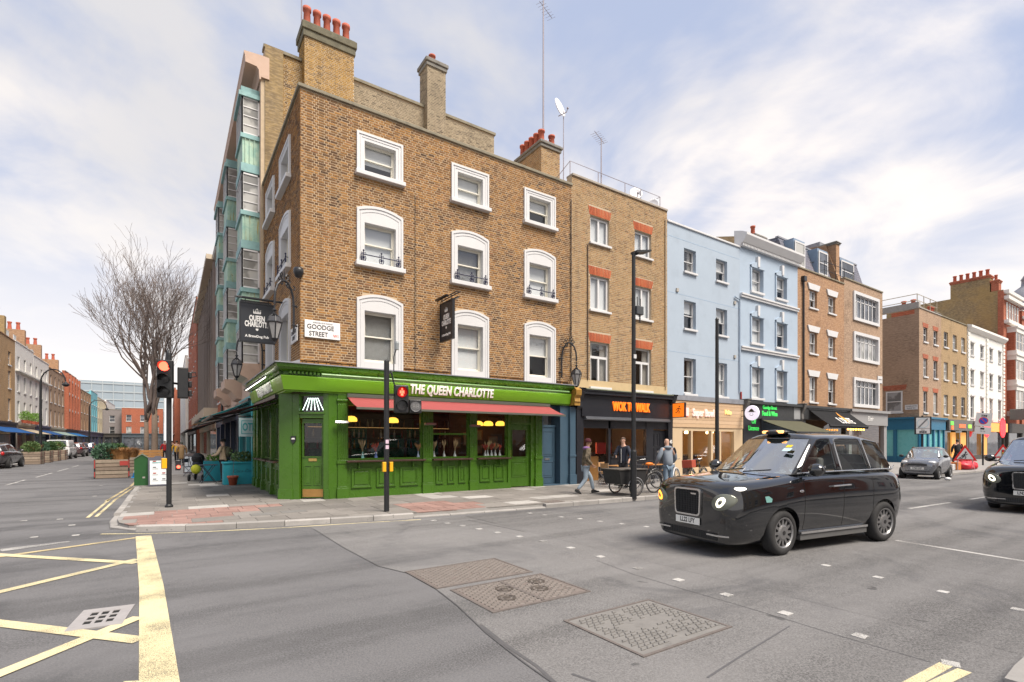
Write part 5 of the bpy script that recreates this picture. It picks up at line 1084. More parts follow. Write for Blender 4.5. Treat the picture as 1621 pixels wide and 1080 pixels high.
b9 = terrace('white_stucco_house', 'white stucco house with four window bays and ribbed quoin strips', F, 60.86, 72.44, 12.2, STU, 4, [(9.85, 11.0), (7.1, 8.45), (4.0, 6.0)], cop=STU, shopm=M('shop_dark', (.05, .045, .04), .6), hood=True)
m = MB(F)
for x in (61.1, 66.65, 72.2):
    for k in range(20): m.box(x-.28, x+.28, 0, .10, 4.0 + k*.4, 4.28 + k*.4)
m.done('quoins', STU, b9); MB(F).extr_u([(0, 12.0), (.12, 12.0), (.35, 12.3), (.35, 12.5), (0, 12.6)], 60.86, 72.44).done('cornice', STU, b9)
MB().add([(61, 15.9, 12.3), (72.4, 15.9, 12.3), (72.4, 18.5, 14.0), (61, 18.5, 13.6)], [(0,1,2,3)]).done('tiled_roof', M('roof_tile', (.22, .12, .09), .85, var=.3, vs=4), b9)
m = MB(S); m.box(63.5, 71.5, .10, .30, 2.75, 3.6); sg = m.done('sign_board', M('amber_sign', (.6, .25, .06), .5, emis=(1, .35, .08), es=.35), b9)
for x in (64.4, 69.6): m = MB(S); m.lathe([(0, 0), (1.0, 0), (1.0, .05), (0, .05)], 20, (x, .31, 3.18), axis='y'); o = m.done('sign_oval', M('oval_red', (.6, .01, .02), .4, emis=(1, .02, .03), es=.7), sg); 
MB(S).box(65, 66.2, -.098, -.06, .5, 2.7).done('lit_window', M('amber_room'), b9)
WSTONE = M('white_stone', (.70, .68, .64), .7, var=.06)
b10 = thing('red_brick_mansion', 'tall red brick mansion with white stone bay windows and a big sooty side wall', 'building', (75, Yb, 0), world=True)
shell(b10, F, 72.45, 78.4, 3.7, 17.4, 9, [], FARR, cop=WSTONE, zr=17.3, side0=0)
MB(EX(72.44)).wall(15.52, 26, 11, 17.7, [], n=.0).done('side_wall', FARS, b10, fix=False); MB(EX(72.43)).box(15.5, 15.95, 0, .06, 11, 17.6).done('brick_quoin', FARR, b10)
for x0, x1 in ((73.6, 77.4),):
    for c, d in ((5, 7.2), (8.3, 10.4), (11.4, 13.3)):
        MB(F).box(x0, x1, 0, .75, c-.5, c).done('bay_band', WSTONE, b10); m = MB(F); m.box(x0, x1, 0, .75, d, d+.45); m.box(x0-.1, x1+.1, 0, .85, d+.45, d+.6); m.done('bay_band', WSTONE, b10)
        m = MB(F); m.box(x0, x1, 0, .62, c, d); q = m.done('bay_wall', FARR, b10)
        for k in range(3): far_win(b10, F, x0+.15+k*1.2, x0+1.15+k*1.2, c, d, -.68, WSTONE, .1)
for z in (14.2, 16.7, 17.3): MB(F).box(72.5, 78.4, 0, .4, z, z+.35).done('string_course', WSTONE, b10)
for k in range(5): far_win(b10, F, 73.2+k, 73.75+k, 14.8, 16.5, -.06, WSTONE, .08)
stack(b10, 72.5, 73.6, 16.6, 19.9, 15, 19.6, None, None, [(73, 16.9+k*.55, .7, .18) for k in range(6)], tex=FARS, cap=.35, capm=FARR); stack(b10, 72.5, 73.4, 15.9, 16.5, 17, 18.9, None, None, [(72.9, 16.2, .6, .15)], tex=FARR, cap=.3, capm=FARR)
m = MB(S); m.box(72.6, 78.3, -.2, .2, 2.7, 3.7); m.box(72.6, 73, -.2, .1, Z0, 2.7); m.box(77.9, 78.3, -.2, .1, Z0, 2.7); m.done('shopfront', M('shop_dark'), b10); MB(S).quad((73, -.1, .4), (77.9, -.1, .4), (77.9, -.1, 2.7), (73, -.1, 2.7)).done('pane', FPANE[2], b10)
t = thing('projecting_shop_sign', 'dark grey box shop sign projecting by the red brick mansion', 'sign', (73.2, 14.4, 4.6)); MB().box(-.6, .6, -.7, .7, -.55, .55).done('box', M('sign_grey'), t, bevel=.04)
b11 = terrace('red_brick_dome_building', 'distant red brick corner building with white bands and a lead dome turret', F, 79.5, 100, 16.5, FARR, 6, [(4.5, 6.6), (8, 10), (11.4, 13.2)], wmat=WSTONE, cop=WSTONE, shopm=M('shop_dark'))
for z in (7.2, 10.6, 13.9, 15.6): MB(F).box(79.5, 100, 0, .15, z, z+.3).done('string_course', WSTONE, b11)
MB().lathe([(2.2, 15), (2.2, 18.5), (2.5, 18.6), (2.3, 19.2), (2.0, 20.3), (1.3, 21.3), (.55, 21.9), (.5, 22.6), (.6, 22.7), (.2, 23.4), (0, 23.6)], 20, (92, 17.5, 0)).done('dome', LEAD, b11, True); MB().lathe([(2.25, 16), (2.25, 18)], 20, (92, 17.5, 0)).done('turret', WSTONE, b11)
terrace('far_street_building', 'distant pale brick block closing the long street', GY(14), 100.5, 150, 14, FARB3, 12, [(4.5, 6.4), (7.5, 9.3), (10.5, 12)])
# ================================================================== opposite side of the street, behind the camera (it lights and is reflected)
for k, (x0, x1, mt, zt) in enumerate([(-26, -12, FARB2, 12), (8, 17, FARB4, 12.5), (17.1, 27, FARR, 13), (27.1, 40, STU, 11.5), (40.1, 60, FARB2, 12.5)]):
    if x0 < 0: continue
    Fo = lambda u, n, z: (u, -9.5 + n, z)
    b = thing('facing_terrace_house', ['', 'yellow brick terrace house facing the pub across the street', 'red brick terrace house facing the black noodle shop', 'white stucco terrace facing the pale blue houses', 'brown brick terrace facing the lane corner'][k], 'house', ((x0+x1)/2, -9.5, 0), world=True)
    H = [(x0 + (x1-x0)*(i+.3)/3, x0 + (x1-x0)*(i+.7)/3, c, c+1.7) for i in range(3) for c in (.8, 4.3, 7.2, 9.6 if zt > 12 else 7.2)]
    H = sorted(set(H)); shell(b, Fo, x0, x1, 0, zt, 8, H, mt, .12, cop=COPE)
    for h_ in H: far_win(b, Fo, *h_)
# ================================================================== tall stone building with copper bays (behind the pub)
PINK = M('pink_stone', (.50, .36, .28), .8, var=.10, vs=2, dirt=.15, bump=.1)
def copper_mat():
    t = NT('verdigris'); g = t.coord(); n1 = t.noise(2.2, 6, .65, None, .4)
    sc = t.n('ShaderNodeMapping'); sc.inputs['Scale'].default_value = (5, 5, .5); t.l(g, sc.inputs[0]); n2 = t.noise(1.6, 5, .6, sc.outputs[0])
    c = t.mix(t.step(n1, .35, .65), (.24, .42, .36), (.40, .54, .43)); c = t.mix(t.step(n2, .54, .68, 0, .85), c, (.36, .27, .07)); c = t.mix(t.step(t.noise(3, 6, .7), .62, .72, 0, .7), c, (.08, .07, .05))
    t.pbr(c, .65, .1, spec=.4); MATS['verdigris'] = t.m; return t.m
COPPER = copper_mat(); COPB = M('copper_blue', (.21, .37, .37), .6, .1, var=.25, vs=4, dirt=.3)
tb = thing('copper_bay_building', 'tall pink stone building with green copper bay windows rising behind the pub', 'building', (3.0, 30, 0), world=True)
E3 = EX(3.0); YA, YB = 22.3, 38.5
MB(E3).wall(YA, YB, 0, 16.6, []).done('wall', PINK, tb, fix=False)
m = MB(); m.quad((3.0, YA, 0), (3.15, YA, 0), (3.15, YA, 16.9), (3.0, YA, 16.9)); m.box(3.15, 6.55, YA+.05, YB, 0, 17.5); m.box(6.55, 13.92, YA+.05, YA+9, 0, 17.6); m.done('core_wall', MORT_D, tb)
bricks(GY(YA+.05), 3.16, 6.55, 11.3, 17.5, [], FLANKB, tb, 51); bricks(GY(YA+.05), 6.55, 13.92, 11.3, 17.55, [], GREYB, tb, 52)
MB().box(3.15, 3.82, YA-.05, YA+.05, 11.3, 17.6).done('brick_pier', FARS, tb)
m = MB(); m.box(6.5, 13.98, YA-.03, YA+.4, 17.6, 17.72); m.box(3.1, 4.6, YA-.03, YA+.4, 17.5, 17.62); m.done('coping', COPE, tb)
stack(tb, 4.55, 6.55, YA-.45, YA+.6, 11.3, 18.9, FLANKB, MORT_D, [(4.75 + k*.40, YA+.05, .95, .17) for k in range(5)], cap=.62, seed=55, capm=M('mossy_cap', (.14, .13, .09), .95, var=.4, vs=4, dirt=.4, bump=.4))
stack(tb, 10.0, 10.95, YA-.35, YA+.5, 11.3, 19.8, GREYB, MORT_D, [(10.45, YA+.1, .5, .17)], cap=.4, seed=57)
pole((4.65, 22.9, 17.4), 4.5, 'thin aerial mast beside the five pot chimney stack', .03)
m = MB(E3); m.extr_u([(0, 16.1), (.06, 16.1), (.08, 16.45), (.16, 16.55), (.55, 16.58), (.57, 16.85), (.60, 16.92), (.60, 17.0), (0, 17.05)], YA-.1, YB); m.done('cornice', PINK, tb)
MB().box(3.001, 3.30, YA-.1, YA+.04, 16.2, 17.05).done('cornice_return', PINK, tb)
def bay(Y0, Y1, xp):
    Fb = E3; zz = 15.45
    m = MB(Fb); m.box(Y0-.08, Y1+.08, 0, xp+.10, 15.45, 15.62); m.box(Y0, Y1, 0, xp+.02, 15.62, 15.85); m.done('bay_roof', COPB, tb)
    NF = lambda u, n, z: (3.0 - u, Y0 - n, z)                 # bay cheek facing the camera
    for c0, c1, k in ((14.0, 15.45, 0), (10.95, 12.45, 1), (7.9, 9.43, 2), (4.9, 6.4, 3)):
        m = MB(); 
        for (x0, x1, y0, y1) in ((3.0-xp, 3.0-xp+.06, Y0, Y0+.06), (2.94, 3.0, Y0, Y0+.06), (3.0-xp, 3.0-xp+.06, Y1-.06, Y1)): m.box(x0, x1, y0, y1, c0, c1)
        m.box(3.0-xp, 3.0, Y0, Y0+.05, c1-.06, c1); m.box(3.0-xp, 3.0, Y0, Y0+.05, c0, c0+.06)
        for q in (.25, .5, .74): m.box(3.0-xp+.05, 2.95, Y0+.005, Y0+.045, c0 + (c1-c0)*q-.018, c0 + (c1-c0)*q+.018)
        for q in (.0, .33, .66): m.box(3.0-xp, 3.0-xp+.05, Y0 + (Y1-Y0)*q, Y0 + (Y1-Y0)*q + .05, c0, c1)
        m.box(3.0-xp, 3.0-xp+.05, Y0, Y1, c1-.06, c1); m.box(3.0-xp, 3.0-xp+.05, Y0, Y1, c0, c0+.06)
        wv = m.done('bay_window', WHITE, tb); MB(NF).quad((.05, -.03, c0), (xp-.05, -.03, c0), (xp-.05, -.03, c1), (.05, -.03, c1)).done('pane', FPANE[3], wv); MB(E3).quad((Y0+.05, xp-.03, c0), (Y1-.05, xp-.03, c0), (Y1-.05, xp-.03, c1), (Y0+.05, xp-.03, c1)).done('pane', GLASS, wv)
        MB().box(3.0-xp+.08, 3.0, Y0+.35, Y0+.37, c0, c1-.2).done('blind', CURT2, wv)
        s1 = c0; s0 = c0 - 1.5
        if k < 3:
            m = MB(E3); m.box(Y0+.03, Y1-.03, 0, xp-.03, s0+.32, s1-.16); m.done('copper_panel', COPPER, tb); m = MB(E3); m.box(Y0-.03, Y1+.03, 0, xp+.04, s1-.17, s1-.0); m.done('copper_sill', COPB, tb); m = MB(E3); m.box(Y0-.01, Y1+.01, 0, xp+.02, s0, s0+.33); m.done('copper_apron', COPB, tb)
            for q in (.3, .55, .8): MB(NF).box(xp*q-.01, xp*q+.01, 0, .02, s0+.35, s1-.18).done('standing_seam', COPPER, tb)
    m = MB(E3); m.extr_u([(0, 3.9), (.2, 3.95), (xp*.7, 4.3), (xp+.1, 4.45), (xp+.1, 4.88), (0, 4.9)], Y0-.1, Y1+.1); m.done('stone_corbel', PINK, tb)
bay(22.62, 24.5, .64); bay(28.9, 30.9, .64); bay(34.2, 36.2, .64)
MB(E3).tube([(38.3, .15, 3), (38.3, .15, 16)], .08, 8).done('drain_pipe', BLACKP, tb)
# ground floor restaurant of that building
TEALL = M('teal_light', (.06, .36, .40), .5, var=.08)
m = MB(E3); m.box(22.4, 22.7, 0, .3, Z0, 3.9); m.box(22.7, 27.5, .05, .25, 2.95, 3.7); m.box(27.2, 27.5, 0, .25, Z0, 3.0); m.box(24.6, 24.85, 0, .25, Z0, 3.0); m.box(22.7, 27.2, 0, .22, Z0, .8); m.done('restaurant_front', TEALL, tb)
MB(E3).quad((22.7, .12, .8), (27.2, .12, .8), (27.2, .12, 2.95), (22.7, .12, 2.95)).done('pane', FPANE[2], tb)
m = MB(E3); m.box(28, 38, 0, .2, 2.9, 3.6); [m.box(x, x+.4, 0, .25, Z0, 2.9) for x in (28, 31.3, 34.6, 37.9)]; m.done('shopfront', M('shop_navy', (.02, .03, .06), .5), tb); MB(E3).quad((28.3, .08, .3), (38, .08, .3), (38, .08, 2.9), (28.3, .08, 2.9)).done('pane', FPANE[2], tb)
awning(E3, 23.0, 28.0, 3.45, 2.70, 2.0, M('awning_teal', (.12, .45, .46), .8, var=.1), tb, n0=.3); awning(E3, 29.5, 37.5, 3.3, 2.65, 1.8, M('awning_pale', (.45, .42, .4), .8, var=.1), tb)
t = thing('hanging_restaurant_sign', 'pale turquoise square hanging sign reading OTE beside the pub', 'sign', (2.55, 22.1, 2.35)); MB(GY(0)).box(-.34, .34, -.03, .03, -.36, .36).done('board', M('sign_pale', (.50, .62, .66), .5, var=.05), t)
text('lettering', 'OTE', GY(0), 0, .035, 0, .42, TEALL, t, sx=.55, bold=.012); MB(GY(0)).frame(-.26, .26, .03, .036, -.26, .26, .025).done('border', TEALL, t); MB(GY(0)).tube([(.45, 0, .42), (-.36, 0, .42)], .02, 6).done('bracket', BLACKP, t)
# ================================================================== further along the side street, same side
def storeys(z0, n, p, h_): return [(z0 + p*k, z0 + p*k + h_) for k in range(n)]
rb = terrace('red_brick_street_building', 'red brick building with a black drainpipe beyond the copper bays', EX(3.0), 38.51, 44, 15.6, FARR, 3, storeys(4.6, 4, 2.9, 1.7), cop=WSTONE, shopm=M('shop_navy')); MB(EX(3.0)).extr_u([(0, 15.2), (.3, 15.4), (.35, 15.7), (0, 15.8)], 38.51, 44).done('cornice', STONE, rb)
gb = terrace('concrete_office_building', 'grey concrete office block with projecting flat roof canopy', EX(3.0), 44.02, 69, 15.3, M('grey_concrete', (.44, .38, .33), .85, var=.12, dirt=.2), 10, storeys(4.8, 3, 3.4, 2.6), cop=STONE, shopm=M('cream_shop', (.6, .52, .40), .6)); MB(EX(3.0)).box(44, 69, -2, .75, 15.4, 15.75).done('roof_canopy', M('cream_stone', (.50, .42, .32), .8, var=.1), gb)
for k in range(11): MB(EX(3.0)).box(44.1 + k*2.48, 44.4 + k*2.48, 0, .30, 4.2, 15.3).done('fin', M('dark_fin', (.24, .20, .18), .6), gb)
MB().box(5, 12, 43, 60, 15.5, 18.5).done('roof_plant', M('white_panel', (.55, .56, .6), .6), gb)
terrace('red_brick_tower_block', 'plain red brick tower standing far along the side street', EX(2.6), 69.1, 100, 18.5, FARR, 6, storeys(5, 4, 3.2, 1.8), cop=STONE, shopm=M('shop_dark'))
terrace('far_white_building', 'far off white fronted building past the brick tower', EX(2.2), 100.2, 150, 16, STU, 8, storeys(5, 3, 3.2, 1.8)); terrace('far_red_building', 'far red building at the narrow end of the street', EX(1.0), 150.2, 240, 15, FARR, 10, storeys(4, 3, 3.2, 1.8))
awc = [((.65, .22, .03), 'orange'), ((.45, .06, .05), 'red'), ((.15, .45, .48), 'teal'), ((.60, .55, .45), 'cream'), ((.65, .30, .05), 'amber')]
for k, (c, nm) in enumerate(awc): awning(EX(3.0), 44.5 + k*4.8, 48.6 + k*4.8, 3.4, 2.7, 1.9, M('awning_%s' % nm, c, .8, var=.1), gb)
MB(EX(3.0)).box(44, 69, 0, .9, 3.65, 4.3).done('shop_canopy', M('cream_stone'), gb)
# ================================================================== terrace across the side street
Wf = WX(-13.0)
cols = [('tan_brick_terrace_house', 'tan brick terrace house with tall white sash windows across the side street', FARB, 58, 70.9, 11.9, 3, FARB2), ('white_stucco_terrace_house', 'white stucco terrace house with green topiary on its first floor balcony', STU, 71, 79.4, 12.0, 3, STU), ('white_painted_terrace_house', 'plain white painted terrace house next to the topiary balcony', STU, 79.5, 88.2, 11.7, 3, STU), ('brown_brick_terrace_house', 'light brown brick terrace house between white and red facades', FARB3, 88.3, 100.2, 11.4, 4, FARB2), ('ornate_red_brick_house', 'ornate bright red brick house with pale stone bands', FARR, 100.4, 112, 12.4, 4, WSTONE), ('grey_roof_brick_house', 'brown brick house with grey slate gable past the red facade', FARB2, 112.2, 131, 11, 5, STONE), ('turquoise_house', 'turquoise painted house far down the street', M('turq_paint', (.16, .44, .50), .7, var=.06), 131.2, 142, 12, 3, WHITE), ('cream_house', 'cream painted house next to the turquoise house', M('cream_paint', (.62, .55, .38), .7, var=.06), 142.2, 160, 11.5, 4, WHITE), ('pink_white_house', 'white house with magenta pipework near the street end', STU, 160.2, 185, 12, 6, WHITE)]
for k, (nm, lab, mt, u0, u1, zt, bays, cm) in enumerate(cols):
    b = terrace(nm, lab, Wf, u0, u1, zt, mt, bays, [(3.9, 6.0), (7.0, 8.7), (9.3, 10.6)], cop=cm if cm is not STU else STU, shopm=M('wshop_%d' % k, rnd.choice([(.03, .03, .035), (.5, .48, .44), (.02, .08, .05), (.05, .05, .1), (.4, .36, .3)]), .5), loc=(-13, (u0+u1)/2, 0))
    if k in (0, 1, 2, 3): MB().box(-19, -13.6, u1-.9, u1-.2, zt-.5, zt+2.4).done('chimney_stack', FARB2 if k else FARS, b); [MB().lathe([(.2, 0), (.15, .7), (.2, .75), (.2, .9), (0, .9)], 8, (-14.2 - q*.7, u1-.55, zt+2.35)).done('chimney_pot', TERRA, b) for q in range(3)]
    if k in (1, 2): mm = MB(Wf); mm.add([(u0, -.5, zt-.3), (u1, -.5, zt-.3), (u1, -3.2, zt+1.5), (u0, -3.2, zt+1.5)], [(0,1,2,3)]); mm.done('slate_roof', SLATE, b); [far_win(b, WX(-13.8), u0+1.2+q*3, u0+2.3+q*3, zt+.2, zt+1.3) for q in range(2)]; MB(Wf).box(u0, u1, 0, .3, 9.0, 9.15).done('string_course', STU, b)
    if k == 4:
        for z in (6.4, 8.9, 11.0): MB(Wf).box(u0, u1, 0, .3, z, z+.35).done('stone_band', WSTONE, b)
        [MB(Wf).box(u0 + (u1-u0)*q/4-.3, u0 + (u1-u0)*q/4+.3, 0, .5, 3.7, 12).done('brick_pier', FARR, b) for q in range(5)]
    if k == 5: MB().add([(-13.2, u0, 11), (-13.2, u1, 11), (-19, u1, 14.5), (-19, u0, 14.5)], [(0,1,2,3)]).done('slate_roof', SLATE, b)
    if k < 5: awning(Wf, u0+.6, u1-.6, 3.2, 2.6, 1.7, M('waw_%d' % k, [(.02, .13, .40), (.60, .52, .40), (.03, .12, .35), (.35, .45, .42), (.02, .2, .5)][k], .8), b)
# closing view
eb = terrace('red_brick_end_house', 'red brick house with white sash windows closing the street view', GY(150), -9.3, -1.3, 9.7, FARR, 3, [(3.6, 5.3), (6.6, 8.1)], cop=WSTONE, shopm=M('shop_slate', (.07, .09, .11), .5)); terrace('grey_end_house', 'narrow grey brick house beside the red end house', GY(152), -13, -9.4, 9.3, M('grey_brick_plain', (.22, .20, .20), .9, var=.2), 1, [(3.6, 5.3), (6.4, 7.9)], shopm=M('shop_dark'))
def glass_tower():
    t = NT('curtain_wall'); g = t.n('ShaderNodeNewGeometry'); s = t.n('ShaderNodeSeparateXYZ'); t.l(g.outputs['Position'], s.inputs[0])
    c = t.mix(t.noise(.12, 3, .5, g.outputs['Position']), (.20, .26, .31), (.36, .42, .46)); t.pbr(c, .15, 0, spec=.8); MATS['curtain_wall'] = t.m; return t.m
gtw = thing('glass_office_tower', 'blue glass office block standing above the end of the street', 'tower', (-22, 262, 0), world=True); MB().box(-46, -2, 260, 290, 0, 26).done('glass_wall', glass_tower(), gtw)
for k in range(5): MB().box(-46.1, -1.9, 259.8, 260, 12 + k*3.2, 12.5 + k*3.2).done('floor_band', M('steel_band', (.45, .50, .52), .4, .4), gtw)
for k in range(14): MB().box(-46 + k*3.38, -45.7 + k*3.38, 259.85, 260, 10, 26).done('mullion', M('steel_band'), gtw)
# ================================================================== bare street tree
BARK = M('bark', (.20, .15, .115), .95, var=.35, vs=9, bump=.6, bs=30); TWIG = M('twig', (.17, .135, .12), .95, var=.3)
def bare_tree(loc, H, seed, label):
    rr = random.Random(seed); t = thing('bare_tree', label, 'tree', loc); tr = MB(); cr = MB()
    def grow(p, d, r, L, lev, mb):
        n = 5 if lev < 3 else 3; pts = [p.copy()]; rs = [r]; q = p.copy(); dd = d.copy()
        for i in range(n):
            dd = (dd + Vector((rr.gauss(0, .10), rr.gauss(0, .10), rr.gauss(.05, .06))) * (1 + .25*lev)).normalized(); q = q + dd * (L/n); pts.append(q.copy()); rs.append(max(.008, r * (1 - .5*(i+1)/n)))
        mb.tube(pts, rs, 8 if lev < 2 else (5 if lev < 4 else 3), cap=lev < 2)
        if lev >= 5: return
        k = {1: 5, 2: 4, 3: 4, 4: 4}[lev]
        for i in range(k):
            f = rr.uniform(.35, 1.0) if i else 1.0; j = min(n-1, int(f*n)); bp = pts[j].lerp(pts[j+1], f*n-j) if j < n else pts[-1]
            ax = dd.orthogonal().normalized(); ax.rotate(Matrix.Rotation(rr.uniform(0, 6.28), 3, dd)); nd = dd.copy(); nd.rotate(Matrix.Rotation(rr.uniform(.24, .66) if i else rr.uniform(0, .22), 3, ax)); nd.z += .10; nd.normalize()
            grow(bp, nd, max(.006, rs[j] * rr.uniform(.5, .75)), L * rr.uniform(.55, .78), lev+1, cr)
    top = Vector((0, 0, H*.26)); tr.tube([(0, 0, -.05), (0, 0, .3), (.02, 0, H*.13), top], [.30, .23, .2, .18], 12)
    tr.tube([(-.55, .25, -.05), (-.5, .2, 1.5), (-.5, .1, H*.26)], [.2, .16, .13], 10)
    for i in range(8):
        a = i*2.4; tilt_ = rr.uniform(.04, .38); d = Vector((math.sin(tilt_)*math.cos(a)*1.0, math.sin(tilt_)*math.sin(a), math.cos(tilt_))).normalized()
        grow((top if i % 3 else Vector((-.5, .1, H*.25))) + Vector((0, 0, rr.uniform(-1.2, 0))), d, .12, H*.295, 1, tr if i < 0 else cr)
    tr.done('trunk', BARK, t, True, fix=False); cr.done('crown', TWIG, t, True, fix=False); return t
bare_tree((-.95, 47, PT-.02), 16.6, 5, 'tall bare winter tree with a double trunk at the kerb of the side street')
# ================================================================== planters, shrubs
LEAF = [M('leaf_a', (.045, .10, .03), .6, var=.4, vs=6), M('leaf_b', (.09, .15, .045), .6, var=.4, vs=6), M('leaf_c', (.06, .13, .075), .6, var=.4, vs=6)]; DRYG = M('dry_grass', (.34, .17, .06), .8, var=.3, vs=8)
def foliage(m, c, r, n, s, rr, up=.3):
    for _ in range(n):
        while True:
            p = Vector((rr.uniform(-1, 1), rr.uniform(-1, 1), rr.uniform(-1, 1)))
            if .25 < p.length < 1: break
        o = Vector((c[0] + p.x*r[0], c[1] + p.y*r[1], c[2] + p.z*r[2])); d = (p + Vector((rr.gauss(0, .5), rr.gauss(0, .5), up + rr.gauss(0, .4)))).normalized(); x = d.orthogonal().normalized(); x.rotate(Matrix.Rotation(rr.uniform(0, 6.28), 3, d)); q = s*rr.uniform(.6, 1.3)
        m.add([tuple(o - x*q*.25), tuple(o + d*q*.5 + x*q*.3), tuple(o + d*q*1.2), tuple(o + d*q*.5 - x*q*.3)], [(0,1,2,3)])
    return m
def grass(m, c, r, n, h_, rr):
    for _ in range(n):
        a = rr.uniform(0, 6.28); q = rr.uniform(0, 1)**.5; o = Vector((c[0] + math.cos(a)*r*q, c[1] + math.sin(a)*r*q, c[2])); L = h_*rr.uniform(.6, 1.1); s = Vector((math.cos(a), math.sin(a), 0))*L*rr.uniform(.1, .6); p1 = o + s*.4 + Vector((0, 0, L*.6)); p2 = o + s + Vector((0, 0, L*.85)); w_ = Vector((-math.sin(a), math.cos(a), 0))*.012
        m.add([tuple(o-w_), tuple(o+w_), tuple(p1+w_), tuple(p1-w_), tuple(p2)], [(0,1,2,3), (3,2,4)])
WEATH = [M('weathered_board_%d' % i, c, .85, var=.2, vs=6, dirt=.3) for i, c in enumerate([(.26, .20, .15), (.31, .25, .19), (.22, .17, .13)])]; REFL = M('red_reflector', (.38, .05, .04), .4, var=.1)
def planter(loc, L, D, H_, label, seed, rz=0, green=True, dry=False, red=True, group='timber planters along the side street'):
    rr = random.Random(seed); t = thing('timber_planter', label, 'planter', loc, rz, group=group); n = 5; bh = H_/n
    for k in range(n):
        MB().box(-L/2, L/2, -D/2, -D/2+.04, bh*k+.02, bh*(k+1)-.008).done('board', WEATH[k % 3], t); MB().box(-L/2, L/2, D/2-.04, D/2, bh*k+.02, bh*(k+1)-.008).done('board', WEATH[(k+1) % 3], t); MB().box(-L/2, -L/2+.04, -D/2+.045, D/2-.045, bh*k+.02, bh*(k+1)-.008).done('board', WEATH[(k+2) % 3], t); MB().box(L/2-.04, L/2, -D/2+.045, D/2-.045, bh*k+.02, bh*(k+1)-.008).done('board', WEATH[k % 3], t)
    MB().box(-L/2+.05, L/2-.05, -D/2+.05, D/2-.05, 0, H_-.06).done('soil', M('soil', (.05, .035, .025), .95, var=.4), t)
    if red:
        for x in (-L/2, L/2): MB().box(x-.03, x+.03, -D/2-.025, -D/2-.002, 0, H_).done('corner_post', BLACKP, t); [MB().box(x-.02, x+.02, -D/2-.03, -D/2-.026, H_*a, H_*b).done('reflector', REFL, t) for a, b in ((.08, .36), (.55, .97))]
    m = MB()
    if green: foliage(m, (-L*.2, 0, H_+.30), (L*.38, D*.45, .46), 1300, .11, rr); m.done('shrub', LEAF[seed % 3], t, fix=False)
    if dry: m = MB(); grass(m, (L*.22, 0, H_-.08), min(L*.28, D*.45), 900, .75, rr); m.done('ornamental_grass', DRYG, t, fix=False)
    return t
c = gp(177, 757); pl = planter((-2.35, 32.0, 0), 1.32, .9, .92, 'big weathered timber planter with bushes and rust coloured grass at the kerb', 2, R_(2), True, True)
MB().box(.3, .62, -.475, -.46, .62, .84).done('red_plaque', REFL, pl)
planter((-2.2, 36.5, 0), 1.3, .9, .9, 'timber planter with a palm like plant behind the big weathered planter', 3, 0, True, True, False)
for k, y in enumerate((54.5, 58.2, 62.0, 65.8)): planter((-9.0, y, 0), 1.4, 1.2, 1.0, 'timber planter with low shrubs, ' + ('right behind the dark grey four by four', 'second from the dark grey four by four', 'second from the white van', 'right before the white van')[k], 10+k, R_(90), True, k % 2 == 0)
# slatted parklet fence behind
t = thing('parklet_fence', 'warm orange timber screen fence behind the planters', 'fence', (-1.4, 40, 0), world=True)
for k in range(6): MB().box(-3.2, -.4, 40, 40.04, .25 + k*.17, .40 + k*.17).done('slat', M('orange_timber', (.45, .22, .07), .7, var=.15, vs=6), t)
for x in (-3.2, -1.8, -.4): MB().box(x-.04, x+.04, 40.04, 40.12, 0, 1.3).done('post', M('orange_timber'), t)
for k, (y, z) in enumerate(((72.3, 4.3), (73.4, 4.3), (74.5, 4.3), (76.6, 4.3), (77.7, 4.3), (78.7, 4.3))):
    t = thing('topiary_ball', 'clipped green topiary bush on the white terrace balcony', 'topiary', (-12.55, y, 3.72), group='topiary bushes on the balcony'); m = MB(); foliage(m, (0, 0, .75), (.42, .42, .5), 260, .12, random.Random(k)); m.done('bush', M('leaf_bright', (.12, .24, .03), .6, var=.3), t, fix=False); MB().lathe([(.2, 0), (.26, .3), (0, .3)], 10).done('pot', TERRA, t)
# ================================================================== street furniture
TEALP = M('teal_planter', (.015, .30, .38), .45, var=.06)
t = thing('teal_planter_box', 'turquoise planter box with herbs outside the restaurant by the pub', 'planter', (2.30, 22.75, PT)); m = MB(); m.box(-.58, .45, -.25, .25, 0, .82); m.box(-.62, .49, -.29, .29, .82, .88); m.done('box', TEALP, t, bevel=.01)
m = MB(); foliage(m, (.15, 0, 1.02), (.4, .22, .22), 500, .09, random.Random(4)); m.done('herbs', LEAF[1], t, fix=False); text('lettering', 'Coca-Cola', GY(-.25), .12, .004, .52, .17, M('script_dark', (.01, .10, .14), .5), t, sx=1.0, shear=.3, ext=.002)
t = thing('teal_planter_box', 'smaller turquoise planter with bright leaves behind the folding table', 'planter', (1.75, 25.2, PT)); MB().box(-.55, .5, -.22, .22, 0, .85).done('box', TEALP, t, bevel=.01); m = MB(); foliage(m, (0, 0, .98), (.4, .2, .16), 260, .10, random.Random(5)); m.done('herbs', M('leaf_bright'), t, fix=False)
t = thing('terracotta_pot', 'terracotta plant pot with a thin stem in front of the turquoise planter', 'plant pot', (2.02, 22.2, PT)); MB().lathe([(.12, 0), (.17, .28), (.195, .28), (.20, .36), (.17, .36), (.15, .30), (0, .30)], 20).done('pot', TERRA, t, True); m = MB(); m.tube([(0, 0, .3), (.02, 0, .7), (.05, 0, 1.05)], .008, 5); m.done('stem', TWIG, t); m = MB(); foliage(m, (.06, 0, 1.15), (.16, .16, .2), 90, .07, random.Random(8)); m.done('leaves', LEAF[0], t, fix=False)
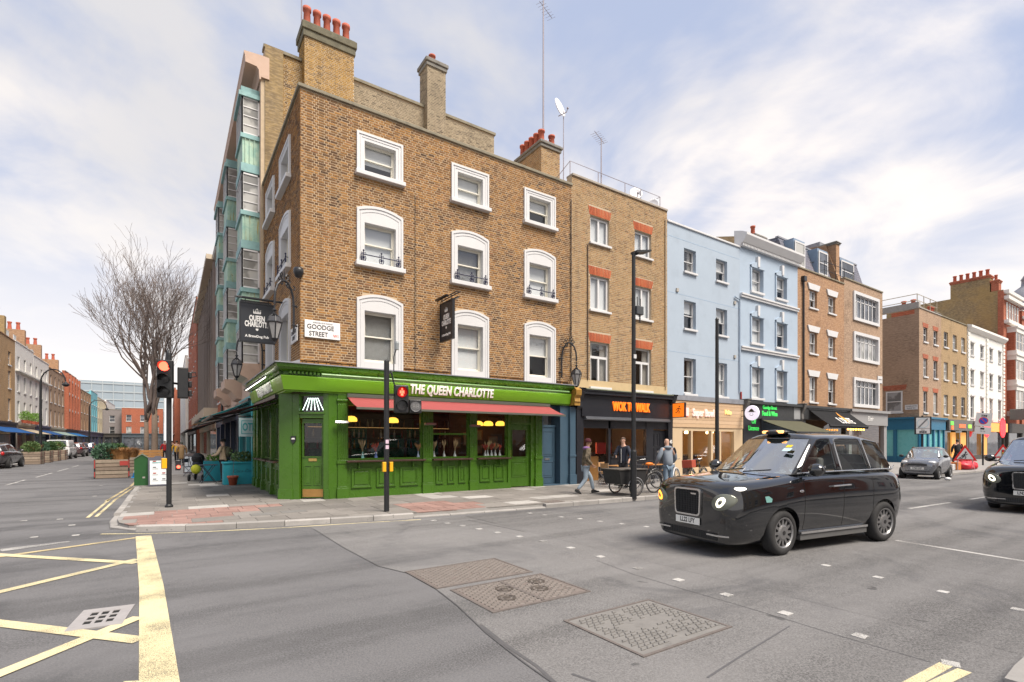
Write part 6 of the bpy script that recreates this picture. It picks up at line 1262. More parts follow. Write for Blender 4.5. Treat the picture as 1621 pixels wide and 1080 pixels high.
def cross_table(loc, rz, label, top=(.6, .6), mat=None, h_=.74):
    t = thing('folding_table', label, 'table', loc, rz, group='folding cafe tables'); mat = mat or M('navy_metal', (.02, .03, .05), .5); MB().box(-top[0]/2, top[0]/2, -top[1]/2, top[1]/2, h_-.03, h_).done('table_top', mat, t, bevel=.006)
    for y in (-top[1]/2+.06, top[1]/2-.06):
        for s in (1, -1): MB().tube([(-s*top[0]*.45, y, 0), (s*top[0]*.35, y, h_-.03)], .016, 6).done('leg', M('navy_metal'), t)
    return t
def cafe_chair(loc, rz, label, mat=None, seatm=None):
    t = thing('cafe_chair', label, 'chair', loc, rz, group='folding cafe chairs'); mt = mat or M('chair_metal', (.30, .30, .31), .4, .5)
    MB().box(-.2, .2, -.2, .2, .44, .47).done('seat', seatm or M('seat_wood', (.42, .24, .11), .6, var=.2), t, bevel=.005); MB().box(-.2, .2, .19, .21, .66, .84).done('backrest', seatm or M('seat_wood'), t)
    for x in (-.19, .19): MB().tube([(x, -.24, 0), (x, .2, .5), (x, .21, .86)], .011, 6).done('leg', mt, t); MB().tube([(x, .24, 0), (x, -.18, .45)], .011, 6).done('leg', mt, t)
    return t
cross_table((1.30, 24.1, PT), R_(5), 'dark folding table beside the turquoise planters'); cross_table((1.2, 27.5, PT), 0, 'dark folding table further along the restaurant terrace')
cafe_chair((1.9, 26.2, PT), R_(100), 'dark cafe chair behind the turquoise planters', M('navy_metal'), M('navy_metal')); cafe_chair((.85, 29.3, PT), R_(60), 'dark cafe chair beside the far A-board', M('navy_metal'), M('navy_metal'))
GREENB = M('cabinet_green', (.015, .085, .02), .45, var=.12)
t = thing('utility_cabinet', 'dark green utility cabinet with gabled top beside the menu board', 'cabinet', (-.86, 23.75, PT)); w_, d_ = .235, .20
m = MB(); m.prism([(-w_, 0), (w_, 0), (w_, 1.02), (0, 1.20), (-w_, 1.02)], -d_, d_); m.done('body', GREENB, t, bevel=.008); m = MB(); m.prism([(-w_-.03, 1.0), (0, 1.19), (w_+.03, 1.0), (w_+.03, 1.03), (0, 1.23), (-w_-.03, 1.03)], -d_-.03, d_+.03); m.done('lid', M('cabinet_lid', (.16, .19, .14), .6), t)
MB().box(-w_-.02, w_+.02, -d_-.02, d_+.02, 0, .03).done('plinth', CONC, t); MB().box(.02, .10, -d_-.006, -d_+.001, .3, .36).done('label_plate', STONE, t)
def aboard(loc, rz, w_, h_, label, frame, page, group=None):
    t = thing('a_board', label, 'sign board', loc, rz); 
    for s in (-1, 1):
        Fq = (lambda s: lambda u, n, z: (u, s*(-.22 + .18*z/h_ - n), z))(s)
        m = MB(Fq); m.frame(-w_/2, w_/2, -.015, .015, .02, h_, .05, wt=.11); m.prism([(-.14, h_), (.14, h_), (.08, h_+.05), (-.08, h_+.05)], -.015, .015); m.done('frame', frame, t); MB(Fq).box(-w_/2+.05, w_/2-.05, -.006, .004, .07, h_-.11).done('poster', page, t)
        if s == 1 and h_ > 1:
            for r_ in range(4):
                for cc in range(2): 
                    x = -w_*.27 + cc*w_*.46; z = .22 + r_*.22; MB(Fq).box(x, x+.10, .006, .009, z+.03, z+.07).done('printed_line', REFL if r_ % 2 else M('ink', (.15, .15, .16), .6), t); MB(Fq).box(x-.02, x+.16, .006, .009, z-.02, z-.005).done('printed_line', M('ink'), t)
            MB(Fq).box(-w_*.3, w_*.3, .006, .009, h_-.22, h_-.17).done('printed_line', M('ink_teal', (.3, .5, .5), .6), t)
    return t
aboard((-.36, 23.45, PT), R_(4), .62, 1.08, 'grey framed A-board with a white printed menu beside the green cabinet', M('aboard_grey', (.09, .09, .12), .5), M('menu_page', (.74, .78, .80), .5, var=.04))
aboard((.95, 32.0, PT), R_(-8), .65, 1.0, 'dark A-board with a black and white picture far along the footway', M('aboard_brown', (.08, .06, .06), .5), M('bw_print', (.35, .38, .42), .5, var=.9, vs=7))
t = thing('blue_cone', 'blue and white traffic cone beside the big planter', 'traffic cone', (-1.35, 31.5, 0)); MB().lathe([(.19, .03), (.13, .28), (.10, .42), (.05, .68), (0, .70)], 16).done('cone', M('cone_blue', (.02, .25, .55), .5), t, True); MB().lathe([(.142, .25), (.112, .40)], 16, cap=False).done('white_band', WHITE, t); MB().box(-.22, .22, -.22, .22, 0, .04).done('base', M('cone_blue'), t)
# lanterns on scrolled brackets
def lantern_body(t, c, s=1.0, lit=None):
    GLm = M('lantern_glass', (.30, .30, .30), .25, var=.08)
    def ring(r, z, n=6): return [(c[0] + r*s*math.cos(math.pi/6 + 2*math.pi*k/n), c[1] + r*s*math.sin(math.pi/6 + 2*math.pi*k/n), c[2] + z*s) for k in range(n)]
    b0, b1, b2, b3 = ring(.09, -.52), ring(.21, -.06), ring(.15, .10), ring(.05, .16)
    for k in range(6): q = (k+1) % 6; MB().quad(b0[k], b0[q], b1[q], b1[k]).done('lantern_pane', GLm, t)
    m = MB()
    for k in range(6): q = (k+1) % 6; m.tube([b0[k], b1[k], b2[k], b3[k]], .019*s, 5); m.tube([b1[k], b1[q]], .024*s, 5); m.tube([b0[k], b0[q]], .02*s, 5)
    m.lathe([(.05*s, .15*s), (.07*s, .18*s), (.03*s, .22*s), (.035*s, .27*s), (.07*s, .29*s), (.02*s, .34*s), (.02*s, .45*s), (0, .45*s)], 12, c); m.lathe([(.09*s, -.52*s), (.07*s, -.57*s), (.03*s, -.60*s), (.035*s, -.66*s), (0, -.70*s)], 10, c); m.done('lantern_frame', IRON, t, fix=False)
    m = MB(); [m.quad(b1[k], b1[(k+1) % 6], b2[(k+1) % 6], b2[k]) for k in range(6)]; m.done('lantern_roof', M('lantern_roof', (.06, .06, .065), .4), t, fix=False)
def wall_lantern(base, out, label, H_=1.3):
    """swan-neck bracket fixed at base (wall point), curving out by vector out"""
    t = thing('wall_lantern', label, 'lantern', base, group='black lanterns on scrolled brackets', world=True); B = Vector(base); o = Vector(out); L = o.length; u = o.normalized(); m = MB()
    P = [B + u*.12 + Vector((0, 0, -.75)), B + u*.12 + Vector((0, 0, 0))]
    for k in range(1, 9): a = math.pi*k/8; P.append(B + u*(.12 + (L-.12)/2*(1-math.cos(a))) + Vector((0, 0, .55*math.sin(a)*1.1)))
    P.append(P[-1] + Vector((0, 0, -.12))); m.tube(P, .032, 8)
    for z in (-.55, .0): m.tube([B + Vector((0, 0, z)), B + u*.14 + Vector((0, 0, z))], .03, 8); m.sph(tuple(B + u*.12 + Vector((0, 0, z))), .045, 8, 6)
    top = B + u*(.12 + (L-.12)/2) + Vector((0, 0, .61))
    for s in (-1, 1):
        for r_, dz in ((.16, .0), (.10, .12), (.10, -.1)): m.tube([top + Vector((0, 0, dz)) + u*s*.05, top + u*s*r_ + Vector((0, 0, dz+.08)), top + u*s*(r_+.06) + Vector((0, 0, dz+.01)), top + u*s*(r_) + Vector((0, 0, dz-.04)), top + u*s*(r_-.04) + Vector((0, 0, dz))], .018, 5)
        m.tube([P[3] + Vector((0, 0, 0)), P[3] + u*.14*s + Vector((0, 0, .02)), P[3] + u*.16*s + Vector((0, 0, .10)), P[3] + u*.08*s + Vector((0, 0, .12))], .016, 5)
    m.tube([top, top + Vector((0, 0, .32))], [.02, .008], 6); m.done('scroll_bracket', IRON, t); e = P[-1]; lantern_body(t, (e.x, e.y, e.z - .45), .95); return t
wall_lantern((3.0, 15.4, 5.62), (-.66, -.50, 0), 'black wall lantern on a scrolled bracket at the pub corner beside the street name plate')
wall_lantern((12.62, 15.49, 5.05), (.55, -.42, 0), 'black wall lantern on a scrolled bracket by the last pub window near the noodle shop')
wall_lantern((3.08, 21.6, 5.3), (-1.0, -.1, 0), 'black wall lantern on the pub side wall below the hanging sign')
# street name plates
def plate(t, F_, w_, h_, lines, cols_):
    MB(F_).box(-w_/2, w_/2, 0, .03, -h_/2, h_/2).done('plate', M('enamel_white', (.80, .79, .78), .35, var=.04), t, bevel=.006)
    for (s, z, sz, sx, x), mt in zip(lines, cols_): text('lettering', s, F_, x, .032, z, sz, mt, t, sx=sx, ext=.003, bold=.003)
t = thing('street_name_plate', 'white enamel street name plate reading GOODGE STREET on the pub corner', 'street sign', (3.72, 15.47, 5.06)); plate(t, GY(0), 1.0, .50, [('BOROUGH OF ST PANCRAS', .19, .055, .8, 0), ('GOODGE', .06, .19, .92, -.06), ('STREET', -.14, .19, .85, -.12), ('W1', -.15, .12, .9, .38)], [M('grey_ink', (.35, .35, .36), .5), M('black_ink', (.03, .03, .035), .5), M('black_ink'), M('red_ink', (.6, .12, .10), .5)])
t = thing('street_name_plate', 'white street name plate on the side wall of the pub behind the corner lantern', 'street sign', (3.08, 16.1, 4.95)); plate(t, lambda u, n, z: (-n, -u, z), .9, .46, [('CHARLOTTE', .07, .16, .8, 0), ('STREET', -.1, .16, .8, 0)], [M('black_ink')]*2)
# hanging pub signs
def crown(F_, x, z, s, t):
    m = MB(F_); m.prism([(x-.5*s, z-.3*s), (x+.5*s, z-.3*s), (x+.55*s, z-.15*s), (x-.55*s, z-.15*s)], .0, .008)
    for k in range(5): a = (k-2)*.22*s; m.prism([(x+a-.10*s, z-.13*s), (x+a+.10*s, z-.13*s), (x+a*1.15, z+.22*s-.0*abs(k-2))], 0, .008); m.sph((x+a*1.15, .004, z+.26*s), (.05*s, .006, .05*s), 8, 5)
    m.prism([(x-.04*s, z+.25*s), (x+.04*s, z+.25*s), (x+.04*s, z+.5*s), (x-.04*s, z+.5*s)], 0, .008); m.prism([(x-.12*s, z+.34*s), (x+.12*s, z+.34*s), (x+.12*s, z+.41*s), (x-.12*s, z+.41*s)], .001, .009); m.done('crown_emblem', LETW, t)
SIGNN = M('sign_navy', (.022, .026, .034), .45, var=.1)
def hang_sign(loc, rz, w_, h_, label, side):
    t = thing('hanging_pub_sign', label, 'pub sign', loc, rz, group='black hanging pub signs'); F1 = GY(0)
    MB(F1).box(-w_/2, w_/2, -.03, .03, -h_/2, h_/2).done('board', SIGNN, t); MB(F1).frame(-w_/2-.03, w_/2+.03, -.045, .045, -h_/2-.03, h_/2+.03, .035).done('frame', BLACKP, t)
    for Fs in (F1, lambda u, n, z: (-u, n, z)):
        G = (lambda Fs: lambda u, n, z: Fs(u, n + .032, z))(Fs); crown(G, 0, h_*.29, w_*.22, t); text('lettering', 'QUEEN', G, 0, 0, h_*.11, w_*.25, LETW, t, sx=.58, bold=.010, ext=.003); text('lettering', 'CHARLOTTE', G, 0, 0, -h_*.045, w_*.25, LETW, t, sx=.52, bold=.010, ext=.003)
        m = MB(G); m.prism([(-.04*w_, -.15*h_), (.04*w_, -.15*h_), (.04*w_, -.19*h_), (0, -.215*h_), (-.04*w_, -.19*h_)], 0, .004); m.done('shield_emblem', LETW, t); text('lettering', 'A BrewDog Pub', G, 0, 0, -h_*.36, w_*.115, LETW, t, sx=.95, bold=.004, ext=.003)
    m = MB(); zz = h_/2 + .16; x0, x1 = (-w_/2-.15, w_/2+.35) if side > 0 else (-w_/2-.35, w_/2+.15)
    for y in (-.06, .06): m.tube([(x0, y, zz), (x1, y, zz)], .018, 6)
    for k in range(7): x = x0 + (x1-x0)*k/6; m.tube([(x, -.06, zz), (x, .06, zz)], .008, 5)
    for x in (-w_*.35, w_*.35): m.tube([(x, 0, h_/2), (x, 0, zz)], .012, 6)
    m.done('iron_bracket', IRON, t); [MB().extr_u([(y, zz-.07), (y*1.5, zz-.06), (y*1.5, zz-.02), (y, zz-.03)], -w_*.48, w_*.48).done('lamp_bar', BLACKP, t) for y in (-.16, .16)]
    return t
hang_sign((2.30, 17.9, 5.55), 0, .94, 1.20, 'black hanging sign reading QUEEN CHARLOTTE on the side wall beside the corner lantern', 1)
hang_sign((7.50, 14.93, 5.72), R_(90), .86, 1.22, 'black hanging sign reading QUEEN CHARLOTTE over the middle of the pub front', -1)
t = thing('security_camera', 'black dome security camera high on the pub corner', 'camera', (3.05, 15.42, 6.6)); MB().lathe([(.0, .14), (.12, .14), (.14, .08), (.14, 0), (.12, -.04), (.09, -.12), (0, -.15)], 16).done('dome', BLACKP, t, True); MB().tube([(0, 0, .1), (.1, .1, .1)], .04, 6).done('mount', BLACKP, t)
# traffic lights
TLB = M('signal_black', (.011, .012, .014), .5, var=.2); REDL = M('red_lamp', (.9, .05, .03), .3, emis=(1, .06, .03), es=3.2); DKL = M('dark_lens', (.03, .03, .032), .25)
YELB = M('button_yellow', (.75, .38, .01), .45, var=.05)
def head3(t, c, az, on=True):
    def Fh(u, n, z): return (c[0] + math.cos(az)*u + math.sin(az)*n, c[1] + math.sin(az)*u - math.cos(az)*n, c[2] + z)
    hd = MB(Fh).box(-.17, .17, -.12, .07, -.48, .48).done('signal_head', TLB, t, bevel=.03)
    for k, z in enumerate((.31, 0, -.31)):
        MB(Fh).lathe([(0, .075), (.115, .075), (.115, .095), (0, .115)], 20, (0, 0, z), axis='y').done('lens', REDL if (k == 0 and on) else DKL, hd)
        m = MB(Fh); n_ = 16
        for q in range(n_):
            a0 = math.pi*(-.12) + math.pi*1.24*q/n_; a1 = math.pi*(-.12) + math.pi*1.24*(q+1)/n_; r_ = .125
            m.quad((r_*math.cos(a0), .06, z + r_*math.sin(a0)), (r_*math.cos(a1), .06, z + r_*math.sin(a1)), (r_*math.cos(a1), .22 + .05*math.sin(a1), z + r_*math.sin(a1)*.95), (r_*math.cos(a0), .22 + .05*math.sin(a0), z + r_*math.sin(a0)*.95))
        v = m.done('visor', TLB, hd, fix=False); v.modifiers.new('thick', 'SOLIDIFY').thickness = .008
    return hd
def push_box(t, c, az, red=True):
    def Fh(u, n, z): return (c[0] + math.cos(az)*u + math.sin(az)*n, c[1] + math.sin(az)*u - math.cos(az)*n, c[2] + z)
    b = MB(Fh).box(-.055, .055, -.05, .06, -.13, .13).done('push_button_unit', YELB if not red else BLACKP, t, bevel=.012)
    if red: MB(Fh).lathe([(0, .08), (.04, .08), (.04, .09), (0, .095)], 12, (0, 0, -.04), axis='y').done('wait_lamp', REDL, b)
    return b
p = gp(267.5, 803, PT); t = thing('traffic_light', 'black traffic light showing red at the corner of the side street', 'traffic light', (p[0], p[1], PT), world=True); X_, Y_ = p[0], p[1]
MB().tube([(X_, Y_, PT-.05), (X_, Y_, 4.0)], .060, 14).done('pole', TLB, t); MB().lathe([(.09, 0), (.09, .04), (.065, .08)], 14, (X_, Y_, PT)).done('base_collar', TLB, t); MB().lathe([(.062, 0), (.055, .06), (.02, .14), (0, .14)], 12, (X_, Y_, 4.0)).done('cap', TLB, t)
head3(t, (X_-.08, Y_-.13, 3.38), R_(-14)); 
def Fh2(u, n, z): return (X_ + .40 - n*.6, Y_ + .15 + u*.6, 3.30 + z)
m = MB(); m.box(X_+.18, X_+.42, Y_+.0, Y_+.34, 2.93, 3.72); m.done('signal_head', TLB, t, bevel=.02); [MB().box(X_+.425, X_+.50, Y_+.05, Y_+.29, 2.98+k*.24, 3.14+k*.24).done('visor', TLB, t, bevel=.02) for k in range(3)]
MB().tube([(X_+.06, Y_, 3.3), (X_+.2, Y_+.15, 3.3)], .03, 6).done('bracket', TLB, t); MB().tube([(X_+.4, Y_+.1, 3.6), (X_+.58, Y_+.1, 3.62), (X_+.6, Y_+.1, 3.52), (X_+.45, Y_+.1, 3.48)], .015, 5).done('cable_loop', TLB, t)
push_box(t, (X_-.10, Y_-.02, 1.24), R_(-78), False); push_box(t, (X_+.19, Y_-.05, 1.19), R_(8))
p = gp(612, 810, PT); X_, Y_ = p[0], p[1]; t = thing('pedestrian_signal', 'black signal pole showing a red standing man in front of the pub window', 'pedestrian signal', (X_, Y_, PT), world=True)
MB().tube([(X_, Y_, PT-.05), (X_, Y_, 3.72)], .062, 14).done('pole', TLB, t); MB().lathe([(.062, 0), (.05, .03), (0, .035)], 12, (X_, Y_, 3.72)).done('cap', TLB, t)
def FP(u, n, z): return (X_ + .36 + math.cos(R_(-10))*u + math.sin(R_(-10))*n, Y_ - .02 + math.sin(R_(-10))*u - math.cos(R_(-10))*n, 2.83 + z)
hd = MB(FP).box(-.17, .17, -.10, .08, -.34, .34).done('signal_head', TLB, t, bevel=.03)
for z, on in ((.16, True), (-.16, False)):
    MB(FP).lathe([(0, .085), (.125, .085), (.125, .10), (0, .105)], 20, (0, 0, z), axis='y').done('lens', M('red_dim', (.12, .0, .0), .3, emis=(.6, .0, .0), es=.25) if on else DKL, hd)
    m = MB(FP); n_ = 14
    for q in range(n_):
        a0 = math.pi*(-.1) + math.pi*1.2*q/n_; a1 = math.pi*(-.1) + math.pi*1.2*(q+1)/n_; r_ = .135; m.quad((r_*math.cos(a0), .07, z + r_*math.sin(a0)), (r_*math.cos(a1), .07, z + r_*math.sin(a1)), (r_*math.cos(a1), .2, z + r_*math.sin(a1)), (r_*math.cos(a0), .2, z + r_*math.sin(a0)))
    v = m.done('visor', TLB, hd, fix=False); v.modifiers.new('thick', 'SOLIDIFY').thickness = .008
m = MB(FP); m.sph((0, .108, .235), (.02, .004, .024), 8, 6)
for P in ([(0, .20), (0, .12)], [(-.035, .20), (-.04, .13)], [(.035, .20), (.04, .13)], [(-.014, .12), (-.016, .075)], [(.014, .12), (.016, .075)]): m.tube([(a, .108, c) for a, c in P], .016, 5)
m.done('red_man', REDL, hd)
def FP2(u, n, z): return FP(u + .34, n, z - .17)
cd = MB(FP2).box(-.15, .15, -.08, .06, -.165, .165).done('countdown_unit', TLB, t, bevel=.02); MB(FP2).lathe([(0, .06), (.13, .06), (.135, .09), (.12, .075), (0, .075)], 20, axis='y').done('countdown_lens', M('grey_lens', (.12, .12, .125), .3), cd)
m = MB(FP2)
for x in (-.045, .045): m.frame(x-.032, x+.032, .076, .084, -.055, .0, .014); m.frame(x-.032, x+.032, .076, .084, 0, .055, .014)
m.done('digits', M('digit_grey', (.22, .22, .22), .4), cd)
MB().tube([(X_, Y_, 3.5), (X_+.12, Y_, 3.45), (X_+.2, Y_, 3.15)], .02, 6).done('cable', TLB, t); MB().box(X_, X_+.4, Y_-.02, Y_+.02, 2.9, 2.95).done('bracket', TLB, t)
m = MB(); m.tube([(X_, Y_, 3.4), (X_+.18, Y_, 3.5), (X_+.18, Y_, 3.85), (X_+.24, Y_-.02, 4.05)], .014, 6); m.done('detector_arm', TLB, t); MB().lathe([(.05, -.1), (.055, .06), (.04, .1), (0, .1)], 10, (X_+.25, Y_-.02, 4.12)).done('detector', M('detector_grey', (.25, .27, .28), .4), t)
for x in (-.085, .085): MB().box(X_+x-.04, X_+x+.04, Y_-.11, Y_-.02, 1.08, 1.31).done('push_button_unit', YELB, t, bevel=.01)
for z in (1.75, 1.62): MB().box(X_-.045, X_+.03, Y_-.066, Y_-.05, z, z+.09).done('sticker', M('sticker_pink', (.6, .45, .55), .5, var=.5, vs=40), t)
# lamp columns
p = gp(1003, 787, PT); X_, Y_ = p[0], p[1]; t = thing('lamp_post', 'tall black street lamp with a flat head and grey control box before the noodle shop', 'lamp post', (X_, Y_, PT), world=True)
zt = fy(1004, 403, Y_)[2]; MB().tube([(X_, Y_, PT-.05), (X_, Y_, 1.5), (X_, Y_, 1.55), (X_, Y_, zt)], [.095, .09, .07, .055], 14).done('column', TLB, t)
m = MB(); m.tube([(X_, Y_, zt), (X_+.15, Y_-.03, zt+.06)], .05, 8); m.add([(X_+.0, Y_-.14, zt+.02), (X_+.55, Y_-.22, zt+.14), (X_+.55, Y_+.12, zt+.14), (X_+.0, Y_+.12, zt+.02), (X_+.0, Y_-.14, zt+.09), (X_+.55, Y_-.22, zt+.19), (X_+.55, Y_+.12, zt+.19), (X_+.0, Y_+.12, zt+.09)], [(0,1,2,3), (4,5,6,7), (0,1,5,4), (1,2,6,5), (2,3,7,6), (3,0,4,7)]); m.done('lamp_head', TLB, t)
zb = fy(1009, 493, Y_)[2]; m = MB(); m.box(X_+.03, X_+.32, Y_-.12, Y_+.02, zb-.12, zb+.14); m.done('control_box', M('box_grey', (.06, .065, .07), .5), t, bevel=.02); m = MB(); m.tube([(X_+.1, Y_-.05, zb+.1), (X_+.1, Y_-.05, zb+.42)], .016, 6); m.tube([(X_+.24, Y_-.05, zb+.1), (X_+.24, Y_-.05, zb+.38)], .016, 6); m.tube([(X_+.22, Y_-.05, zb-.1), (X_+.22, Y_-.05, zb-.35)], .022, 6); m.done('antenna', TLB, t)
MB().box(X_-.06, X_+.04, Y_-.08, Y_-.05, 4.3, 4.42).done('number_label', WHITE, t)
p = gp(1135, 770, PT); X_, Y_ = p[0], p[1]; zt = fy(1135, 508, Y_)[2]; t = thing('plain_pole', 'slim dark pole in front of the pale blue house', 'pole', (X_, Y_, PT), world=True); MB().tube([(X_, Y_, PT-.05), (X_, Y_, zt)], [.075, .06], 12).done('column', TLB, t); MB().lathe([(.06, 0), (.07, .05), (.03, .12), (0, .12)], 10, (X_, Y_, zt)).done('cap', TLB, t)
def swan_lamp(loc, H_, rz, label):
    t = thing('swan_neck_lamp', label, 'lamp post', loc, rz, group='swan neck lamps along the side street'); P = [(0, 0, 0), (0, 0, H_-1)] + [(1.1*(1-math.cos(math.pi*k/8))/1.0*.9, 0, H_-1 + 1.1*math.sin(math.pi*k/8)) for k in range(1, 9)]
    MB().tube(P, [.12, .08] + [.05]*8, 8).done('column', TLB, t); e = P[-1]; MB().lathe([(.04, .1), (.10, 0), (.26, -.16), (.26, -.2), (.12, -.34), (0, -.36)], 12, e).done('lamp_head', TLB, t); return t
swan_lamp((-8.9, 57, PT), 7.6, R_(-30), 'black swan neck street lamp among the planters across the side street'); swan_lamp((-9.6, 95, PT), 7.6, R_(10), 'black swan neck street lamp outside the ornate red house'); 
# road signs
def tri_sign(loc, rz, kind, label):
    t = thing('roadworks_sign', label, 'road sign', loc, rz); S_ = .55; Ft = GY(0); z0 = .55
    MB(Ft).prism([(-S_, z0), (S_, z0), (0, z0+.95)], -.01, .01).done('red_border', M('sign_red', (.62, .02, .02), .4, var=.05), t, bevel=.004); MB(Ft).prism([(-S_*.70, z0+.10), (S_*.70, z0+.10), (0, z0+.76)], .011, .016).done('white_field', WHITE, t)
    m = MB(Ft)
    if kind == 'dig':
        m.sph((.03, .019, z0+.50), (.045, .003, .045), 8, 5)
        for P in ([(.02, .45), (-.04, .30)], [(-.04, .30), (.04, .22), (.02, .13)], [(-.04, .30), (-.08, .22), (-.14, .14)], [(.0, .42), (-.08, .36), (-.16, .28)], [(.12, .40), (-.16, .24)]): m.tube([(a, .019, z0+c) for a, c in P], .02, 5)
        m.prism([(-.32, z0+.13), (-.13, z0+.13), (-.22, z0+.22)], .017, .021); m.done('digging_figure', BLACKP, t)
    else:
        m.box(-.08, .08, .017, .02, z0+.14, z0+.56); m.done('signal_symbol', BLACKP, t)
        for k, c_ in enumerate(((.7, .02, .02), (.8, .45, .02), (.03, .4, .08))): MB(Ft).lathe([(0, .021), (.055, .021), (.055, .024), (0, .024)], 14, (0, 0, z0+.48-k*.13), axis='y').done('signal_dot', M('dot%d' % k, c_, .4), t)
    for x in (-.32, .32): MB(Ft).tube([(x, 0, z0+.1), (x*1.2, .25, 0)], .014, 5).done('leg', M('rail_grey'), t); MB(Ft).tube([(x, 0, z0+.1), (x*1.2, -.3, 0)], .014, 5).done('leg', M('rail_grey'), t)
    return t
fac = math.atan2(-1, 0); p = gp(1530, 741, PT); tri_sign((38.5, 9.9, PT), R_(-62), 'dig', 'red triangle roadworks sign with a digging man on the far footway'); tri_sign((47.5, 10.2, PT), R_(-64), 'sig', 'red triangle sign with a traffic light symbol past the digging man sign')
def post_sign(px, pyb, pyt, w_, Y_, label, kind, rz=-60):
    a = fy(px, pyb, Y_); t = thing('parking_zone_sign', label, 'road sign', (a[0], Y_, PT), R_(rz)); H_ = fy(px, pyt, Y_)[2]; Ft = GY(-.0); MB().tube([(0, 0, -.05), (0, 0, H_)], .05, 10).done('post', TLB, t)
    return t, H_
t, H_ = post_sign(1460, 745, 661, 0, 12.0, 'framed pale zone ends sign on a post before the teal shop', 'end'); Ft = GY(-.05); z1 = H_-PT
MB(Ft).box(-.42, .42, .05, .10, z1-1.05, z1+.05).done('backing', TLB, t, bevel=.01); MB(Ft).box(-.34, .34, .101, .106, z1-.68, z1-.02).done('plate', WHITE, t); MB(Ft).box(-.34, .34, .101, .106, z1-1.0, z1-.70).done('plate', WHITE, t); MB(Ft).lathe([(.30, .107), (.30, .112), (.255, .112), (.255, .107)], 24, (0, 0, z1-.35), axis='y', cap=False).done('ring', M('sign_greyblue', (.45, .55, .6), .5), t); MB(Ft).prism([(-.26, z1-.62), (-.20, z1-.66), (.26, z1-.10), (.20, z1-.05)], .113, .116).done('bar', M('ink'), t); text('lettering', 'Zone', Ft, 0, .108, z1-.78, .12, BLACKP, t, ext=.002); text('lettering', 'ENDS', Ft, 0, .108, z1-.91, .16, BLACKP, t, sx=.9, bold=.008, ext=.002)
t, H_ = post_sign(1556, 742, 654, 0, 11.4, 'tilted white parking zone sign with a blue no waiting roundel', 'zone'); z1 = H_-PT
def Ftl(u, n, z): a = R_(-7); zc = z1-.6; return (math.cos(a)*u - math.sin(a)*(z-zc), -n + .0, zc + math.sin(a)*u + math.cos(a)*(z-zc))
MB(Ftl).box(-.45, .45, .06, .07, z1-.95, z1).done('plate', WHITE, t); MB(Ftl).box(-.40, .50, .06, .07, z1-1.5, z1-.98).done('plate', WHITE, t); MB(Ftl).lathe([(0, .071), (.26, .071), (.26, .075), (0, .075)], 24, (0, 0, z1-.55), axis='y').done('red_ring', M('sign_red'), t); MB(Ftl).lathe([(0, .076), (.21, .076), (.21, .079), (0, .079)], 24, (0, 0, z1-.55), axis='y').done('blue_disc', M('sign_blue', (.03, .09, .5), .4), t); MB(Ftl).prism([(-.17, z1-.42), (-.13, z1-.38), (.17, z1-.68), (.13, z1-.72)], .080, .083).done('red_bar', M('sign_red'), t); text('lettering', 'ZONE', Ftl, 0, .073, z1-.20, .17, BLACKP, t, bold=.008, ext=.002); text('lettering', 'Mon - Sat', Ftl, .05, .073, z1-1.3, .10, BLACKP, t, ext=.002); m = MB(Ftl); m.box(-.1, .12, .072, .076, z1-1.18, z1-1.06); m.done('camera_symbol', BLACKP, t)
# heap of red barrier bags
t = thing('red_barrier_heap', 'heap of crumpled red plastic barrier sheeting on the far footway', 'plastic heap', (40.2, 10.3, PT)); rr = random.Random(3)
for k in range(3):
    m = MB(); m.sph((k*.55-.6, 0, .18), (.5, .45, .28), 16, 10); o = m.done('sheet', M('red_plastic', (.62, .03, .05), .45, var=.15), t, True)
    for v in o.data.vertices: v.co += Vector((rr.gauss(0, .04), rr.gauss(0, .04), abs(rr.gauss(0, .03)))); v.co.z = max(0, v.co.z)
for k in range(3): o = MB().box(37.4+k*.5, 37.8+k*.6, 10.4-k*.1, 10.9, PT, PT+.25+.1*k).done('roadworks_crate', [M('oak'), WHITE, M('box_or', (.6, .2, .05), .6)][k], None, bevel=.02); tag(o, ['brown wooden crate of rubble near the red plastic heap', 'white bag of rubble near the red plastic heap', 'orange box near the red plastic heap'][k], 'crate')
